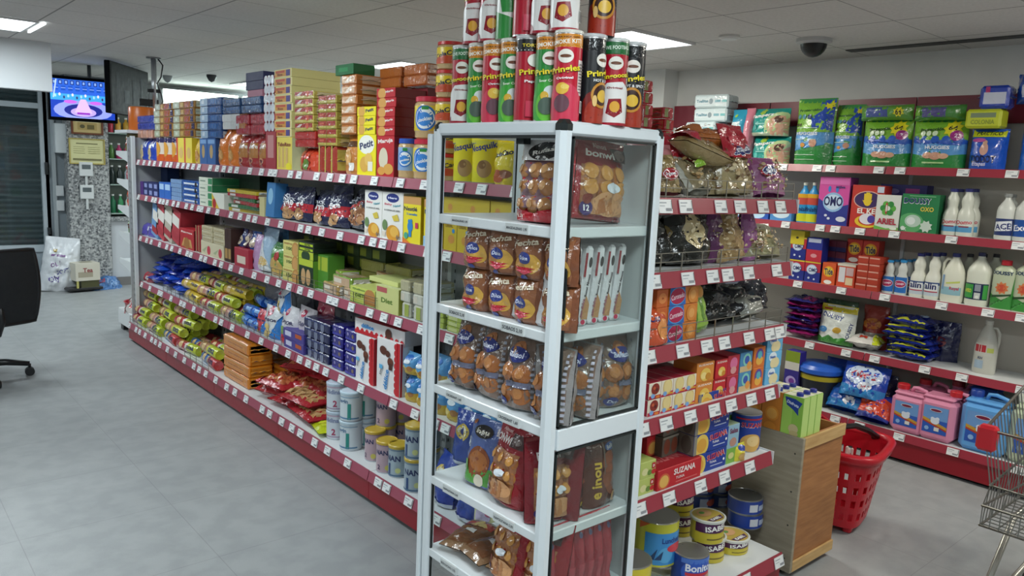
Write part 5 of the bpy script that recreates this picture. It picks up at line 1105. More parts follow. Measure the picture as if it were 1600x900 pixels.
G(404, 440, 352, Z3, 'snack_bag', 'snacks', 'pouch', '#5a86b0', 'tall blue bag at the back, third shelf', g, F=[('r', .1, .4, .9, .8, '#86a8c8')], d=.08, dep=.14)
G(412, 441, 380, Z3, 'snack_bag', 'snacks', 'pouch', '#4c8a34', 'green snack bag with tan crisps, third shelf', g, F=[('o', .55, .25, .3, .8, '#c8a45a'), ('o', .6, .6, .12, 1, '#b03030'), ('r', 0, .86, 1, 1, '#3c7a2c')], d=.12, dep=.04)
dig = [('t', 'DIGESTIVE', .35, .8, .55, .12, 0, '#9a4a2a'), ('t', '100', .45, .45, .4, .25, 0, '#3a5a1c'), ('o', .85, .4, .24, 1, '#c08a48'), ('o', .85, .4, .18, 1, '#cf9c5c')]
G(441, 465, 377, Z3, 'biscuit_box', 'biscuits', 'box', '#d9cf7c', 'pale yellow digestive biscuit box, third shelf', g, F=dig, nz=3, d=.16, side='#a8a050')
t = G(466, 489, 405, Z3, 'biscuit_box', 'biscuits', 'box', '#16301c', 'dark green toast box with two biscuits', g, F=[('p', [(0, .75), (1, .75), (1, 1), (0, 1)], '#b8c83a'), ('o', .32, .35, .16, 1.6, '#c8a070'), ('o', .68, .35, .16, 1.6, '#c8a070')], d=.12, side='#5a8a2a')
t = G(466, 489, 393, t, 'biscuit_box', 'biscuits', 'box', '#b9c83a', 'lime green box over the dark green toast box', g, F=[('o', .5, .4, .3, .6, '#23401f')], d=.12, side='#2c5020')
G(466, 490, 378, t, 'biscuit_box', 'biscuits', 'box', '#16241a', 'black-green box with lime label above the toast boxes', g, F=[('r', .05, .2, .95, .7, '#b6cf2c'), ('t', '0%', .6, .45, .4, .4, 0, '#16241a')], nz=2, d=.14)
G(490, 512, 398, Z3, 'biscuit_box', 'biscuits', 'box', '#4f8a2c', 'mid green biscuit box behind the wire fence', g, F=[('r', .05, .55, .95, .95, '#a8b83a')], nx=2, d=.1, dep=.06)
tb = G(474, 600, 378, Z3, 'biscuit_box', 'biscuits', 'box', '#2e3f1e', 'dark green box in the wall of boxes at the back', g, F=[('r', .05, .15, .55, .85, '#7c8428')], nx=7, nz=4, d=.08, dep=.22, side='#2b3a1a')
tst = [('r', .08, .1, .92, .9, '#c8a888'), ('r', .1, .3, .5, .7, '#e6dccc')]
rnd2 = random.Random(4)
for i, (a, b, z, dp, c) in enumerate(((498, 530, 0, .03, '#b8945a'), (530, 556, 0, .03, '#c0a078'), (510, 545, .05, .05, '#7a9a3a'), (488, 516, .06, .1, '#8fb03a'), (545, 572, .09, .16, '#b8875a'), (572, 590, .09, .17, '#c9c4b0'), (590, 604, .09, .18, '#c9c4b0'))):
    w, cc, h = size(FG, a, b, 380, Z3); kd = Kind('toast_pack', 'toast', brick(max(w, .16), .12, .055, c, tst, tst, '#ddd8d0'))
    put(kd, FG, cc, dp, Z3 + z, 'clear toast pack with green label, %s of the loose ones behind the fence' % ORD[i], 'toast packs on the third shelf', jz=rnd2.uniform(-12, 12))
gul = [('t', 'Gullon', .35, .86, .5, .1, 0, '#2c6a2a'), ('t', 'DIET', .4, .5, .36, .2, 0, '#3a5a1c'), ('o', .8, .35, .24, 1, '#b98248'), ('r', 0, 0, 1, .08, '#8ab03a')]
t = G(546, 584, 450, Z3, 'biscuit_box', 'biscuits', 'box', '#c3ce62', 'light green biscuit box with big round biscuit', g, F=gul, nx=1, d=.16, side='#86a03a', top='#c9d07a', dep=.02)
t = G(586, 622, 448, Z3, 'biscuit_box', 'biscuits', 'box', '#c9cc86', 'pale green biscuit box with red label beside the fence end', g, F=[('r', .05, .75, .5, .95, '#b85a5a'), ('t', 'Diet', .5, .45, .5, .2, 0, '#5a7a2a')], d=.2, top='#cfd3a0', side='#9aa03a', dep=.02)
G(576, 622, 436, t, 'biscuit_box', 'biscuits', 'box', '#d0d488', 'flat pale green box lying over the pair', g, d=.16, dep=.05, top='#c9cf84')
G(560, 640, 412, Z3, 'cracker_pack', 'crackers', 'brick', '#a09a50', 'long olive cracker pack in the back layers', g, nx=2, nz=3, d=.12, dep=.2, end='#c8c4a0')
t = G(624, 660, 475, Z3, 'rice_cake_pack', 'rice cakes', 'brick', '#bfbfae', 'clear pack of pale rice cakes, lower tier by the case', g, F=[('r', .4, .1, .9, .9, '#9aa84a')], nx=2, d=.18, T=[('r', .1, .1, .9, .9, '#c9c9bc')])
t = G(622, 662, 458, t, 'rice_cake_pack', 'rice cakes', 'brick', '#c3c3b6', 'clear pack of pale rice cakes, middle tier by the case', g, F=[('r', .1, .2, .5, .8, '#d0c8b8')], nx=2, d=.18)
G(622, 662, 440, t, 'rice_cake_pack', 'rice cakes', 'brick', '#b3ad8c', 'clear pack of pale rice cakes, upper tier by the case', g, nx=2, d=.18)
G(664, 800, 500, Z3, 'biscuit_pack', 'biscuits', 'brick', '#a3b04c', 'yellow-green biscuit pack seen through the display case', g, F=[('r', .1, .2, .6, .8, '#c8cc8a')], nx=4, nz=3, d=.16, end='#c0c8a0')

# ---------------------------------------------------------------- fourth shelf
g = 'goods on the fourth shelf of the long run'
rnd2 = random.Random(12)
w, cc, h = size(FG, 228, 282, 412, Z4)
kq = [Kind('biscuit_bag', 'biscuits', pouch(.24, .3, .07, c, [('r', .1, .2, .5, .6, '#2a62c9'), ('o', .7, .6, .2, 1, '#5a8ad8')], seed=70 + i, crump=.012, stand=False)) for i, c in enumerate(('#16309c', '#122480', '#1c4ab8'))]
n = 0
for k in range(5):
    for i in range(3):
        put(kq[(i + k) % 3], FG, cc + (1 - i) * w / 3 + rnd2.uniform(-.03, .03), .02 + .02 * k, Z4 + k * h / 5.2, 'shiny royal blue biscuit bag lying in the heap, %s layer up, %s from doorway' % (ORD[k], ORD[i]), 'blue biscuit bags heaped on the fourth shelf', pose='flat', jz=rnd2.uniform(-25, 25)); n += 1
G(217, 232, 425, Z4, 'biscuit_bag', 'biscuits', 'pouch', '#a8404c', 'small red and white bag at the doorway end, fourth shelf', g, F=[('r', .2, .3, .8, .7, '#dcd6d2')], nx=2, d=.08)
def rollk(r, L, a, b, c, txt): return Kind('biscuit_roll', 'biscuits', roll_pack(r, L, [(0, .45, a), (.45, .55, c), (.55, 1, b)], [('t', txt, .72, .5, .36, 0, 0, '#2a2a5c'), ('o', .25, .5, .09, 1, '#d8b880')], end=b))
RK = [rollk(.037, .33, '#c8a92e', '#d2b52c', '#c8a92e', 'Principe'), rollk(.037, .33, '#b0343c', '#b8c43a', '#d8d0c0', 'tostada'), rollk(.037, .33, '#c28a7a', '#b5c432', '#c0a090', 'Rio'), rollk(.037, .33, '#2a66b8', '#b83a40', '#b9a070', 'Tosta'), rollk(.037, .33, '#b98a6a', '#c0c83a', '#c4c83a', 'tosta')]
RN = ['yellow', 'red and lime', 'pink and lime', 'blue and red', 'tan and lime']
def heap(fr, px0, px1, z, rows, lab, grp, ids, rz=62, seed=2, dep=.02, dy=.077):
    """rolls lying askew in rows going back, each its own object"""
    r_ = random.Random(seed); X = fr.lip + dep; a0, a1 = ay(px0, X, z), ay(px1, X, z)
    for k in range(rows[1]):
        for j in range(rows[0]):
            m = max(1, int((a0 - a1) / .335))
            for i in range(m - (1 if k % 2 and m > 3 else 0)):
                q = ids[(i + j * 2 + k) % len(ids)]
                put(RK[q], fr, a0 - (i + .5 + .25 * (k % 2)) * (a0 - a1) / m, dep + j * dy + (k * .036), z + k * .066, '%s roll %s, %s along, %s row, %s layer' % (RN[q], lab, ORD[i], ORD[j], ORD[k]), grp, jz=r_.uniform(-7, 7))
heap(FG, 282, 372, Z4, (3, 1), 'lying on fourth shelf', 'biscuit rolls on the fourth shelf', [0, 1, 2], seed=3)
heap(FG, 282, 362, Z4 + .066, (3, 2), 'heaped on fourth shelf', 'biscuit rolls on the fourth shelf', [0, 2, 1, 0], seed=6, dep=.06)
kbr = Kind('biscuit_roll', 'biscuits', roll_pack(.034, .2, [(0, .5, '#1f57b0'), (.5, 1, '#2a72c9')], [('r', .3, .3, .7, .7, '#86b0e0')], end='#2a62b8'))
for i in range(3):
    for k in range(3): put(kbr, FG, ay(368 + i * 13, GX, Z4), .03 + k * .05, Z4 + k * .06, 'sky blue biscuit roll beside the yellow heap, %s along, %s layer' % (ORD[i], ORD[k]), 'blue biscuit rolls', jz=rnd2.uniform(-15, 15))
jun = [('o', .45, .86, .14, 1, '#b0284a'), ('t', 'Sun', .45, .86, .16, '#f0e0e8'), ('t', 'JUNIOR', .5, .58, .8, .12, 0, '#3a3560'), ('p', [(.55, 0), (1, 0), (1, .8), (.8, .4)], '#2c7cc9'), ('o', .35, .22, .22, .8, '#dbc07a')]
for i, (a, b, py, z, dp, c, rol) in enumerate(((393, 410, 486, 0, .03, '#c9404c', 0), (405, 430, 480, 0, .03, '#d8dce0', 0), (433, 452, 480, 0, .03, '#d8d6da', 3), (450, 468, 484, 0, .06, '#d0c8ce', 6), (416, 442, 445, .15, .05, '#cfd4d8', -8), (458, 476, 480, .0, .14, '#c05a68', 5))):
    w, cc, h = size(FG, a, b, py, Z4); h = h if z == 0 else .17; kd = Kind('cereal_pouch', 'cereal', pouch(max(w, .16), h if z == 0 else .17, .09, c, jun if i != 2 else jun[:3] + [('r', 0, 0, 1, .25, '#c2283c'), ('o', .3, .35, .2, .8, '#7c9a5a')], seed=80 + i, crump=.007))
    put(kd, FG, cc, dp, Z4 + z, 'white junior biscuit pouch with %s on the fourth shelf' % ['red edge', 'blue corner', 'red foot and green leaf', 'pink tint', 'blue corner, perched on the others', 'rosy back, half hidden'][i], 'white junior pouches', jz=rol * 1.5, roll=rol)
G(442, 474, 517, Z4, 'tea_box', 'biscuits', 'box', '#4a3f8c', 'violet and orange box behind the wire fence, fourth shelf', g, F=[('r', .1, .3, .4, .8, '#c8c8e0'), ('r', .6, .4, .9, .8, '#b8562c')], nz=2, d=.12, dep=.02)
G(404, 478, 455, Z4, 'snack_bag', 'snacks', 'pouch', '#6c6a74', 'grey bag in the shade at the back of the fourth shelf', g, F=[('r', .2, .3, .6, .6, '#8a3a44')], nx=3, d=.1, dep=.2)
nav = [('o', .25, .5, .07, 1.4, '#6f7690'), ('o', .5, .5, .07, 1.4, '#6f7690'), ('o', .75, .5, .07, 1.4, '#6f7690'), ('r', .05, .8, .95, .96, '#27336c')]
G(472, 514, 502, Z4, 'milk_dessert_pack', 'dairy pack', 'brick', '#151c4c', 'navy shrink-wrapped pack of pots', g, F=nav, nz=4, d=.16, end='#39426c', T=nav)
G(516, 556, 512, Z4, 'milk_dessert_pack', 'dairy pack', 'brick', '#221c7c', 'deep violet-blue pack of pots with brown picture', g, F=[('r', .05, .1, .95, .3, '#3a3aa0'), ('o', .75, .5, .1, 1, '#7c6a5c'), ('o', .3, .6, .08, 1, '#8f86b8')], nx=2, nz=4, d=.14, end='#3a36a0', T=[('r', .1, .1, .9, .9, '#2a2690')])
kin = [('r', .84, 0, 1, 1, '#c3202a')] + [('o', .84, .08 + k * .12, .07, 1.1, '#c3202a') for k in range(8)] + [('o', .3, .78, .15, .7, '#5a2c1c'), ('o', .5, .74, .1, .8, '#5a2c1c'), ('o', .62, .6, .12, .9, '#6a3420'), ('r', .56, .45, .7, .58, '#4a2418'), ('t', 'délice', .45, .25, .4, 0, 80, '#2a86c9'), ('t', 'Kinder', .22, .4, .2, 0, 80, '#2a2a2a'), ('r', .15, .42, .3, .5, '#5fb0dc')]
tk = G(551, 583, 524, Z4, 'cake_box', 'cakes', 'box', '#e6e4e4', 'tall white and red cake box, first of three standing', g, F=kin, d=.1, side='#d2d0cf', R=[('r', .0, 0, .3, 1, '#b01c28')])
G(586, 622, 531, Z4, 'cake_box', 'cakes', 'box', '#e6e4e4', 'tall white and red cake box, second of three standing', g, F=kin, d=.075, R=[('r', .05, .02, .95, .98, '#dcdad9'), ('r', .05, 0, .2, 1, '#b01c28'), ('t', 'délice', .55, .3, .3, 0, 90, '#8a7a7a')])
G(586, 622, 529, Z4, 'cake_box', 'cakes', 'box', '#e6e4e4', 'tall white and red cake box, third one behind the second', g, F=kin, d=.075, dep=.11, R=[('r', .05, .02, .95, .98, '#dcdad9'), ('r', .05, 0, .2, 1, '#b01c28'), ('t', 'délice', .55, .3, .3, 0, 90, '#8a7a7a')])
w, cc, h = size(FG, 552, 621, 524, Z4); kd = Kind('cake_box', 'cakes', cbox(w * 1.02, .13, .075, '#e6e2e2', [('r', .0, 0, 1, .22, '#c3202a')] + [('o', .06 + k * .1, .2, .035, 1, '#c3202a') for k in range(10)] + [('t', 'délice', .28, .62, .26, .3, 0, '#2a86c9'), ('o', .7, .55, .06, 1, '#5a2c1c')], top='#a8202c', side='#c8c4c4'))
put(kd, FG, cc, .035, tk + .002, 'white and red cake box lying across the three tall ones', g, jz=3)
yog = [('r', 0, .0, 1, .35, '#c9a83a'), ('o', .3, .3, .16, .8, '#e0c878'), ('o', .7, .3, .16, .8, '#a8743c'), ('o', .5, .8, .3, .4, '#2f6fc0'), ('o', .5, .62, .25, .4, '#dfe8f0')]
t = G(626, 662, 590, Z4, 'mini_muffin_tub', 'cakes', 'pouch', '#4a9ad6', 'sky blue bag of mini cakes in the lower pair by the case', g, F=yog, nx=2, d=.1)
t = G(624, 662, 556, t, 'mini_muffin_tub', 'cakes', 'pouch', '#62a8dc', 'sky blue bag of mini cakes in the upper pair by the case', g, F=yog, nx=2, d=.1, seed=5)
G(664, 800, 575, Z4, 'mini_muffin_tub', 'cakes', 'pouch', '#5a9fd6', 'sky blue bag of mini cakes seen through the display case', g, F=yog, nx=5, nz=2, d=.09, seed=6)
G(622, 660, 528, Z4, 'cake_box', 'cakes', 'box', '#a8a4a8', 'grey and red cake box lying at the back beside the tall ones', g, F=[('r', 0, 0, 1, .4, '#8a2430')], nx=1, nz=1, d=.1, dep=.22)

# ---------------------------------------------------------------- base shelf
g = 'goods on the base of the long run'
heap(FB, 204, 300, GBZ, (4, 1), 'flat on base shelf', 'biscuit rolls on the base shelf', [1, 2, 3], seed=9, dep=.03)
heap(FB, 206, 282, GBZ + .066, (3, 3), 'heaped at doorway end', 'biscuit rolls on the base shelf', [1, 2, 4], seed=10, dep=.06)
heap(FB, 296, 346, GBZ, (4, 1), 'lying beside orange bags', 'biscuit rolls on the base shelf', [3, 4, 1, 4, 3], seed=14, dep=.03)
heap(FB, 300, 346, GBZ + .066, (3, 1), 'heaped beside orange bags', 'biscuit rolls on the base shelf', [4, 3, 1, 3], seed=16, dep=.05)
mg = [('r', .1, .3, .9, .7, '#d0852a'), ('t', 'magdalenas', .5, .5, .6, .2, 0, '#a85a14'), ('r', .02, .8, .98, .95, '#d89a4a')]
goods(FB, 348, 388, 530, GBZ, 'bread_pack', 'bread', 'brick', '#d07c1c', 'orange bag of small breads in the front pile', g, F=mg, nz=4, nx=1, d=.16, dep=.05, end='#d8943a', R=[('r', .1, .2, .9, .8, '#c87420')])
goods(FB, 350, 450, 552, GBZ, 'bread_pack', 'bread', 'brick', '#b86a1c', 'orange bag of small breads in the rear rank', g, F=mg[:1], nz=4, nx=4, d=.14, dep=.23, end='#c07a2a')
kr = [Kind('toast_bag', 'toast', pouch(.2, .28, .075, '#a8262c', [('r', .15, .15, .85, .85, '#b5643c'), ('r', .2, .4, .6, .6, '#c98a5a'), ('r', .0, .9, 1, 1, '#c02a34')], seed=90 + i, crump=.013, stand=False)) for i in range(3)]
n = 0
for i, (px, dp, z) in enumerate(((402, .02, 0), (412, .06, 0), (430, .1, 0), (404, .1, .05), (420, .14, .055), (440, .16, .06), (408, .2, .1), (428, .22, .11), (446, .24, .08), (412, .13, .15), (406, .02, .05))):
    put(kr[i % 3], FB, ay(px, GB, GBZ), dp, GBZ + z, 'red film bag of brown toasts in the heap on the base, %s one' % ORD[i], 'red toast bags heaped on the base', pose='flatx', jz=rnd2.uniform(-30, 30))
kt = Kind('toast_bag', 'toast', pouch(.3, .34, .07, '#a3202a', [('r', .1, .1, .9, .9, '#b88a58')] + [('r', .12, .12 + k * .1, .88, .18 + k * .1, '#c9a070') for k in range(8)] + [('r', 0, .0, 1, .06, '#a3202a')], seed=99, crump=.008, stand=False))
for i, (px, z, jz) in enumerate(((425, 0, 10), (455, 0, -5), (442, .055, 6))): put(kt, FB, ay(px, GB, GBZ), .03, GBZ + z, 'large flat red-edged toast bag on the base, ' + ['near the heap', 'beside milk tins', 'on top of two others'][i], 'flat toast bags on the base', pose='flatx', jz=jz)
kl = Kind('snack_bag', 'snacks', pouch(.16, .2, .04, '#b9c41e', [('r', .2, .3, .8, .7, '#d2d83a')], seed=101, stand=False))
put(kl, FB, ay(483, GB, GBZ), .015, GBZ, 'lime yellow bag lying flat beside the milk powder tins', g, pose='flatx', jz=-12)
# milk powder tins
def tinkind(base, F, rim='#b9c0c6', lid=None, r=.05, h=.13, bands=()):
    mb = tin(r, h, base, F, rots=(38,), rim=rim, bands=bands); ps = []
    if lid: ps = [('lid', shift(MB().lathe([(r * 1.03, h - .012), (r * 1.05, h - .008), (r * 1.05, h), (r * .95, h + .004), (r * .9, h + .001), (.0005, h + .001)], (lid, 'p'), 24, caps=False), 0, r, 0))]
    return Kind('milk_powder_tin', 'milk powder', mb, ps)
w, cc, h1 = size(FB, 497, 527, 655, GBZ); 
TA = tinkind('#c9d0d8', [('t', 'Nidina', .5, .72, .6, 0, 0, '#7d87a8'), ('t', '2', .6, .3, .16, 0, 0, '#a03a5a'), ('r', .1, .1, .9, .14, '#a58fa8'), ('r', .1, .86, .9, .9, '#b8a0b4')], lid='#b9c8d6', r=.054, h=.148)
TB = tinkind('#cdd8de', [('t', 'begin', .35, .7, .4, 0, 0, '#5c7a9c'), ('t', '1', .6, .36, .12, 0, 0, '#2c8a80'), ('r', .05, .1, .95, .15, '#5a84a8'), ('r', .05, .84, .95, .87, '#7fa0b8')], lid='#bfd3df', r=.056, h=.148)
TN1 = tinkind('#b8a0aa', [('t', 'NAN', .4, .68, .5, 0, 0, '#262f5c'), ('t', '2', .3, .2, .12, 0, 0, '#4a3a5c'), ('o', .65, .2, .1, 1, '#c9c060'), ('r', 0, .9, 1, .97, '#8f6f92')], lid='#c9a93a', r=.05, h=.15)
TN2 = tinkind('#9fb0ba', [('t', 'NAN', .45, .62, .6, 0, 0, '#23305e'), ('t', '1', .3, .24, .1, 0, 0, '#2c4a7c'), ('o', .66, .24, .1, 1, '#c9d08a'), ('r', 0, .86, 1, .9, '#6f8496'), ('r', 0, .05, 1, .1, '#4f6f8c')], lid='#c4a83c', r=.05, h=.15)
def tins(kd, spots, desc):
    for i, (px, dp, nz) in enumerate(spots):
        for k in range(nz): put(kd, FB, ay(px, GB + dp, GBZ), dp, GBZ + k * .153, '%s, %s along%s' % (desc, ORD[i], (', standing on another' if k else ', on the shelf') if nz > 1 else ''), 'milk powder tins on the base', jz=(i * 13 + k * 7) % 20 - 10)
tins(TA, ((511, .05, 2), (530, .16, 2)), 'white and lilac milk powder tin marked two')
tins(TB, ((532, .03, 2), (556, .12, 2), (575, .26, 2)), 'white and blue milk powder tin marked one')
tins(TN1, ((571, .06, 1), (589, .03, 1), (588, .14, 2), (612, .24, 2)), 'mauve milk powder tin with yellow lid')
tins(TN2, ((608, .05, 1), (633, .02, 2), (655, .14, 2)), 'grey-blue milk powder tin with yellow lid')
# blue bags seen past and through the case
bl = [('o', .5, .62, .24, 1, '#d8b84a'), ('o', .5, .62, .18, 1, '#e3e0d0'), ('o', .5, .62, .1, 1, '#1a2c74'), ('r', 0, .0, 1, .08, '#c8d0e0')]
for i, (px, dp, z, c) in enumerate(((668, .04, 0, '#1c3c9c'), (690, .12, 0, '#2348a8'), (708, .03, 0, '#1e3e98'), (735, .04, 0, '#2348a8'), (690, .06, .21, '#1b3a90'), (724, .06, .2, '#1d4aa8'), (760, .06, 0, '#2450a8'), (752, .06, .2, '#1f44a0'))):
    put(Kind('rice_bag', 'rice', pouch(.15, .22, .1, c, bl, seed=110 + i, crump=.008)), FB, ay(px, GB, GBZ), dp, GBZ + z, 'blue bag with yellow badge at the case end of the base, %s' % (ORD[i] + (' one, upper tier' if z else ' one')), 'blue bags by the display case', jz=(i * 17) % 24 - 12, lean=-5)
put(Kind('cereal_pouch', 'cereal', pouch(.15, .2, .08, '#d8d49a', [('r', 0, 0, 1, .3, '#c2401c'), ('o', .5, .5, .28, .8, '#b8a8c8'), ('o', .35, .75, .1, 1, '#5a8a3a'), ('o', .7, .6, .1, 1, '#b03a6a')], seed=121)), FB, ay(748, GB, GBZ), .0, GBZ, 'cream and orange pouch with cartoon-coloured picture beside blue bags', 'blue bags by the display case', jz=5)
# ================================================================ goods on the end shelving
def E_(px0, px1, pyt, z, name, cat, form, base, desc, group, **k): return goods(FE, px0, px1, pyt, z, name, cat, form, base, desc, group, **k)
g = 'nut bags on the top end shelf'
re_ = random.Random(21)
def nutbag(w, h, d, film, nut, seed, els=(), stand=True, taper=.15, crump=.008, cover=(0, .75)):
    sp = []; r_ = random.Random(seed)
    for k in range(46): sp.append(('o', .08 + .84 * r_.random(), cover[0] + .04 + (cover[1] - cover[0] - .06) * r_.random(), .03 + .02 * r_.random(), .7, r_.choice(['#b79a6c', '#8a6c44', '#cbb48a', '#6f5432', '#d2c09a'])))
    return pouch(w, h, d, film, [('r', .04, cover[0], .96, cover[1], nut)] + sp + list(els), seed=seed, crump=crump, stand=stand, nu=20, nv=20, taper=taper)
oval = lambda cx, cy, t, c='#1b2a6c': [('o', cx, cy, .24, .55, '#b02032'), ('o', cx, cy, .22, .52, '#e4e4ea'), ('o', cx, cy, .2, .5, c), ('t', t, cx, cy, .32, 0, 8, '#e8ecf4')]
Ea = EZ[0]
def P(kd, px, dep, z, lb, grp, fr=FE, **k): put(kd, fr, ax(px, fr.lip + dep, z), dep, z, lb, grp, **k)
# boxes of biscuits on the top of the run behind the case
bk = Kind('biscuit_pack', 'biscuits', brick(.085, .13, .045, '#b52330', [('r', .1, .1, .45, .9, '#7d8448'), ('r', .5, .1, .6, .9, '#8c2a30')], end='#c93a44', R=(), L=[('r', .1, .15, .9, .85, '#8a8a4a')]))
for i, (px, n, dp) in enumerate(((1013, 8, .62), (1046, 6, .62))):
    for k in range(n): P(bk, px, dp, 1.6 + k * .047, 'red and olive biscuit pack in the %s pile behind the nut bags, %s up' % (['taller', 'shorter'][i], ORD[k]), 'red and olive packs behind the nut bags', jz=re_.uniform(-5, 5), )
put(Kind('snack_bag', 'snacks', pouch(.1, .15, .07, '#c98a92', oval(.5, .62, 'Frutas', '#b02032') + [('r', 0, 0, 1, .3, '#b02032')], seed=141)), FE, ax(1018, 1.9, 1.6), .5, 1.6, 'pink bag with red oval in front of the taller red and olive pile', g)
tagrack = MB().box(2.06, 2.6, 2.04, 2.3, 1.572, 1.598, WHT, .002)
tag(link('shelf_board', tagrack), 'plain white top board of the run behind the nut bags', 'shelf')
N = [(.17, .22, .08, '#c0787c', '#a08c5c', [*oval(.5, .3, 'Frumen', '#a01c2c')], 1052, .05, 0, 'pink-topped bag of seeds at the glass case side', dict(jz=-12, lean=-18)),
     (.2, .2, .09, '#8f8a70', '#9a8a5c', [*oval(.42, .55, 'Salma', '#b02032'), ('r', 0, .85, 1, 1, '#b3202e')], 1074, .09, 0, 'second bag of seeds with red oval', dict(jz=10, lean=-22)),
     (.2, .24, .09, '#a5202c', '#7a6040', [('r', 0, .75, 1, 1, '#a5202c'), ('o', .6, .2, .1, .6, '#7cae2c')], 1098, .14, .02, 'red topped nut bag in the middle', dict(jz=-6, lean=-30)),
     (.2, .2, .08, '#b3b3a8', '#8c8062', [('o', .5, .5, .2, .4, '#8ab83a')], 1106, .03, 0, 'clear nut bag with green mark low in front', dict(jz=14, lean=-40)),
     (.2, .25, .09, '#a39674', '#a3926a', [*oval(.6, .8, 'Salma')], 1150, .05, 0, 'beige seed bag with blue oval at front', dict(jz=-10, lean=-14)),
     (.24, .25, .1, '#a39674', '#a6966c', [('r', 0, .93, 1, 1, '#b3202e'), *oval(.62, .82, 'Salma'), *oval(.22, .76, 'Salma')], 1172, .02, .01, 'large seed bag with blue oval, the biggest', dict(jz=4, lean=-12)),
     (.19, .2, .08, '#8f4a7c', '#a56c94', [*oval(.3, .5, 'Salma')], 1218, .04, 0, 'purple-topped snack bag at the wall side', dict(jz=-8, lean=-25)),
     (.16, .16, .07, '#a05c8e', '#a06a90', [], 1228, .1, .05, 'crumpled purple bag behind the purple-topped one', dict(jz=20, lean=-35)),
     (.2, .22, .08, '#a81e2c', '#8a6a44', [('r', 0, .6, 1, 1, '#a81e2c')], 1160, .2, .12, 'red bag behind the large seed bag', dict(jz=12, lean=-40)),
     (.2, .2, .08, '#b0202c', '#8a7048', [('r', 0, .5, 1, 1, '#ad2030')], 1130, .22, .1, 'red bag in the second row', dict(jz=-15, lean=-35)),
     (.2, .22, .08, '#a3202c', '#7c6a44', [], 1070, .24, .06, 'red film nut bag at the back by the case', dict(jz=10, lean=-20))]
for i, (w, h, d, f, n, els, px, dep, dz, lb, kw) in enumerate(N): P(Kind('nut_bag', 'nuts', nutbag(w * .88, h * .74, d * .9, f, n, 150 + i, els)), px, dep, Ea + dz * .7, lb + ', top end shelf', g, **kw)
def sausage(L, r, a, b, c): return Kind('nut_bag', 'nuts', shift(pouch(r * 2.4, L, r * 1.9, a, [('r', .05, 0, .95, .72, a)] + [('o', .1 + .8 * re_.random(), .05 + .62 * re_.random(), .07, .7, b) for k in range(30)] + [('r', 0, .74, 1, .97, c)], seed=int(L * 900), crump=.003, stand=False, taper=.1), 0, 0, 0))
P(sausage(.25, .034, '#a8602a', '#c07c34', '#a8602a'), 1120, .08, Ea + .16, 'orange-brown bag lying on top of the other nut bags', g, pose='flatx', jz=-3)
P(sausage(.27, .036, '#97845a', '#6f5c3a', '#b3203a'), 1112, .05, Ea + .105, 'seed bag with red end lying slanted under the orange-brown one', g, pose='flatx', roll=12)
P(Kind('nut_bag', 'nuts', pouch(.17, .12, .05, '#a81c2e', [('r', .2, .3, .5, .6, '#c43a4a')], seed=177, crump=.014)), 1160, .05, Ea + .13, 'crumpled red film top sticking up behind the large seed bag', g, jz=6, lean=-20)
P(Kind('nut_bag', 'nuts', pouch(.2, .1, .05, '#a81c2e', [('r', .5, .3, .8, .6, '#8c1424')], seed=178, crump=.014)), 1085, .1, Ea + .1, 'crumpled red film top between the seed bags', g, jz=-6, lean=-20)
# second shelf: black bags with windows, purple bags
g = 'snack bags on the second end shelf'; Eb = EZ[1]
for i, (px, py, dep, c, n, w) in enumerate(((1052, 338, .08, '#14160f', '#6f6038', .2), (1096, 336, .05, '#14160f', '#cbb98c', .22), (1075, 338, .2, '#101210', '#4a4030', .2), (1125, 345, .2, '#141512', '#2a2a20', .2))):
    P(Kind('nut_bag', 'nuts', pouch(w, .215, .1, c, ([('o', .62 if i == 0 else .45, .5, .13 if i == 0 else .24, 1.15, n)] + [('o', .35 + re_.random() * .2, .4 + re_.random() * .2, .05, .8, '#ddd0a8') for k in range(7 if i == 1 else 0)] + [('t', 'MAIZ', .4, .85, .3, 0, 0, '#2c2f22')]), seed=180 + i, crump=.014, nu=20, nv=20)), px, dep, Eb, 'glossy black bag %s, second end shelf' % ['with small olive window', 'with large popcorn window', 'behind the first two', 'plain at the back'][i], g, jz=i * 5 - 6, lean=-8)
for i, (px, dep, c, n, w, h, kw) in enumerate(((1136, .07, '#6a2a62', '#5a2454', .12, .2, dict(jz=10, roll=-6)), (1160, .04, '#8a7452', '#a28658', .15, .22, dict(jz=-4, roll=-8, lean=-10)), (1187, .06, '#8a3f80', '#9c5a94', .1, .19, dict(jz=6, roll=-6)), (1208, .04, '#a3a08a', '#95916c', .2, .13, dict(jz=-10, lean=-25)))):
    P(Kind('nut_bag', 'nuts', nutbag(w, h, .07, c, n, 190 + i, oval(.5, .3, 'Salma') if i == 2 else [])), px, dep, Eb, ['dark purple snack bag beside the black bags', 'purple edged bag of brown snacks', 'violet bag with small oval, in the middle', 'clear olive bag slumped at the wall side'][i] + ', second end shelf', g, **kw)
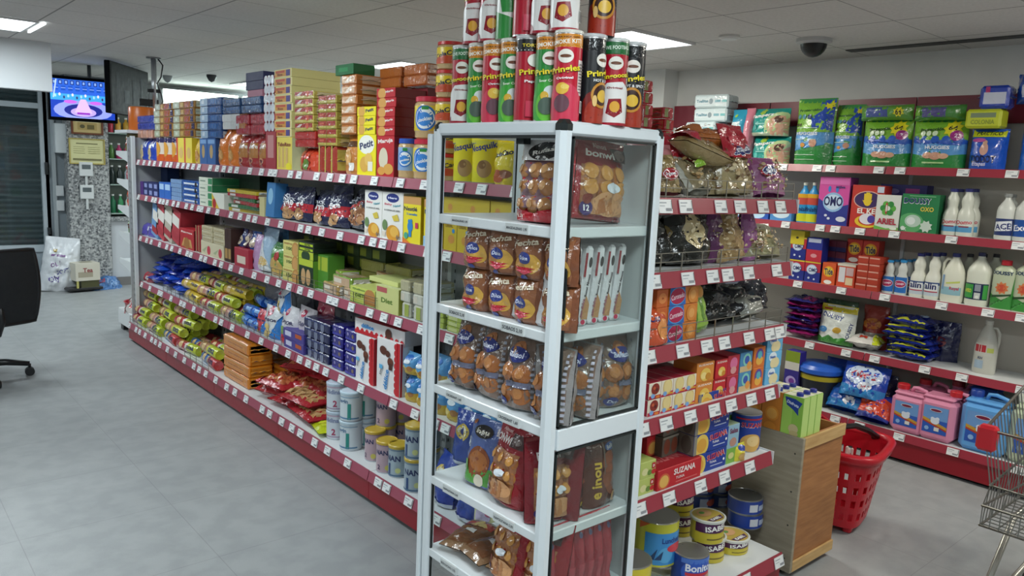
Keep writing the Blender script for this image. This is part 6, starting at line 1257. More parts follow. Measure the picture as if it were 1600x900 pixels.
# third shelf
g = 'packs on the third end shelf'; Ec = EZ[2]
cor = [('p', [(.0, 0), (.55, 0), (.5, 1), (.0, 1)], '#1f66b8'), ('o', .26, .5, .27, .7, '#4fa0dc'), ('o', .26, .5, .25, .66, '#b01f4c'), ('t', 'Coronado', .26, .5, .44, .3, 8, '#e8c8d4'), ('o', .78, .5, .17, 1, '#d88a3c'), ('o', .78, .5, .1, 1, '#e6a45a')]
E_(1022, 1040, 452, Ec, 'biscuit_box', 'biscuits', 'box', '#c9622a', 'orange biscuit box end by the glass case, third end shelf', g, F=[('o', .5, .5, .35, .9, '#e08a4a'), ('o', .5, .5, .1, .6, '#b0501c')], nz=3, d=.2)
E_(1041, 1088, 448, Ec, 'biscuit_box', 'biscuits', 'box', '#d07a2c', 'blue and orange biscuit box, third end shelf', g, F=cor, nz=3, d=.14, top='#c9622a')
P(Kind('biscuit_bag', 'biscuits', pouch(.12, .18, .08, '#6f9a34', [('r', .1, .1, .9, .6, '#93b84a'), ('r', .2, .2, .3, .6, '#5a8428'), ('r', .5, .2, .6, .6, '#5a8428'), ('o', .6, .75, .25, .7, '#d89a4a')], seed=201)), 1096, .04, Ec, 'green snack bag leaning on the blue and orange boxes', g, roll=-10, lean=-8)
P(Kind('biscuit_bag', 'biscuits', pouch(.12, .12, .06, '#c9502a', [('o', .6, .4, .3, .9, '#e0904a'), ('t', 'Cor', .3, .7, .4, 0, 0, '#2a2060')], seed=202)), 1035, .0, Ec, 'small orange bag against the fence in front of the boxes', g, jz=5, lean=-10)
for i, (px, dep, w, h, c) in enumerate(((1118, .12, .2, .17, '#0f1110'), (1140, .05, .18, .12, '#131513'), (1165, .08, .18, .12, '#15161a'), (1150, .2, .2, .2, '#101214'), (1190, .16, .2, .16, '#1a1d2a'), (1186, .05, .13, .08, '#8f8f86'), (1180, .24, .16, .18, '#1b1f30'))):
    P(Kind('pulse_bag', 'pulses', pouch(w, h, .1, c, [('r', .3, .5, .7, .7, '#2c2e33')] if i % 2 else [], seed=210 + i, crump=.016, nu=18, nv=16)), px, dep, Ec, '%s bag on the third end shelf, %s from the boxes' % ('glossy black' if i < 4 else 'clear dark' if i != 5 else 'small grey', ORD[i]), 'black bags on the third end shelf', jz=i * 11 % 20 - 10, lean=-30 if h < .15 else -15)
P(Kind('tissue_pack', 'packet', brick(.09, .06, .08, '#c9cbe0', [('r', .05, .1, .95, .45, '#3a4a9c'), ('r', .05, .6, .95, .9, '#5a6ab0')])), 1150, .1, Ec + .15, 'small white and blue packet lying on the black bags', g, jz=-14)
# fourth shelf: flans and juices
g = 'dessert boxes on the fourth end shelf'; Ed = EZ[3]
fl1 = [('r', 0, 0, 1, .22, '#b81f38'), ('o', .5, .62, .34, .9, '#8a2a1e'), ('o', .4, .68, .1, .9, '#c9603a'), ('o', .6, .56, .1, .9, '#5a1a14'), ('o', .3, .2, .16, .8, '#7aa8dc'), ('o', .7, .12, .18, .4, '#e0802c')]
fl2 = [('p', [(0, 0), (1, 0), (1, .3), (0, .12)], '#c02a44'), ('o', .5, .6, .38, 1.2, '#dcc07a'), ('o', .5, .6, .32, 1.1, '#e6d090'), ('o', .3, .18, .16, .8, '#7aa8dc'), ('r', .6, .1, .95, .2, '#e0a02c')]
w, cc, h = size(FE, 1012, 1086, 592, Ed); kf = [Kind('flan_box', 'desserts', cbox(w / 4 - .002, .12, h / 2 - .002, '#e6ddc9', f, side='#a8283c', top='#a82038')) for f in (fl1, fl2)]
for k in range(2):
    for i in range(4): put(kf[0 if i == 0 else 1], FE, cc + (i - 1.5) * w / 4, .03, Ed + k * h / 2, 'cream flan box with %s, %s from case, %s layer' % ('red brown pudding' if i == 0 else 'pale custard', ORD[i], ('lower', 'upper')[k]), 'cream flan boxes', jz=re_.uniform(-1, 1))
kk = [Kind('flan_box', 'desserts', cbox(.1, .12, h / 2, '#8c1c2c', side='#7a1826', top='#8c1c2c'))]
E_(1012, 1082, 585, Ed, 'flan_box', 'desserts', 'box', '#8c1c2c', 'dark red flan box at the back, fourth end shelf', g, nx=4, nz=2, d=.12, dep=.17, top='#861a2a')
cus = lambda c: [('t', 'SUZANA', .5, .88, .84, .1, 0, '#f0e2d8'), ('o', .5, .38, .3, .8, '#e8c25a'), ('o', .4, .34, .16, .8, '#f0d88a'), ('o', .65, .28, .16, .8, '#c98a2c'), ('r', 0, 0, 1, .06, c)]
E_(1086, 1113, 567, Ed, 'custard_box', 'desserts', 'box', '#dc8a3a', 'orange custard box, fourth end shelf', g, F=cus('#c97a2a'), nz=2, d=.1, side='#b86a24', top='#c97a3a')
E_(1115, 1134, 563, Ed, 'custard_box', 'desserts', 'box', '#c4242c', 'red custard box beside the orange ones, fourth end shelf', g, F=cus('#a81c24'), nz=2, d=.1, side='#9a1a22', top='#b0222a')
E_(1134, 1152, 556, Ed, 'gelatine_box', 'desserts', 'box', '#b82a3c', 'crimson jelly box in the middle of the fourth end shelf', g, F=[('o', .5, .6, .32, 1, '#d8709a'), ('o', .5, .25, .25, .8, '#d89a9a')], nz=2, d=.12, L=[('r', .02, .02, .98, .98, '#a02030'), ('r', .3, .1, .7, .4, '#dcdcdc')])
E_(1153, 1172, 551, Ed, 'gelatine_box', 'desserts', 'box', '#4a8ab8', 'blue and tan jelly box beside the crimson ones', g, F=[('o', .55, .6, .32, 1, '#8ad0c0'), ('o', .55, .6, .2, 1, '#3a5ab0'), ('r', 0, 0, 1, .3, '#d0b88a'), ('o', .75, .3, .2, 1, '#e09a4a')], nz=2, d=.12, L=[('r', .02, .02, .98, .98, '#3f7a9c')])
E_(1174, 1192, 543, Ed, 'gelatine_box', 'desserts', 'box', '#d8742c', 'orange and violet jelly box next to the sky blue pile', g, F=[('o', .5, .6, .34, 1, '#6a4a9c'), ('o', .5, .35, .3, .8, '#e8b04a'), ('o', .5, .62, .2, 1, '#5ab0c0')], nz=2, d=.12, L=[('r', .02, .02, .98, .98, '#c9642a')])
E_(1140, 1172, 540, Ed, 'gelatine_box', 'desserts', 'box', '#b85a24', 'brown-orange box at the back of the fourth end shelf', g, F=[('o', .5, .6, .3, 1, '#c02a2a')], nx=2, nz=1, d=.1, dep=.16)
E_(1194, 1218, 525, Ed, 'milk_powder_box', 'milk', 'box', '#6ab4e0', 'sky blue box at the wall side of the fourth end shelf', g, F=[('o', .4, .7, .25, .7, '#e4eef6'), ('o', .55, .3, .3, .7, '#e6d8a8'), ('t', 'Nesto', .4, .7, .36, 0, 0, '#2a5ab0')], nz=3, d=.1, L=[('r', .02, .02, .98, .98, '#4a9cd0'), ('o', .5, .6, .3, 1, '#cfe2f0')])
# fifth shelf: tuna
g = 'tins and boxes on the fifth end shelf'; Ee = EZ[4]
suz = lambda c, c2: [('r', .42, 0, 1, 1, c), ('o', .22, .42, .2, 1, '#e2c25a'), ('o', .22, .42, .14, .9, '#d9a03c'), ('t', 'SUZANA', .7, .72, .52, .32, 4, '#f4e8ea'), ('t', 'SUZANA', .695, .725, .5, .3, 4, c2), ('t', 'TUNA', .62, .42, .2, .12, 0, '#e8e8f0'), ('r', .55, .2, .9, .25, '#b8c4e0'), ('o', .93, .4, .025, 1, '#fff')]
E_(998, 1023, 722, Ee, 'noodle_pack', 'packet', 'box', '#b8c46a', 'yellow-green packet with red corner, fifth end shelf', g, F=[('o', .3, .4, .2, .8, '#d8d49a'), ('o', .6, .3, .15, .8, '#6a8a3a'), ('o', .85, .3, .14, .8, '#c22a2a'), ('r', .72, .5, .94, .85, '#b81f2c'), ('t', 'D', .83, .67, .1, '#fff')], nz=2, d=.2, L=[('r', .02, .02, .98, .98, '#a8b45a')])
kred = Kind('tuna_multipack', 'tuna', cbox(.235, .17, .07, '#c01f2a', [('o', .14, .4, .13, .9, '#d0603c'), ('o', .14, .4, .1, .9, '#e2b25a'), ('t', 'SUZANA', .6, .7, .5, .3, 0, '#f2e4e2'), ('t', 'TUNA', .5, .38, .2, .14, 0, '#e8c8c4'), ('r', .4, .16, .9, .22, '#d86a6a')], T=[('r', .02, .02, .98, .98, '#a8222c'), ('t', 'SUZANA', .5, .4, .6, .3, 0, '#c96a6c')], side='#b01c28'))
for i, (px, dep, z, lb) in enumerate(((1062, .02, 0, 'at the shelf front'), (1042, .12, .072, 'on top, set back'), (1066, .2, 0, 'in the back row, lower'), (1052, .25, .075, 'in the back row, upper'))):
    P(kred, px, dep, Ee + z, 'red tuna multipack with white lettering ' + lb, 'red tuna multipacks', jz=(0, 4, -2, 3)[i])
w, cc, h = size(FE, 1082, 1132, 650, Ee)
def tins3():
    mb = cbox(.2, .11, .07, '#1c3f9c', suz('#1b3a96', '#c21f2c'), L=[('r', 0, 0, 1, 1, '#6f6a60'), ('o', .25, .5, .2, 1.5, '#4f4a42'), ('o', .72, .5, .2, 1.5, '#4f4a42')], top='#3f6ab0')
    mb.art(lambda u, v, o: (-.1 + u, -.0008 - o, v), .2, .07, [('r', 0, 0, .08, 1, '#8a857a')]); return mb
kblu = Kind('tuna_multipack', 'tuna', tins3())
for k in range(4):
    for j in range(2): put(kblu, FE, cc + .0 - .01 * j + .004 * (k % 2), .03 + .125 * j, Ee + k * .0735, 'blue tuna multipack, %s layer, %s' % (ORD[k], 'front pile' if j == 0 else 'pile behind'), 'blue tuna multipacks', jz=re_.uniform(-2, 2))
w0, c0, h0 = size(FE, 1036, 1082, 650, Ee)
kt = Kind('tin_pair', 'tins', cbox(.09, .12, .07, '#6a645a', [('o', .28, .5, .2, 1.5, '#8a4a34'), ('o', .75, .5, .2, 1.5, '#8a4a34'), ('r', 0, .9, 1, 1, '#9a9486')], top='#8a8578', side='#57524a'))
for k in range(3): put(kt, FE, cc - .15, .09, Ee + k * .074 + .07, 'dark wrapped tin pair beside the blue tuna multipacks, %s layer' % ORD[k], 'wrapped tin pairs', jz=3)
E_(1134, 1152, 665, Ee, 'soup_packet', 'packet', 'box', '#8fb4c8', 'pale blue and green food packet, fifth end shelf', g, F=[('r', 0, 0, 1, .4, '#7cb04a'), ('o', .5, .55, .3, .8, '#b88a7a'), ('t', 'Salsa', .5, .85, .7, 0, 0, '#7a3a5c'), ('o', .4, .2, .25, .7, '#d0d08a')], nx=1, nz=1, d=.1, top='#b0c8a0')
E_(1130, 1154, 648, Ee, 'soup_packet', 'packet', 'box', '#3a7ab0', 'blue and green carton behind the pale packet', g, F=[('r', 0, .6, 1, 1, '#5f9a3c')], nx=2, d=.08, dep=.14)
E_(1154, 1170, 696, Ee, 'soup_packet', 'packet', 'pouch', '#d8cc3a', 'small yellow packet in front of the blue tin', g, F=[('o', .5, .78, .3, .5, '#1f3a9c'), ('o', .5, .3, .35, .7, '#c9a05a')], d=.04, dep=.01)
def bigtin(px, dep, z, r, h, base, F, lb, fr=FE, grp=None, name='food_tin', rot=0, **k):
    P(Kind(name, 'tin', tin(r, h, base, F, rots=(-24,), **k)), px, dep, z, lb, grp or g, fr, jz=rot)
bigtin(1183, .04, Ee, .056, .145, '#22409a', [('t', 'SUZANA', .5, .72, .7, .14, 0, '#f0e4ea'), ('t', 'SUZANA', .495, .724, .68, .13, 0, '#b8202c'), ('o', .45, .25, .3, .8, '#d8a85a'), ('o', .5, .3, .18, .8, '#e8c88a'), ('r', 0, .86, 1, .9, '#b8202c')], 'big blue and white tin at the wall side, fifth end shelf')
# base shelf: tins
g = 'tins on the base of the end shelving'
foul = [('r', 0, .82, 1, .97, '#d8c83a'), ('t', 'Foul', .72, .6, .42, .2, 0, '#b0301f'), ('r', .1, .4, .95, .44, '#4a4a2a'), ('o', .4, .2, .25, .6, '#b89a5a'), ('o', .7, .16, .2, .6, '#a07c44'), ('r', 0, .02, 1, .06, '#7a8a3a')]
lun = [('r', .12, .08, .96, .78, '#3f8fd0'), ('o', .5, .3, .14, 1, '#5aa8dc'), ('t', 'Luncheon', .64, .62, .44, .12, 0, '#1f3f8c'), ('o', .72, .44, .2, .4, '#c83a4a'), ('p', [(.0, .82), (.2, .98), (.0, .98)], '#c8602a'), ('p', [(.2, .2), (.35, .45), (.3, .2)], '#1c3f6c'), ('p', [(.3, .2), (.45, .4), (.42, .2)], '#1c3f6c')]
B = EBZ
bigtin(1006, .06, B, .075, .16, '#d6cf3a', foul, 'large yellow tin with red lettering beside the case post', FEB, g)
bigtin(1050, .13, B + .055, .078, .165, '#c9c83a', lun, 'large yellow and blue tin raised on another tin', FEB, g)
bigtin(1040, .05, B, .07, .05, '#c9b83a', [('r', .2, .1, .8, .9, '#7cb0d8'), ('r', 0, 0, .2, 1, '#c8602a')], 'low yellow tin under the raised blue and yellow one', FEB, g)
bigtin(1002, -.01, B, .068, .08, '#c9a02a', foul[2:4], 'low yellow-brown tin at the glass case corner', FEB, g)
bigtin(1023, -.015, B, .05, .06, '#b8a84a', [], 'small plain tin between the low yellow tins', FEB, g)
bigtin(1100, .04, B, .063, .11, '#24449c', [('o', .5, .5, .4, .7, '#2f5ac0'), ('r', .1, .8, .9, .96, '#4a74c8'), ('t', 'Bonito', .5, .66, .6, 0, 0, '#e4e8f2'), ('r', .2, .4, .8, .5, '#c8303c'), ('o', .75, .2, .2, .7, '#c9a07a')], 'blue tin with silver lid in the front middle of the base', FEB, g)
isa = [('r', 0, .5, 1, .95, '#4a1c4c'), ('t', 'ISABEL', .55, .72, .6, .24, 6, '#f2f2ee'), ('r', 0, .02, 1, .45, '#c8b83a'), ('r', .3, .2, .9, .26, '#6a5a2a')]
def isab(px, dep, z, lb, r=.06, h=.085, top=True, jz=0):
    mb = tin(r, h, '#c8b83a', isa, rots=(-24,), rim='#c9cac6')
    if top: mb.lathe([(r * 1.08, h - .006, ('#d0d2cc', 'p')), (r * 1.1, h + .002, ('#d0d2cc', 'p')), (r * .98, h + .004, ('#d0d2cc', 'p')), (r * .97, h + .0015), (.0005, h + .0015)], ('#b9a04a', 'p'), 24, c=(0, r), caps=False); mb.art(lambda u, v, o: (u - r, v, h + .0015 + o), 2 * r, 2 * r, [('p', [(.15, .3), (.85, .3), (.75, .12), (.25, .12)], '#4a1c4c'), ('t', 'ISABEL', .5, .22, .45, 0, 0, '#f0f0ea'), ('o', .5, .65, .26, .8, '#c99a6a'), ('o', .45, .7, .1, .8, '#5a8a3a')])
    P(Kind('tuna_tin', 'tuna', mb), px, dep, z, lb, 'purple and yellow tuna tins', FEB, jz=jz)
isab(1128, .1, B, 'purple and yellow tuna tin with printed lid, lower of the tilted pair')
isab(1127, .09, B + .088, 'purple and yellow tuna tin with printed lid, tilted on another')
isab(1166, .08, B, 'low purple and yellow tuna tin with clear lid, alone in front', .062, .055)
for k in range(3): isab(1078, .3, B + k * .089, 'purple and yellow tuna tin in the pile behind the big tins, %s layer' % ORD[k], .055, .085, False)
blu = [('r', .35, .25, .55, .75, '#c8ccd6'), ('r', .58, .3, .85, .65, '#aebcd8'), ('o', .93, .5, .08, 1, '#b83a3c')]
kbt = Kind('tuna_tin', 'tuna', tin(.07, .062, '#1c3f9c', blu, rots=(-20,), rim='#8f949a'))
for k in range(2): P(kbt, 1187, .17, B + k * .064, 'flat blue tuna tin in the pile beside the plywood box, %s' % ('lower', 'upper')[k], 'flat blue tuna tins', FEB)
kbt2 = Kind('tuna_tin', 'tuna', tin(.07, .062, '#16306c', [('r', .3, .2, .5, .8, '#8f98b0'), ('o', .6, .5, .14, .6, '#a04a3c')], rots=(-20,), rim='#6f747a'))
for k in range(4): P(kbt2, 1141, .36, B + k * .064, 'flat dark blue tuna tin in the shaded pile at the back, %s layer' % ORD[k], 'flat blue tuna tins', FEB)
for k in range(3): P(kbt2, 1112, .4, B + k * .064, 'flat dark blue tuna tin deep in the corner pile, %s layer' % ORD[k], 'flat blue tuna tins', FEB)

# ---------------------------------------------------------------- cartons on the plywood box
FX = Frame('y', BY0)
def carton(base, F, side, cap='#20308c', h=.19, L=()):
    w, d = .088, .048; mb = cbox(w, d, h, base, F, L=L, side=side, top='#dcdcc0')
    cp = MB().lathe([(.014, h), (.014, h + .012), (.012, h + .014), (.0005, h + .014)], (cap, 'p'), 14, c=(.015, .02), caps=False); return Kind('drink_carton', 'drink carton', mb, [('cap', cp)])
gr = carton('#8fc04a', [('r', .0, .0, .5, .9, '#a4cf5a'), ('p', [(.1, .95), (.2, .78), (.55, .7), (.8, .6), (.78, .74), (.95, .88), (.6, .94)], '#1f3f94'), ('t', 'Disfruta', .5, .83, .6, 0, -14, '#e4ecf6'), ('o', .62, .3, .24, .9, '#cdbf8e'), ('o', .66, .2, .22, .6, '#c3b27c'), ('o', .18, .1, .1, 1, '#1d3f7a')], '#b8d67c', L=[('r', .1, .1, .9, .7, '#cfe0a4')])
ye = carton('#d8cf4a', [('p', [(0, .75), (1, .9), (1, 1), (0, 1)], '#c8c45a'), ('o', .5, .4, .35, .9, '#d89a3a')], '#cfc85a')
orj = carton('#c97a26', [('o', .55, .5, .34, 1, '#e0902c'), ('o', .55, .5, .26, 1, '#eaa84a'), ('o', .4, .86, .3, .5, '#23285c'), ('o', .5, .2, .3, .8, '#d88a2c')], '#b56a20')
for j in range(5):
    for i in range(3):
        kd, nm = (gr, 'lime green') if j == 0 or (j == 1 and i == 2) else (orj, 'orange juice') if i == 0 and j < 3 else (ye, 'yellow')
        put(kd, FX, BX0 + .03 + i * .052, .012 + j * .091, BH - .03, '%s carton with blue cap on the plywood box, %s column, %s row' % (nm, ORD[i], ORD[j]), 'drink cartons on the plywood box', pose='quarter')
tag(link('carton_board', MB().box(BX0 + .019, BX0 + .17, BY0 + .02, BY1 - .018, BH - .045, BH - .03, PLY_SHADE)), 'greyed board carrying the drink cartons on the plywood box', 'board')
# ================================================================ goods on the wall shelving
W1, W2, W3, W4 = WZ
def W_(px0, px1, pyt, z, name, cat, form, base, desc, group, fr=FW, **k): return goods(fr, px0, px1, pyt, z, name, cat, form, base, desc, group, dep=k.pop('dep', .04), endw='far end', **k)
g = 'baby goods on the top wall shelf'
# wipes
wp = [('r', .05, .28, .95, .75, '#d8e4e8'), ('t', 'Toallitas', .25, .52, .34, 0, 2, '#3f7f96'), ('o', .5, .5, .06, 1.2, '#8fa0a8'), ('r', .62, .42, .78, .6, '#86b4c0'), ('r', .82, .42, .96, .6, '#7cc0c4')]
kw_ = Kind('wipes_pack', 'baby wipes', brick(.29, .17, .094, '#cfdfe3', wp, end='#c2d4d8'))
y0 = ay(1096, WX + .05, W1)
for k in range(5): put(kw_, FW, y0 + (.03 if k < 3 else -.03), .03 + .01 * (k % 2), W1 + k * .096, 'white baby wipes pack in the tall pile, %s layer up' % ORD[k], 'baby wipes packs', jz=(0, 4, -3, 5, 8, 3)[k])
pam = [('r', .0, .0, 1, .12, '#b8c8b0'), ('o', .85, .35, .38, .9, '#b8d098'), ('o', .85, .35, .3, .85, '#d0a088'), ('o', .82, .6, .1, .9, '#5a4038'), ('t', 'Pampers', .38, .72, .6, .17, 6, '#eef6f4'), ('*', .36, .88, .1, 6, '#a0c84a'), ('o', .2, .3, .07, 1, '#3fa8a0'), ('r', .2, .42, .5, .46, '#9ad8d0')]
t = W_(1130, 1156, 170, W1, 'nappy_pack', 'nappies', 'pouch', '#2a93b4', 'small blue nappy pack beside the wipes', g, F=pam[4:], d=.14, crump=.004, seed=301, nz=1)
t = W_(1164, 1222, 212, W1, 'nappy_pack', 'nappies', 'pouch', '#1b9088', 'teal nappy pack, lower of two', g, F=pam, d=.16, crump=.006, seed=302)
W_(1164, 1222, 168, t, 'nappy_pack', 'nappies', 'pouch', '#1b9088', 'teal nappy pack with printed oval, upper of two', g, F=pam, d=.16, crump=.006, seed=303)
W_(1152, 1166, 168, W1, 'nappy_pack', 'nappies', 'pouch', '#c87a8c', 'pink nappy pack squeezed between blue and teal packs', g, d=.12, seed=304)
hug = lambda tall=False: [('p', [(0, 0), (1, 0), (1, .3), (.5, .22), (0, .3)], '#2c8a3c'), ('p', [(0, .3), (.5, .22), (1, .3), (1, .5), (0, .55)], '#5a9ad6'), ('p', [(0, .52), (.3, .47), (.6, .52), (1, .46), (1, .6), (0, .58)], '#2a5cc0'), ('r', 0, .57, 1, .98, '#7cb53a')] + [('o', x, .58, .07, 1, '#2a5cc0') for x in (.1, .28, .5, .7, .9)] + [('t', 'Protección', .4, .78, .46, .07, 4, '#2c4a2a'), ('*', .78, .8, .17, 9, '#e2d82a'), ('t', '64', .78, .81, .15, .09, 0, '#2a2a2a'), ('o', .86, .66, .1, 1, '#9c2a80'), ('t', '2', .86, .66, .05, '#f0d8ec'), ('t', 'HUGGIES', .56, .42, .46, .07, 0, '#e8eef6'), ('o', .4, .26, .1, .6, '#d8a488'), ('o', .55, .25, .12, .6, '#cf9a80'), ('o', .7, .25, .09, .6, '#d8a98c'), ('r', .3, .1, .72, .13, '#a8d08a'), ('o', .25, .7, .05, 1, '#d8ecc8'), ('o', .37, .7, .05, 1, '#d8ecc8'), ('o', .49, .7, .05, 1, '#d8ecc8')]
hugt = [('r', 0, .0, 1, .22, '#2c8a3c'), ('p', [(0, .2), (.5, .26), (1, .32), (1, .5), (0, .5)], '#5a9ad6'), ('r', 0, .49, 1, .98, '#7cb53a'), ('p', [(.98, .5), (.98, .98), (.6, .98), (.7, .8), (.5, .7), (.55, .55)], '#2a4fb4'), ('t', 'Protección', .4, .82, .6, .04, 2, '#2c5a3a'), ('*', .87, .9, .12, 8, '#e2d82a'), ('t', '44', .16, .6, .18, .05, 0, '#3a3a20'), ('t', 'HUGGIES', .42, .47, .62, .05, 0, '#e8eef6'), ('o', .62, .33, .1, 1, '#cf9a80'), ('o', .35, .3, .07, .8, '#d89a4a'), ('o', .15, .72, .06, 1, '#4a8a9a'), ('o', .3, .72, .06, 1, '#4a8a9a'), ('o', .45, .72, .06, 1, '#2a4a7a')] + [('r', .1, y, .7, y + .008, '#d0e8d0') for y in (.08, .15, .38, .55)]
W_(1229, 1288, 152, W1, 'nappy_pack', 'nappies', 'pouch', '#3f8f4a', 'tall narrow green and blue nappy pack', g, F=hugt, d=.16, crump=.004, seed=305, taper=-.02)
W_(1290, 1334, 162, W1, 'nappy_pack', 'nappies', 'pouch', '#3f8f4a', 'green and blue nappy pack half hidden behind the wide one', g, F=hugt, d=.14, crump=.004, seed=306, dep=.1)
t = W_(1334, 1410, 184, W1, 'nappy_pack', 'nappies', 'pouch', '#3f8f4a', 'wide green and blue nappy pack with yellow sun, lower, first', g, F=hug(), d=.16, crump=.004, seed=307)
W_(1336, 1418, 162, t - .012, 'nappy_pack', 'nappies', 'pouch', '#5f9a3c', 'flat nappy pack lying on the first wide one', g, F=[('r', .15, .2, .6, .8, '#4a5aa0'), ('*', .8, .5, .1, 8, '#e2d82a'), ('t', '64', .8, .5, .1, .4, 0, '#2a2a2a')], d=.14, crump=.006, stand=False, seed=308)
t = W_(1412, 1498, 184, W1, 'nappy_pack', 'nappies', 'pouch', '#3f8f4a', 'wide green and blue nappy pack with yellow sun, lower, second', g, F=hug(), d=.16, crump=.004, seed=309)
W_(1420, 1500, 162, t - .012, 'nappy_pack', 'nappies', 'pouch', '#4a8a3c', 'flat nappy pack lying on the second wide one', g, F=[('r', .2, .2, .7, .8, '#55508c'), ('r', 0, .3, .15, .8, '#7cb53a')], d=.14, crump=.008, stand=False, seed=310)
t = W_(1503, 1562, 200, W1, 'nappy_pack', 'nappies', 'pouch', '#1f55c0', 'blue nappy pack with yellow band and dark lettering', g, F=[('r', .04, .8, .96, .98, '#c9d02c'), ('t', 'PRÁCTICO', .52, .9, .7, .12, 0, '#2c3a3a'), ('o', .5, .5, .12, 1.5, '#d0a090'), ('o', .5, .66, .07, 1, '#c9a08a'), ('t', 'DODOT', .48, .26, .7, .18, 0, '#101c50'), ('o', .3, .72, .2, .3, '#b84a9a'), ('t', 'Etapas', .4, .13, .4, 0, 0, '#c8c8e8')], d=.15, crump=.004, seed=311)
t = W_(1505, 1562, 170, t, 'wipes_tub', 'baby wipes', 'box', '#c3cc2c', 'yellow-green wipes tub on the blue nappy pack', g, F=[('r', .15, .55, .85, .8, '#7a8a6a'), ('t', 'COLONIA', .5, .32, .66, .24, 0, '#8a9a2c')], d=.12, fin='p', bev=.012)
W_(1523, 1578, 133, t, 'wipes_pack', 'baby wipes', 'brick', '#1f3fae', 'royal blue wipes pack on the yellow-green tub', g, F=[('r', .15, .2, .9, .7, '#c8cce0'), ('r', .2, .7, .35, .95, '#b02a6a')], d=.12, end='#24449c')
t = W_(1582, 1640, 160, W1, 'nappy_pack', 'nappies', 'pouch', '#1b66c4', 'big bright blue nappy pack at the picture edge', g, F=[('o', .2, .8, .25, .6, '#c03a7a'), ('t', 'D', .25, .45, .2, .12, 0, '#101c50'), ('t', '42', .2, .8, .2, 0, 0, '#f0e0ec')], d=.16, crump=.005, seed=312)
W_(1578, 1640, 112, t, 'nappy_pack', 'nappies', 'pouch', '#1d4fae', 'blue nappy pack lying on the big bright blue one', g, F=[('r', .2, .2, .8, .6, '#c0c8d8')], d=.16, crump=.01, stand=False, seed=313)

# ---------------------------------------------------------------- second wall shelf
g = 'washing powders on the second wall shelf'
W_(1130, 1200, 314, W2, 'tablet_box', 'dishwasher tablets', 'box', '#2456b4', 'blue and white tablet box behind the nut shelf', g, F=[('o', .5, .3, .35, .5, '#b8d8ee'), ('r', .1, .6, .9, .9, '#3a7ac8')], nx=2, d=.1)
W_(1202, 1236, 316, W2, 'tablet_box', 'dishwasher tablets', 'box', '#4a8ac8', 'pale blue tablet box beside the bottles', g, F=[('o', .5, .4, .4, .5, '#d0e4f0'), ('r', .1, .75, .9, .95, '#2456b4')], d=.1)
def bottle(h, r, body, art, cap, capr=.35, sx=1, sy=.8, z0=.12, z1=.55, neck=.3, shape=None, caph=.07, fin='p', arc=2.4):
    pr = shape or [(r * .92, 0), (r, h * .03), (r, h * .62), (r * .92, h * .7), (r * .6, h * .8), (r * neck, h * .88), (r * neck, h * (1 - caph))]
    mb = round_body(pr, body, r, h * z0, h * z1, art, fin, 24, arc=arc, sx=sx, sy=sy, rots=(0,))
    cp = MB().lathe([(r * capr, h * (1 - caph)), (r * capr, h * .995), (r * capr * .9, h), (.0005, h)], (cap, 'p'), 16, c=(0, r * sy), caps=False)
    return mb, [('cap', cp)]
def bottles(fr, pxs, pyt, z, spec, desc, grp, dep=.05, name='bottle', cat='bottle', back=0, jz=0):
    n = 0
    for i, px in enumerate(pxs):
        X = fr.lip + dep; h = zat(px, pyt, 0, X) - z
        for j in range(1 + back):
            mb, ps = spec(h); kd = Kind(name, cat, mb, ps)
            s = desc + (', %s from far end' % ORD[i] if len(pxs) > 1 else '') + ((', front row' if j == 0 else ', %s row' % ORD[j]) if back else '')
            put(kd, fr, ay(px, X, z), dep + j * .085, z, s, grp, jz=jz)
fin_ = lambda h: bottle(h, .042, '#2a8cc4', [('r', 0, .02, 1, .3, '#c8cc2c'), ('r', 0, .62, 1, .86, '#c04a3c'), ('r', 0, .86, 1, 1, '#d6a020'), ('t', 'finish', .5, .46, .8, .16, 0, '#123a6c')], '#c9cbc0', .3, 1, .6, .02, .72)
bottles(FW, (1250, 1264), 285, W2, fin_, 'blue and yellow rinse bottle with grey nozzle', g)
omo = [('p', [(0, 0), (1, 0), (1, .45), (.5, .35), (0, .55)], '#24308c'), ('p', [(0, .55), (.5, .35), (1, .45), (1, 1), (0, 1)], '#d04a9c'), ('o', .5, .48, .34, .9, '#8fb8e0'), ('o', .5, .48, .28, .85, '#c8dcf0'), ('t', 'OMO', .5, .5, .62, .2, 0, '#141c5c'), ('o', .35, .75, .05, 2, '#3a7ac8'), ('o', .6, .75, .05, 2, '#3a7ac8'), ('r', .02, .84, .98, .98, '#d86ab0'), ('o', .8, .14, .16, .5, '#d8dce8'), ('o', .3, .2, .05, .8, '#d8dce8'), ('o', .4, .14, .05, .8, '#d8dce8'), ('t', 'active', .7, .8, .3, 0, 0, '#3a2a6c')]
W_(1274, 1322, 276, W2, 'washing_powder_box', 'washing powder', 'box', '#24308c', 'tall pink and blue washing powder box', g, F=omo, d=.1, side='#8a3a80', top='#c84a96')
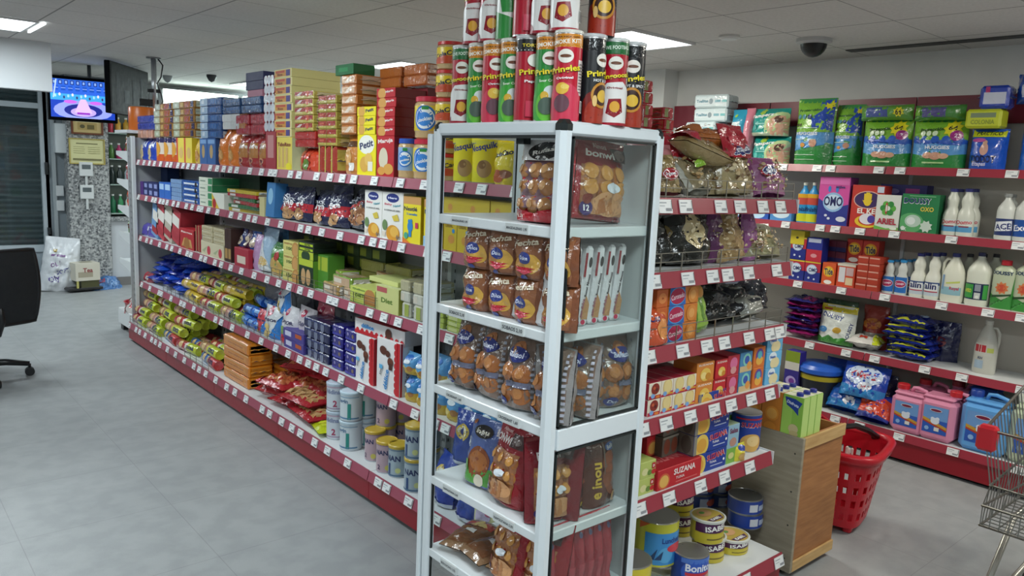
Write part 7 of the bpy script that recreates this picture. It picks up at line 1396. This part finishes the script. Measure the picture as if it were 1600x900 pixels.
kef = [('r', .0, 0, 1, 1, '#c23024'), ('o', .5, .66, .44, .62, '#e0b0a0'), ('o', .5, .66, .41, .6, '#3a1f5c'), ('o', .5, .63, .12, 1.2, '#e8c82a')] + [('r', x, .68, x + .06, .85 - abs(x - .47) * .5, '#e8c82a') for x in (.38, .44, .5, .56)] + [('p', [(.34, .66), (.4, .58), (.44, .62)], '#e8c82a'), ('p', [(.66, .66), (.6, .58), (.56, .62)], '#e8c82a'), ('t', 'EL KEF', .55, .4, .66, .12, 0, '#f6efe8'), ('o', .55, .16, .38, .5, '#e2c02a'), ('o', .58, .18, .3, .5, '#c23024'), ('o', .55, .22, .24, .7, '#e4e0e8'), ('o', .68, .22, .12, 1, '#4a3a9c'), ('r', .78, .84, .98, .98, '#c8d0e0')]
W_(1325, 1376, 289, W2, 'washing_powder_box', 'washing powder', 'box', '#c23024', 'red washing powder box with yellow hand emblem', g, F=kef, d=.09, side='#9a241c')
W_(1368, 1440, 288, W2, 'washing_powder_box', 'washing powder', 'box', '#33307c', 'violet-blue box standing behind the white box', g, F=[('r', .55, .75, .85, .92, '#a83a8c'), ('o', .3, .85, .12, .5, '#8a86c0')], d=.1, dep=.17)
ari = [('o', .5, .62, .3, .5, '#4a9a3c')] + [('o', .5 + .2 * math.cos(a), .62 + .13 * math.sin(a), .13, 1, ['#5fae44', '#2f8a3a'][k % 2]) for k, a in enumerate([i * 1.047 for i in range(6)])] + [('o', .5, .62, .1, 1, '#dfe6d8'), ('o', .44, .62, .05, 5, '#b83a3a'), ('o', .44, .62, .03, 5, '#e6e6e0'), ('t', 'ARIEL', .5, .25, .8, .17, 0, '#b01f3c'), ('p', [(0, 0), (1, 0), (1, .1), (.5, .05), (0, .12)], '#6ab04a'), ('o', .8, .06, .15, .4, '#dfe8d8')]
W_(1364, 1402, 304, W2, 'washing_powder_box', 'washing powder', 'box', '#dfe2da', 'white washing powder box with green petal emblem', g, F=ari, d=.08, side='#c0c6b8', dep=.03)
dou = [('o', .3, .25, .35, .8, '#5aa868'), ('o', .35, .3, .22, .8, '#b8cfc0'), ('o', .3, .3, .12, .9, '#dfe8e4'), ('t', 'DOUSSY', .42, .82, .74, .16, 0, '#f0f4f2'), ('t', 'DOUSSY', .415, .825, .72, .14, 0, '#15306c'), ('t', 'OXO', .7, .62, .36, .12, 0, '#d8c84a'), ('*', .72, .18, .18, 8, '#c8d8cc'), ('o', .1, .1, .06, 1, '#d8e4dc'), ('t', '5K', .14, .08, .14, '#e8f0ea'), ('r', .2, .94, .9, .96, '#7cc08a')]
W_(1403, 1461, 303, W2, 'washing_powder_box', 'washing powder', 'box', '#1f7c48', 'green washing powder box with dark blue lettering', g, F=dou, d=.09, side='#17603a', dep=.03)
neckb = lambda r, h: [(r * .9, 0), (r, h * .03), (r, h * .42), (r * .9, h * .5), (r * .62, h * .6), (r * .72, h * .72), (r * .66, h * .8), (r * .42, h * .88), (r * .4, h * .93)]
lej = lambda h: bottle(h, .044, '#d6d8cc', [('r', 0, .1, 1, .4, '#5a9cc8'), ('r', 0, .4, 1, .75, '#d8dcd6'), ('t', 'Domo', .55, .62, .8, .22, 4, '#c23444'), ('r', .3, .35, .8, .42, '#8a3a50')], '#2a2c74', .5, 1, 1, .05, .45, shape=neckb(.044, h))
bottles(FW, (1478, 1501), 294, W2, lej, 'white blue-capped bleach bottle, second wall shelf', g, back=1)
ace = lambda t, c: (lambda h: bottle(h, .046, '#d0d2cc', [('r', 0, 0, 1, .95, c), ('p', [(.05, .2), (.95, .3), (.9, .85), (.1, .75)], '#e4e6ea' if t == 'ACE' else c), ('t', t, .5, .5, .74, .34, 6, '#1c2a6c' if t == 'ACE' else '#f2f2f6')], '#8f9290', .4, 1, .8, .1, .48))
bottles(FW, (1563,), 302, W2, ace('ACE', '#26366c'), 'grey-capped bleach bottle with dark blue label', g)
bottles(FW, (1592,), 303, W2, ace('Exel', '#1f4f9c'), 'grey-capped bleach bottle with bright blue label at the picture edge', g)
bottles(FW, (1570,), 303, W2, ace('ACE', '#26366c'), 'grey-capped bleach bottle in the second rank', g, dep=.15)

# ---------------------------------------------------------------- third wall shelf
g = 'detergents on the third wall shelf'
om2 = [('r', 0, .5, 1, 1, '#b8283c'), ('o', .45, .62, .34, .9, '#b8cce6'), ('o', .45, .62, .28, .9, '#d6e2f2'), ('t', 'OMO', .55, .6, .6, .2, 0, '#141c5c'), ('r', 0, .94, 1, 1, '#e2c83a'), ('o', .3, .2, .07, 1, '#c8d0e0'), ('o', .65, .16, .06, 1, '#c8d0e0')]
t = W_(1231, 1279, 407, W3, 'washing_powder_box', 'washing powder', 'box', '#1f2c84', 'small blue and red washing powder box, lower pair', g, F=om2, nx=2, d=.07, ny=2, side='#1a246c', top='#b8b02c')
W_(1233, 1257, 370, t, 'washing_powder_box', 'washing powder', 'box', '#1f2c84', 'small blue and red washing powder box, upper', g, F=om2, d=.07, side='#1a246c')
W_(1258, 1283, 371, t, 'washing_powder_box', 'washing powder', 'box', '#1f2c8c', 'box lying sideways, blue over red, beside the upper one', g, F=[('r', 0, 0, 1, .5, '#c02a3c'), ('r', .1, .8, .9, .96, '#b8c0d8'), ('o', .5, .25, .2, .6, '#d8929a')], d=.08)
W_(1234, 1256, 360, t + .1, 'washing_powder_box', 'washing powder', 'box', '#d0be2c', 'flat yellow box on top of the small blue and red box', g, F=[('o', .5, .5, .1, .8, '#3a3a1c')], d=.07)
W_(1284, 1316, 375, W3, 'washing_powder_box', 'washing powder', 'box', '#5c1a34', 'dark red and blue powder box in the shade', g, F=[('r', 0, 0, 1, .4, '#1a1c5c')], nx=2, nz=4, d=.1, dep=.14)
tid = [('o', .5, .6, .4, 1, '#e8a41e'), ('o', .5, .6, .3, 1, '#e8d04a'), ('t', 'Tide', .5, .6, .62, .3, 6, '#23235c'), ('o', .5, .12, .3, .5, '#e8e6e0')]
W_(1282, 1303, 410, W3, 'washing_powder_box', 'washing powder', 'box', '#d6582a', 'orange washing powder box with round emblem, in front', g, F=tid, d=.1, top='#c8502a')
W_(1305, 1334, 412, W3, 'washing_powder_box', 'washing powder', 'box', '#cf4a2a', 'orange washing powder box showing its printed back', g, F=[('r', .1, .2, .45, .85, '#d8d8dc'), ('r', .5, .5, .9, .85, '#c8a8a8'), ('r', .5, .1, .9, .42, '#e0c8a0'), ('r', 0, .9, 1, 1, '#d8d0c0')], d=.1, top='#c8d0c8')
W_(1335, 1370, 400, W3, 'washing_powder_box', 'washing powder', 'box', '#b03a24', 'flat orange-red powder box in the fanned pile', g, F=[('r', .05, .7, .95, .9, '#d8a090')], nx=2, nz=5, d=.12, dep=.02)
W_(1316, 1366, 374, W3, 'washing_powder_box', 'washing powder', 'box', '#c0352a', 'red powder box with round emblem in the back row', g, F=tid, nx=2, nz=2, d=.08, dep=.16)
blb = lambda h: bottle(h, .036, '#cfd2ce', [('r', 0, 0, 1, .98, '#2a6cb8'), ('o', .5, .55, .44, .6, '#dfe4ec'), ('o', .5, .55, .4, .56, '#b02c5c'), ('t', 'Conejo', .5, .55, .6, 0, 6, '#f0e8f0')], '#2f8cc8', .5, 1, .8, .06, .52, shape=neckb(.036, h))
bottles(FW, (1383, 1403), 406, W3, blb, 'small white bottle with blue label and cap', 'small blue-labelled bottles', back=2)
ali = lambda h: bottle(h, .044, '#dcdcd0', [('r', 0, .55, 1, .68, '#2c4a84'), ('r', 0, .05, 1, .55, '#c0ccd4'), ('r', .1, .25, .9, .62, '#e2e4e2'), ('t', 'alin', .5, .5, .64, .3, 0, '#1f2c64'), ('r', .1, .22, .9, .27, '#b03048')], '#24286c', .5, 1, 1, .05, .52, shape=neckb(.044, h))
bottles(FW, (1427, 1450), 395, W3, ali, 'white bleach bottle with navy cap and band', 'white bleach bottles', back=1)
def jug(h, r, col, art, cap, hcol=None, sx=1, sy=.72, z0=.1, z1=.6, fin='p', arc=2.0, hs=-1, wide=.55):
    pr = [(r * .93, 0), (r, h * .03), (r, h * .5), (r * .92, h * .6), (r * .7, h * .74), (r * .42, h * .86), (r * .3, h * .9), (r * .3, h * .93)]
    mb = round_body(pr, col, r, h * z0, h * z1, art, fin, 26, arc=arc, sx=sx, sy=sy)
    c = r * sy
    hd = MB().tube([(hs * r * .3, c, h * .86), (hs * r * .7, c, h * .87), (hs * r * .95, c, h * .78), (hs * r * .97, c, h * .62), (hs * r * .9, c, h * .5)], r * .13, (hcol or col, fin), 8)
    cp = MB().lathe([(r * .34, h * .925), (r * .34, h * .995), (r * .3, h), (.0005, h)], (cap, 'p'), 16, c=(0, c), caps=False)
    return mb, [('handle', hd), ('cap', cp)]
bottles(FW, (1480,), 395, W3, lambda h: jug(h, .062, '#dcdccb', [('r', 0, .1, 1, .42, '#8fb8c4'), ('t', 'Royal', .68, .36, .4, .16, 0, '#c03044'), ('r', .05, .3, .2, .9, '#7c9cc0'), ('p', [(.3, .6), (.9, .7), (.9, .62), (.3, .54)], '#c8d06a')], '#2a2f70'), 'white bleach jug with handle and navy cap', g, name='bleach_jug', cat='jug')
bottles(FW, (1519,), 394, W3, lambda h: bottle(h, .062, '#d8dacb', [('r', 0, .05, 1, .9, '#16264c'), ('r', .02, .12, .45, .84, '#3f9a44'), ('t', 'AVISO', .24, .5, .3, .2, 0, '#d8d84a'), ('r', .5, .5, .7, .85, '#8f96a0'), ('r', .5, .1, .7, .42, '#c8ccc8'), ('r', .78, .1, .97, .84, '#3f9a44'), ('o', .6, .2, .06, 1, '#e4e8e0')], '#1c2250', .3, 1, .8, .1, .46), 'big white bottle with green and navy label', g)
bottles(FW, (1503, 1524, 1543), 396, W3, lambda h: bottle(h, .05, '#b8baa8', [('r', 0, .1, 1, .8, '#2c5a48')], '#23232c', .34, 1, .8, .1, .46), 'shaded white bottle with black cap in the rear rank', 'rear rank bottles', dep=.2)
sof = lambda h: bottle(h, .058, '#b8c0a4', [('p', [(0, 0), (1, 0), (1, .4), (.6, .2), (0, .35)], '#3c8a3c'), ('t', 'DOUSSY', .45, .86, .84, .09, 0, '#17345c'), ('*', .5, .5, .26, 9, '#d07a4a'), ('o', .5, .5, .14, 1, '#c8503a'), ('p', [(.1, .3), (.9, .38), (.9, .34), (.1, .24)], '#2a4a2a'), ('p', [(.85, .3), (1, .3), (1, .95), (.93, .7)], '#3c8a3c')], '#c02430', .45, 1, .6, .02, .86, caph=.1, shape=[(.055, 0), (.058, h * .03), (.058, h * .7), (.05, h * .82), (.03, h * .88), (.024, h * .9)])
bottles(FW, (1560, 1594), 406, W3, sof, 'green and cream softener bottle with red cap', 'softener bottles')

# ---------------------------------------------------------------- fourth wall shelf
g = 'powder bags on the fourth wall shelf'
r7 = random.Random(71)
for k in range(8):
    c = ('#8a1f5c', '#2a2470')[k % 2]
    put(Kind('washing_powder_bag', 'washing powder', pouch(.2, .22, .045, c, [('r', .1, .1, .5, .5, '#b83a7c'), ('r', .6, .5, .9, .8, '#2c2a7c')], seed=320 + k, crump=.012, stand=False)), FW, ay(1253, WX + .1, W4) + r7.uniform(-.01, .01), .02, W4 + k * .031, 'magenta and navy powder bag in the flat pile, %s layer' % ORD[k], 'magenta powder bags', pose='flatx', jz=r7.uniform(-6, 6))
dsy = [('r', 0, .82, 1, 1, '#d8c82a'), ('r', .06, .1, .94, .82, '#dde2dc'), ('t', 'DOUSSY', .42, .7, .62, .12, -8, '#1b3c8c'), ('t', 'DOUSSY', .9, .35, .5, .08, 82, '#1b2f6c'), ('o', .18, .34, .14, .6, '#4a86c0'), ('o', .6, .36, .12, .7, '#c8a03a'), ('p', [(0, 0), (1, 0), (1, .14), (.8, .2), (.6, .12), (.4, .22), (.2, .12), (0, .2)], '#3c8a34'), ('r', .1, .86, .35, .9, '#b83a2a')]
W_(1270, 1326, 478, W4, 'washing_powder_bag', 'washing powder', 'pouch', '#dde2dc', 'white, yellow and green powder bag leaning upright', g, F=dsy, d=.1, crump=.006, seed=331, lean=-6, jit=0)
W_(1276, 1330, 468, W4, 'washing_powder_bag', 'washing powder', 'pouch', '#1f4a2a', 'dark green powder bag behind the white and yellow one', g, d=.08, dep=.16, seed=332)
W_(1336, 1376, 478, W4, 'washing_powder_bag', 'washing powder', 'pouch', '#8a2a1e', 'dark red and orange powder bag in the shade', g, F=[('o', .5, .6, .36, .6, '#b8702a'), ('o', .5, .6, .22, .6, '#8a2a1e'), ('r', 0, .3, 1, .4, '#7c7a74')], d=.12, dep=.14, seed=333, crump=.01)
put(Kind('washing_powder_bag', 'washing powder', pouch(.2, .2, .07, '#d6d2cc', [('p', [(0, 0), (1, 0), (1, .4), (0, .2)], '#c6d02c'), ('o', .35, .55, .2, .6, '#c8402c'), ('r', .5, .6, .9, .75, '#dcdcd8')], seed=334, crump=.01, stand=False)), FW, ay(1342, WX + .04, W4), .01, W4, 'small white and yellow powder bag lying at the shelf edge', g, pose='flatx', jz=10)
for k in range(6):
    put(Kind('washing_powder_bag', 'washing powder', pouch(.22, .25, .055, '#1d2c86', [('r', .04, .06, .12, .94, '#c8cc3a'), ('o', .7, .35, .2, .9, '#b8cce6'), ('t', 'OMO', .45, .6, .3, 0, 0, '#c8d4ec')], F and 'g' or 'g', seed=340 + k, crump=.01, stand=False) if 0 else pouch(.22, .25, .055, '#1d2c86', [('r', .04, .06, .12, .94, '#c8cc3a'), ('o', .7, .35, .2, .9, '#b8cce6')], seed=340 + k, crump=.01, stand=False)), FW, ay(1418, WX + .1, W4) + r7.uniform(-.02, .02), .02, W4 + k * .038, 'royal blue powder bag with yellow edge in the pile, %s layer' % ORD[k], 'royal blue powder bags', pose='flatx', jz=r7.uniform(-9, 9))
for i in range(3): put(Kind('washing_powder_bag', 'washing powder', pouch(.2, .24, .09, '#161c4c', [('o', .5, .5, .2, .8, '#8a3a3c'), ('t', 'OMO', .5, .8, .5, 0, 0, '#8a90b0')], seed=350 + i, crump=.014)), FW, ay(1432 + i * 14, WX + .2, W4), .2, W4, 'dark navy powder bag standing behind the royal blue pile, ' + ORD[i], 'dark powder bags', jz=i * 7 - 7)
bottles(FW, (1532,), 500, W4, lambda h: jug(h, .06, '#c3c2b8', [('r', .1, .55, .9, .95, '#c6c5bd'), ('r', .1, .66, .6, .9, '#b8333c'), ('r', .65, .66, .95, .82, '#b8c060'), ('t', 'KH', .4, .46, .2, 0, 0, '#3a4a6a'), ('r', .15, .1, .55, .38, '#a0b4c4')], '#c9c8c0', hs=1, z0=.05), 'lone translucent white jug with red label', g, name='bleach_jug', cat='jug', dep=.1)

# ---------------------------------------------------------------- wall base shelf
g = 'goods on the wall base shelf'
FWB_ = FWB
def WB_(px0, px1, pyt, *a, **k): return W_(px0, px1, pyt, WBZ, *a, fr=FWB, **k)
y1 = ay(1272, WB + .14, WBZ)
tb = MB(); tb.lathe([(.115, 0, None), (.125, .01), (.135, .17, ('#c0b02c', 'p')), (.136, .2, ('#15182c', 'p')), (.137, .215)], ('#20242c', 'p'), 28, c=(0, .137)); ld = MB().lathe([(.142, .21), (.15, .215), (.15, .24), (.13, .262), (.08, .268), (.0005, .268)], ('#2a62c8', 'p'), 28, c=(0, .137), caps=False)
put(Kind('powder_tub', 'tub', tb, [('lid', ld)]), FWB, y1, .04, WBZ, 'round tub with bright blue lid and yellow band behind cartons', g)
put(Kind('washing_powder_box', 'washing powder', cbox(.1, .08, .33, '#3a2f8c', [('r', 0, .78, 1, 1, '#8aa02c'), ('r', 0, .62, 1, .78, '#d8d4cc'), ('o', .5, .4, .36, .9, '#b8a8dc'), ('o', .55, .4, .2, .9, '#7a3a9c')])), FWB, ay(1232, WB + .06, WBZ), .06, WBZ, 'violet box with olive top peeping beside the sky blue pile', g)
omb = [('o', .5, .62, .42, .6, '#c8d8ee'), ('t', 'OMO', .52, .62, .6, .22, 0, '#c02438'), ('p', [(0, 0), (1, 0), (1, .3), (.5, .2), (0, .35)], '#2a86cc'), ('o', .6, .3, .16, .7, '#dfe4f0'), ('t', 'OMO', .6, .3, .22, 0, 0, '#b82440')]
for i, (px, dep, z, w, h, c, els, kw) in enumerate(((1315, .04, 0, .27, .16, '#2160c0', omb[2:4], dict(lean=-30)), (1332, .02, .1, .27, .22, '#1c48b4', omb, dict(lean=-25, jz=4)), (1300, .2, 0, .2, .3, '#183a90', [], dict()), (1358, .16, 0, .2, .26, '#15193c', [('r', .1, .4, .9, .5, '#c8b83a'), ('r', .1, .7, .8, .8, '#b8bcd0')], dict(lean=-10)))):
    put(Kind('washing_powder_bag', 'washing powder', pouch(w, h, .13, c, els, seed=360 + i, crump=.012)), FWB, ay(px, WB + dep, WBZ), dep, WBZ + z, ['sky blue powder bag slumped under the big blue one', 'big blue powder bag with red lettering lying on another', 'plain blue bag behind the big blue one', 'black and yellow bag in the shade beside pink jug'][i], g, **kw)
put(Kind('washing_powder_bag', 'washing powder', pouch(.2, .17, .09, '#1f2c8c', [('p', [(0, .2), (1, .1), (1, .7), (.5, .95), (0, .6)], '#cc4428'), ('t', 'OMO', .55, .7, .44, 0, -10, '#5a2aa0'), ('o', .4, .3, .1, .6, '#e4d8d4')], seed=366, crump=.01)), FWB, ay(1357, WB + .01, WBZ), .0, WBZ, 'orange and blue powder bag lying at the front edge', g, lean=-35)
def can5(w, h, d, col, cap, label=True, capx=-.3, seed=1):
    mb = MB(); mb.box(-w / 2, w / 2, 0, d, 0, h * .82, (col, 'p'), .028)
    mb.box(-w / 2 + .012, w / 2 - .012, .012, d - .012, h * .8, h * .87, (col, 'p'), .02)
    mb.lathe([(.03, h * .86), (.03, h * .92), (.026, h * .93)], (col, 'p'), 14, c=(capx * w, d / 2))
    if label: mb.art(lambda u, v, o: (u - w * .34, -o, h * .16 + v), w * .68, h * .52, [('r', 0, 0, 1, 1, '#2f5cb8'), ('r', 0, .5, 1, 1, '#6f9cd4'), ('p', [(0, .56), (0, .46), (1, .2), (1, .3)], '#c89a3a'), ('p', [(0, .46), (0, .4), (1, .14), (1, .2)], '#b8442c'), ('o', .5, .46, .18, .8, '#dfe6f2'), ('o', .4, .54, .08, .9, '#dfe6f2'), ('o', .6, .56, .08, .9, '#dfe6f2'), ('o', .5, .86, .25, .3, '#e4e4ea'), ('o', .5, .86, .22, .26, '#7a1f3c'), ('r', .5, .1, .7, .24, '#e0dcd4'), ('o', .2, .16, .09, 1, '#8fb4e0')], 'p', off=.0012)
    hd = MB().tube([(capx * w + .045, d / 2, h * .85), (capx * w + .06, d / 2, h * .96), (w * .12, d / 2, h * .97), (w * .36, d / 2, h * .93), (w * .42, d / 2, h * .84)], .011, (col, 'p'), 8)
    cp = MB().lathe([(.034, h * .9), (.034, h * .985), (.03, h), (.0005, h)], (cap, 'p'), 16, c=(capx * w, d / 2), caps=False)
    return Kind('soap_canister', 'canister', mb, [('handle', hd), ('cap', cp)])
for px0, px1, py, col, cap, lb, dep, cx in ((1385, 1438, 604, '#d98aa8', '#c0242c', 'pink soap canister with red cap and rainbow label, the far one', .02, -.3), (1434, 1490, 609, '#d98aa8', '#c0242c', 'pink soap canister with red cap and rainbow label, beside the blue one', .02, .36), (1492, 1566, 614, '#62a2de', '#1f3f94', 'large blue soap canister with rainbow label', .03, -.28), (1567, 1640, 622, '#b8c4a8', '#c8ccc0', 'pale green soap canister behind the trolley', .03, -.3),
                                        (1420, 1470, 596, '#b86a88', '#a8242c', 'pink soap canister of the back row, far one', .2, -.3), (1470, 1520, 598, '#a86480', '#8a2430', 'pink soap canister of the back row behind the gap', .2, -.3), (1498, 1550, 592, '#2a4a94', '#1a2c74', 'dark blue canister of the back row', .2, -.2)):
    w, cc, h = size(FWB, px0, px1, py, WBZ, dep)
    put(can5(w, h, .15, col, cap, dep < .1, cx), FWB, cc, dep, WBZ, lb, 'soap canisters on the base shelf')
# dark bottles with nozzle behind cartons and goods on the far end unit
for i, (z, c, nm, lb) in enumerate(((1.13, '#c84a24', 'snack_pack', 'orange bottle bag on the edge-on end shelving, third board'), (.9, '#4a7a2c', 'sauce_pack', 'green and brown packets on the edge-on end shelving'), (1.36, '#a8606a', 'sweet_pack', 'dusty pink packet block on the edge-on end shelving'), (1.6, '#7a6a40', 'spice_box', 'brown box on the top of the edge-on end shelving'))):
    o = link(nm, pouch(.14, .18 if i != 1 else .14, .12, c, [('r', .2, .3, .8, .6, '#8a3a2a' if i != 1 else '#5c2a1e')], seed=380 + i, crump=.01)); o.location = (1.9, 7.22, z); o.rotation_euler = (0, 0, R_(-60)); tag(o, lb, 'packet')
tag(link('bucket', MB().lathe([(.0005, 0), (.13, 0), (.17, .26), (.18, .27), (.165, .27), (.12, .01)], ('#a8182a', 'p'), 24, c=(2.05, 7.4), caps=False)), 'red bucket on the floor beyond the edge-on end shelving', 'bucket')
o = link('rice_sack', pouch(.34, .24, .14, '#d4d0cc', [('r', .0, .7, 1, 1, '#b8202c'), ('r', .3, .2, .8, .5, '#b84a50'), ('p', [(0, 0), (.2, 0), (.1, 1), (0, 1)], '#b8202c')], seed=391, crump=.012)); o.location = (1.86, 7.2, .2); o.rotation_euler = (R_(-30), 0, R_(-75)); tag(o, 'white and red sack leaning on the base of the edge-on end shelving', 'sack')
o = link('storage_drum', MB().lathe([(.1, 0), (.105, .01), (.105, .19), (.1, .2), (.0005, .2)], ('#c9661e', 'p'), 26)); o.location = (2.02, 7.25, 1.78)
tag(o, 'plain orange drum standing on the end shelving below the dark television', 'drum')
tag(link('shelf_board', MB().box(1.85, 2.65, 7.08, 7.44, 1.755, 1.78, WHT)), 'white top board of the edge-on end shelving under the orange drum', 'shelf')
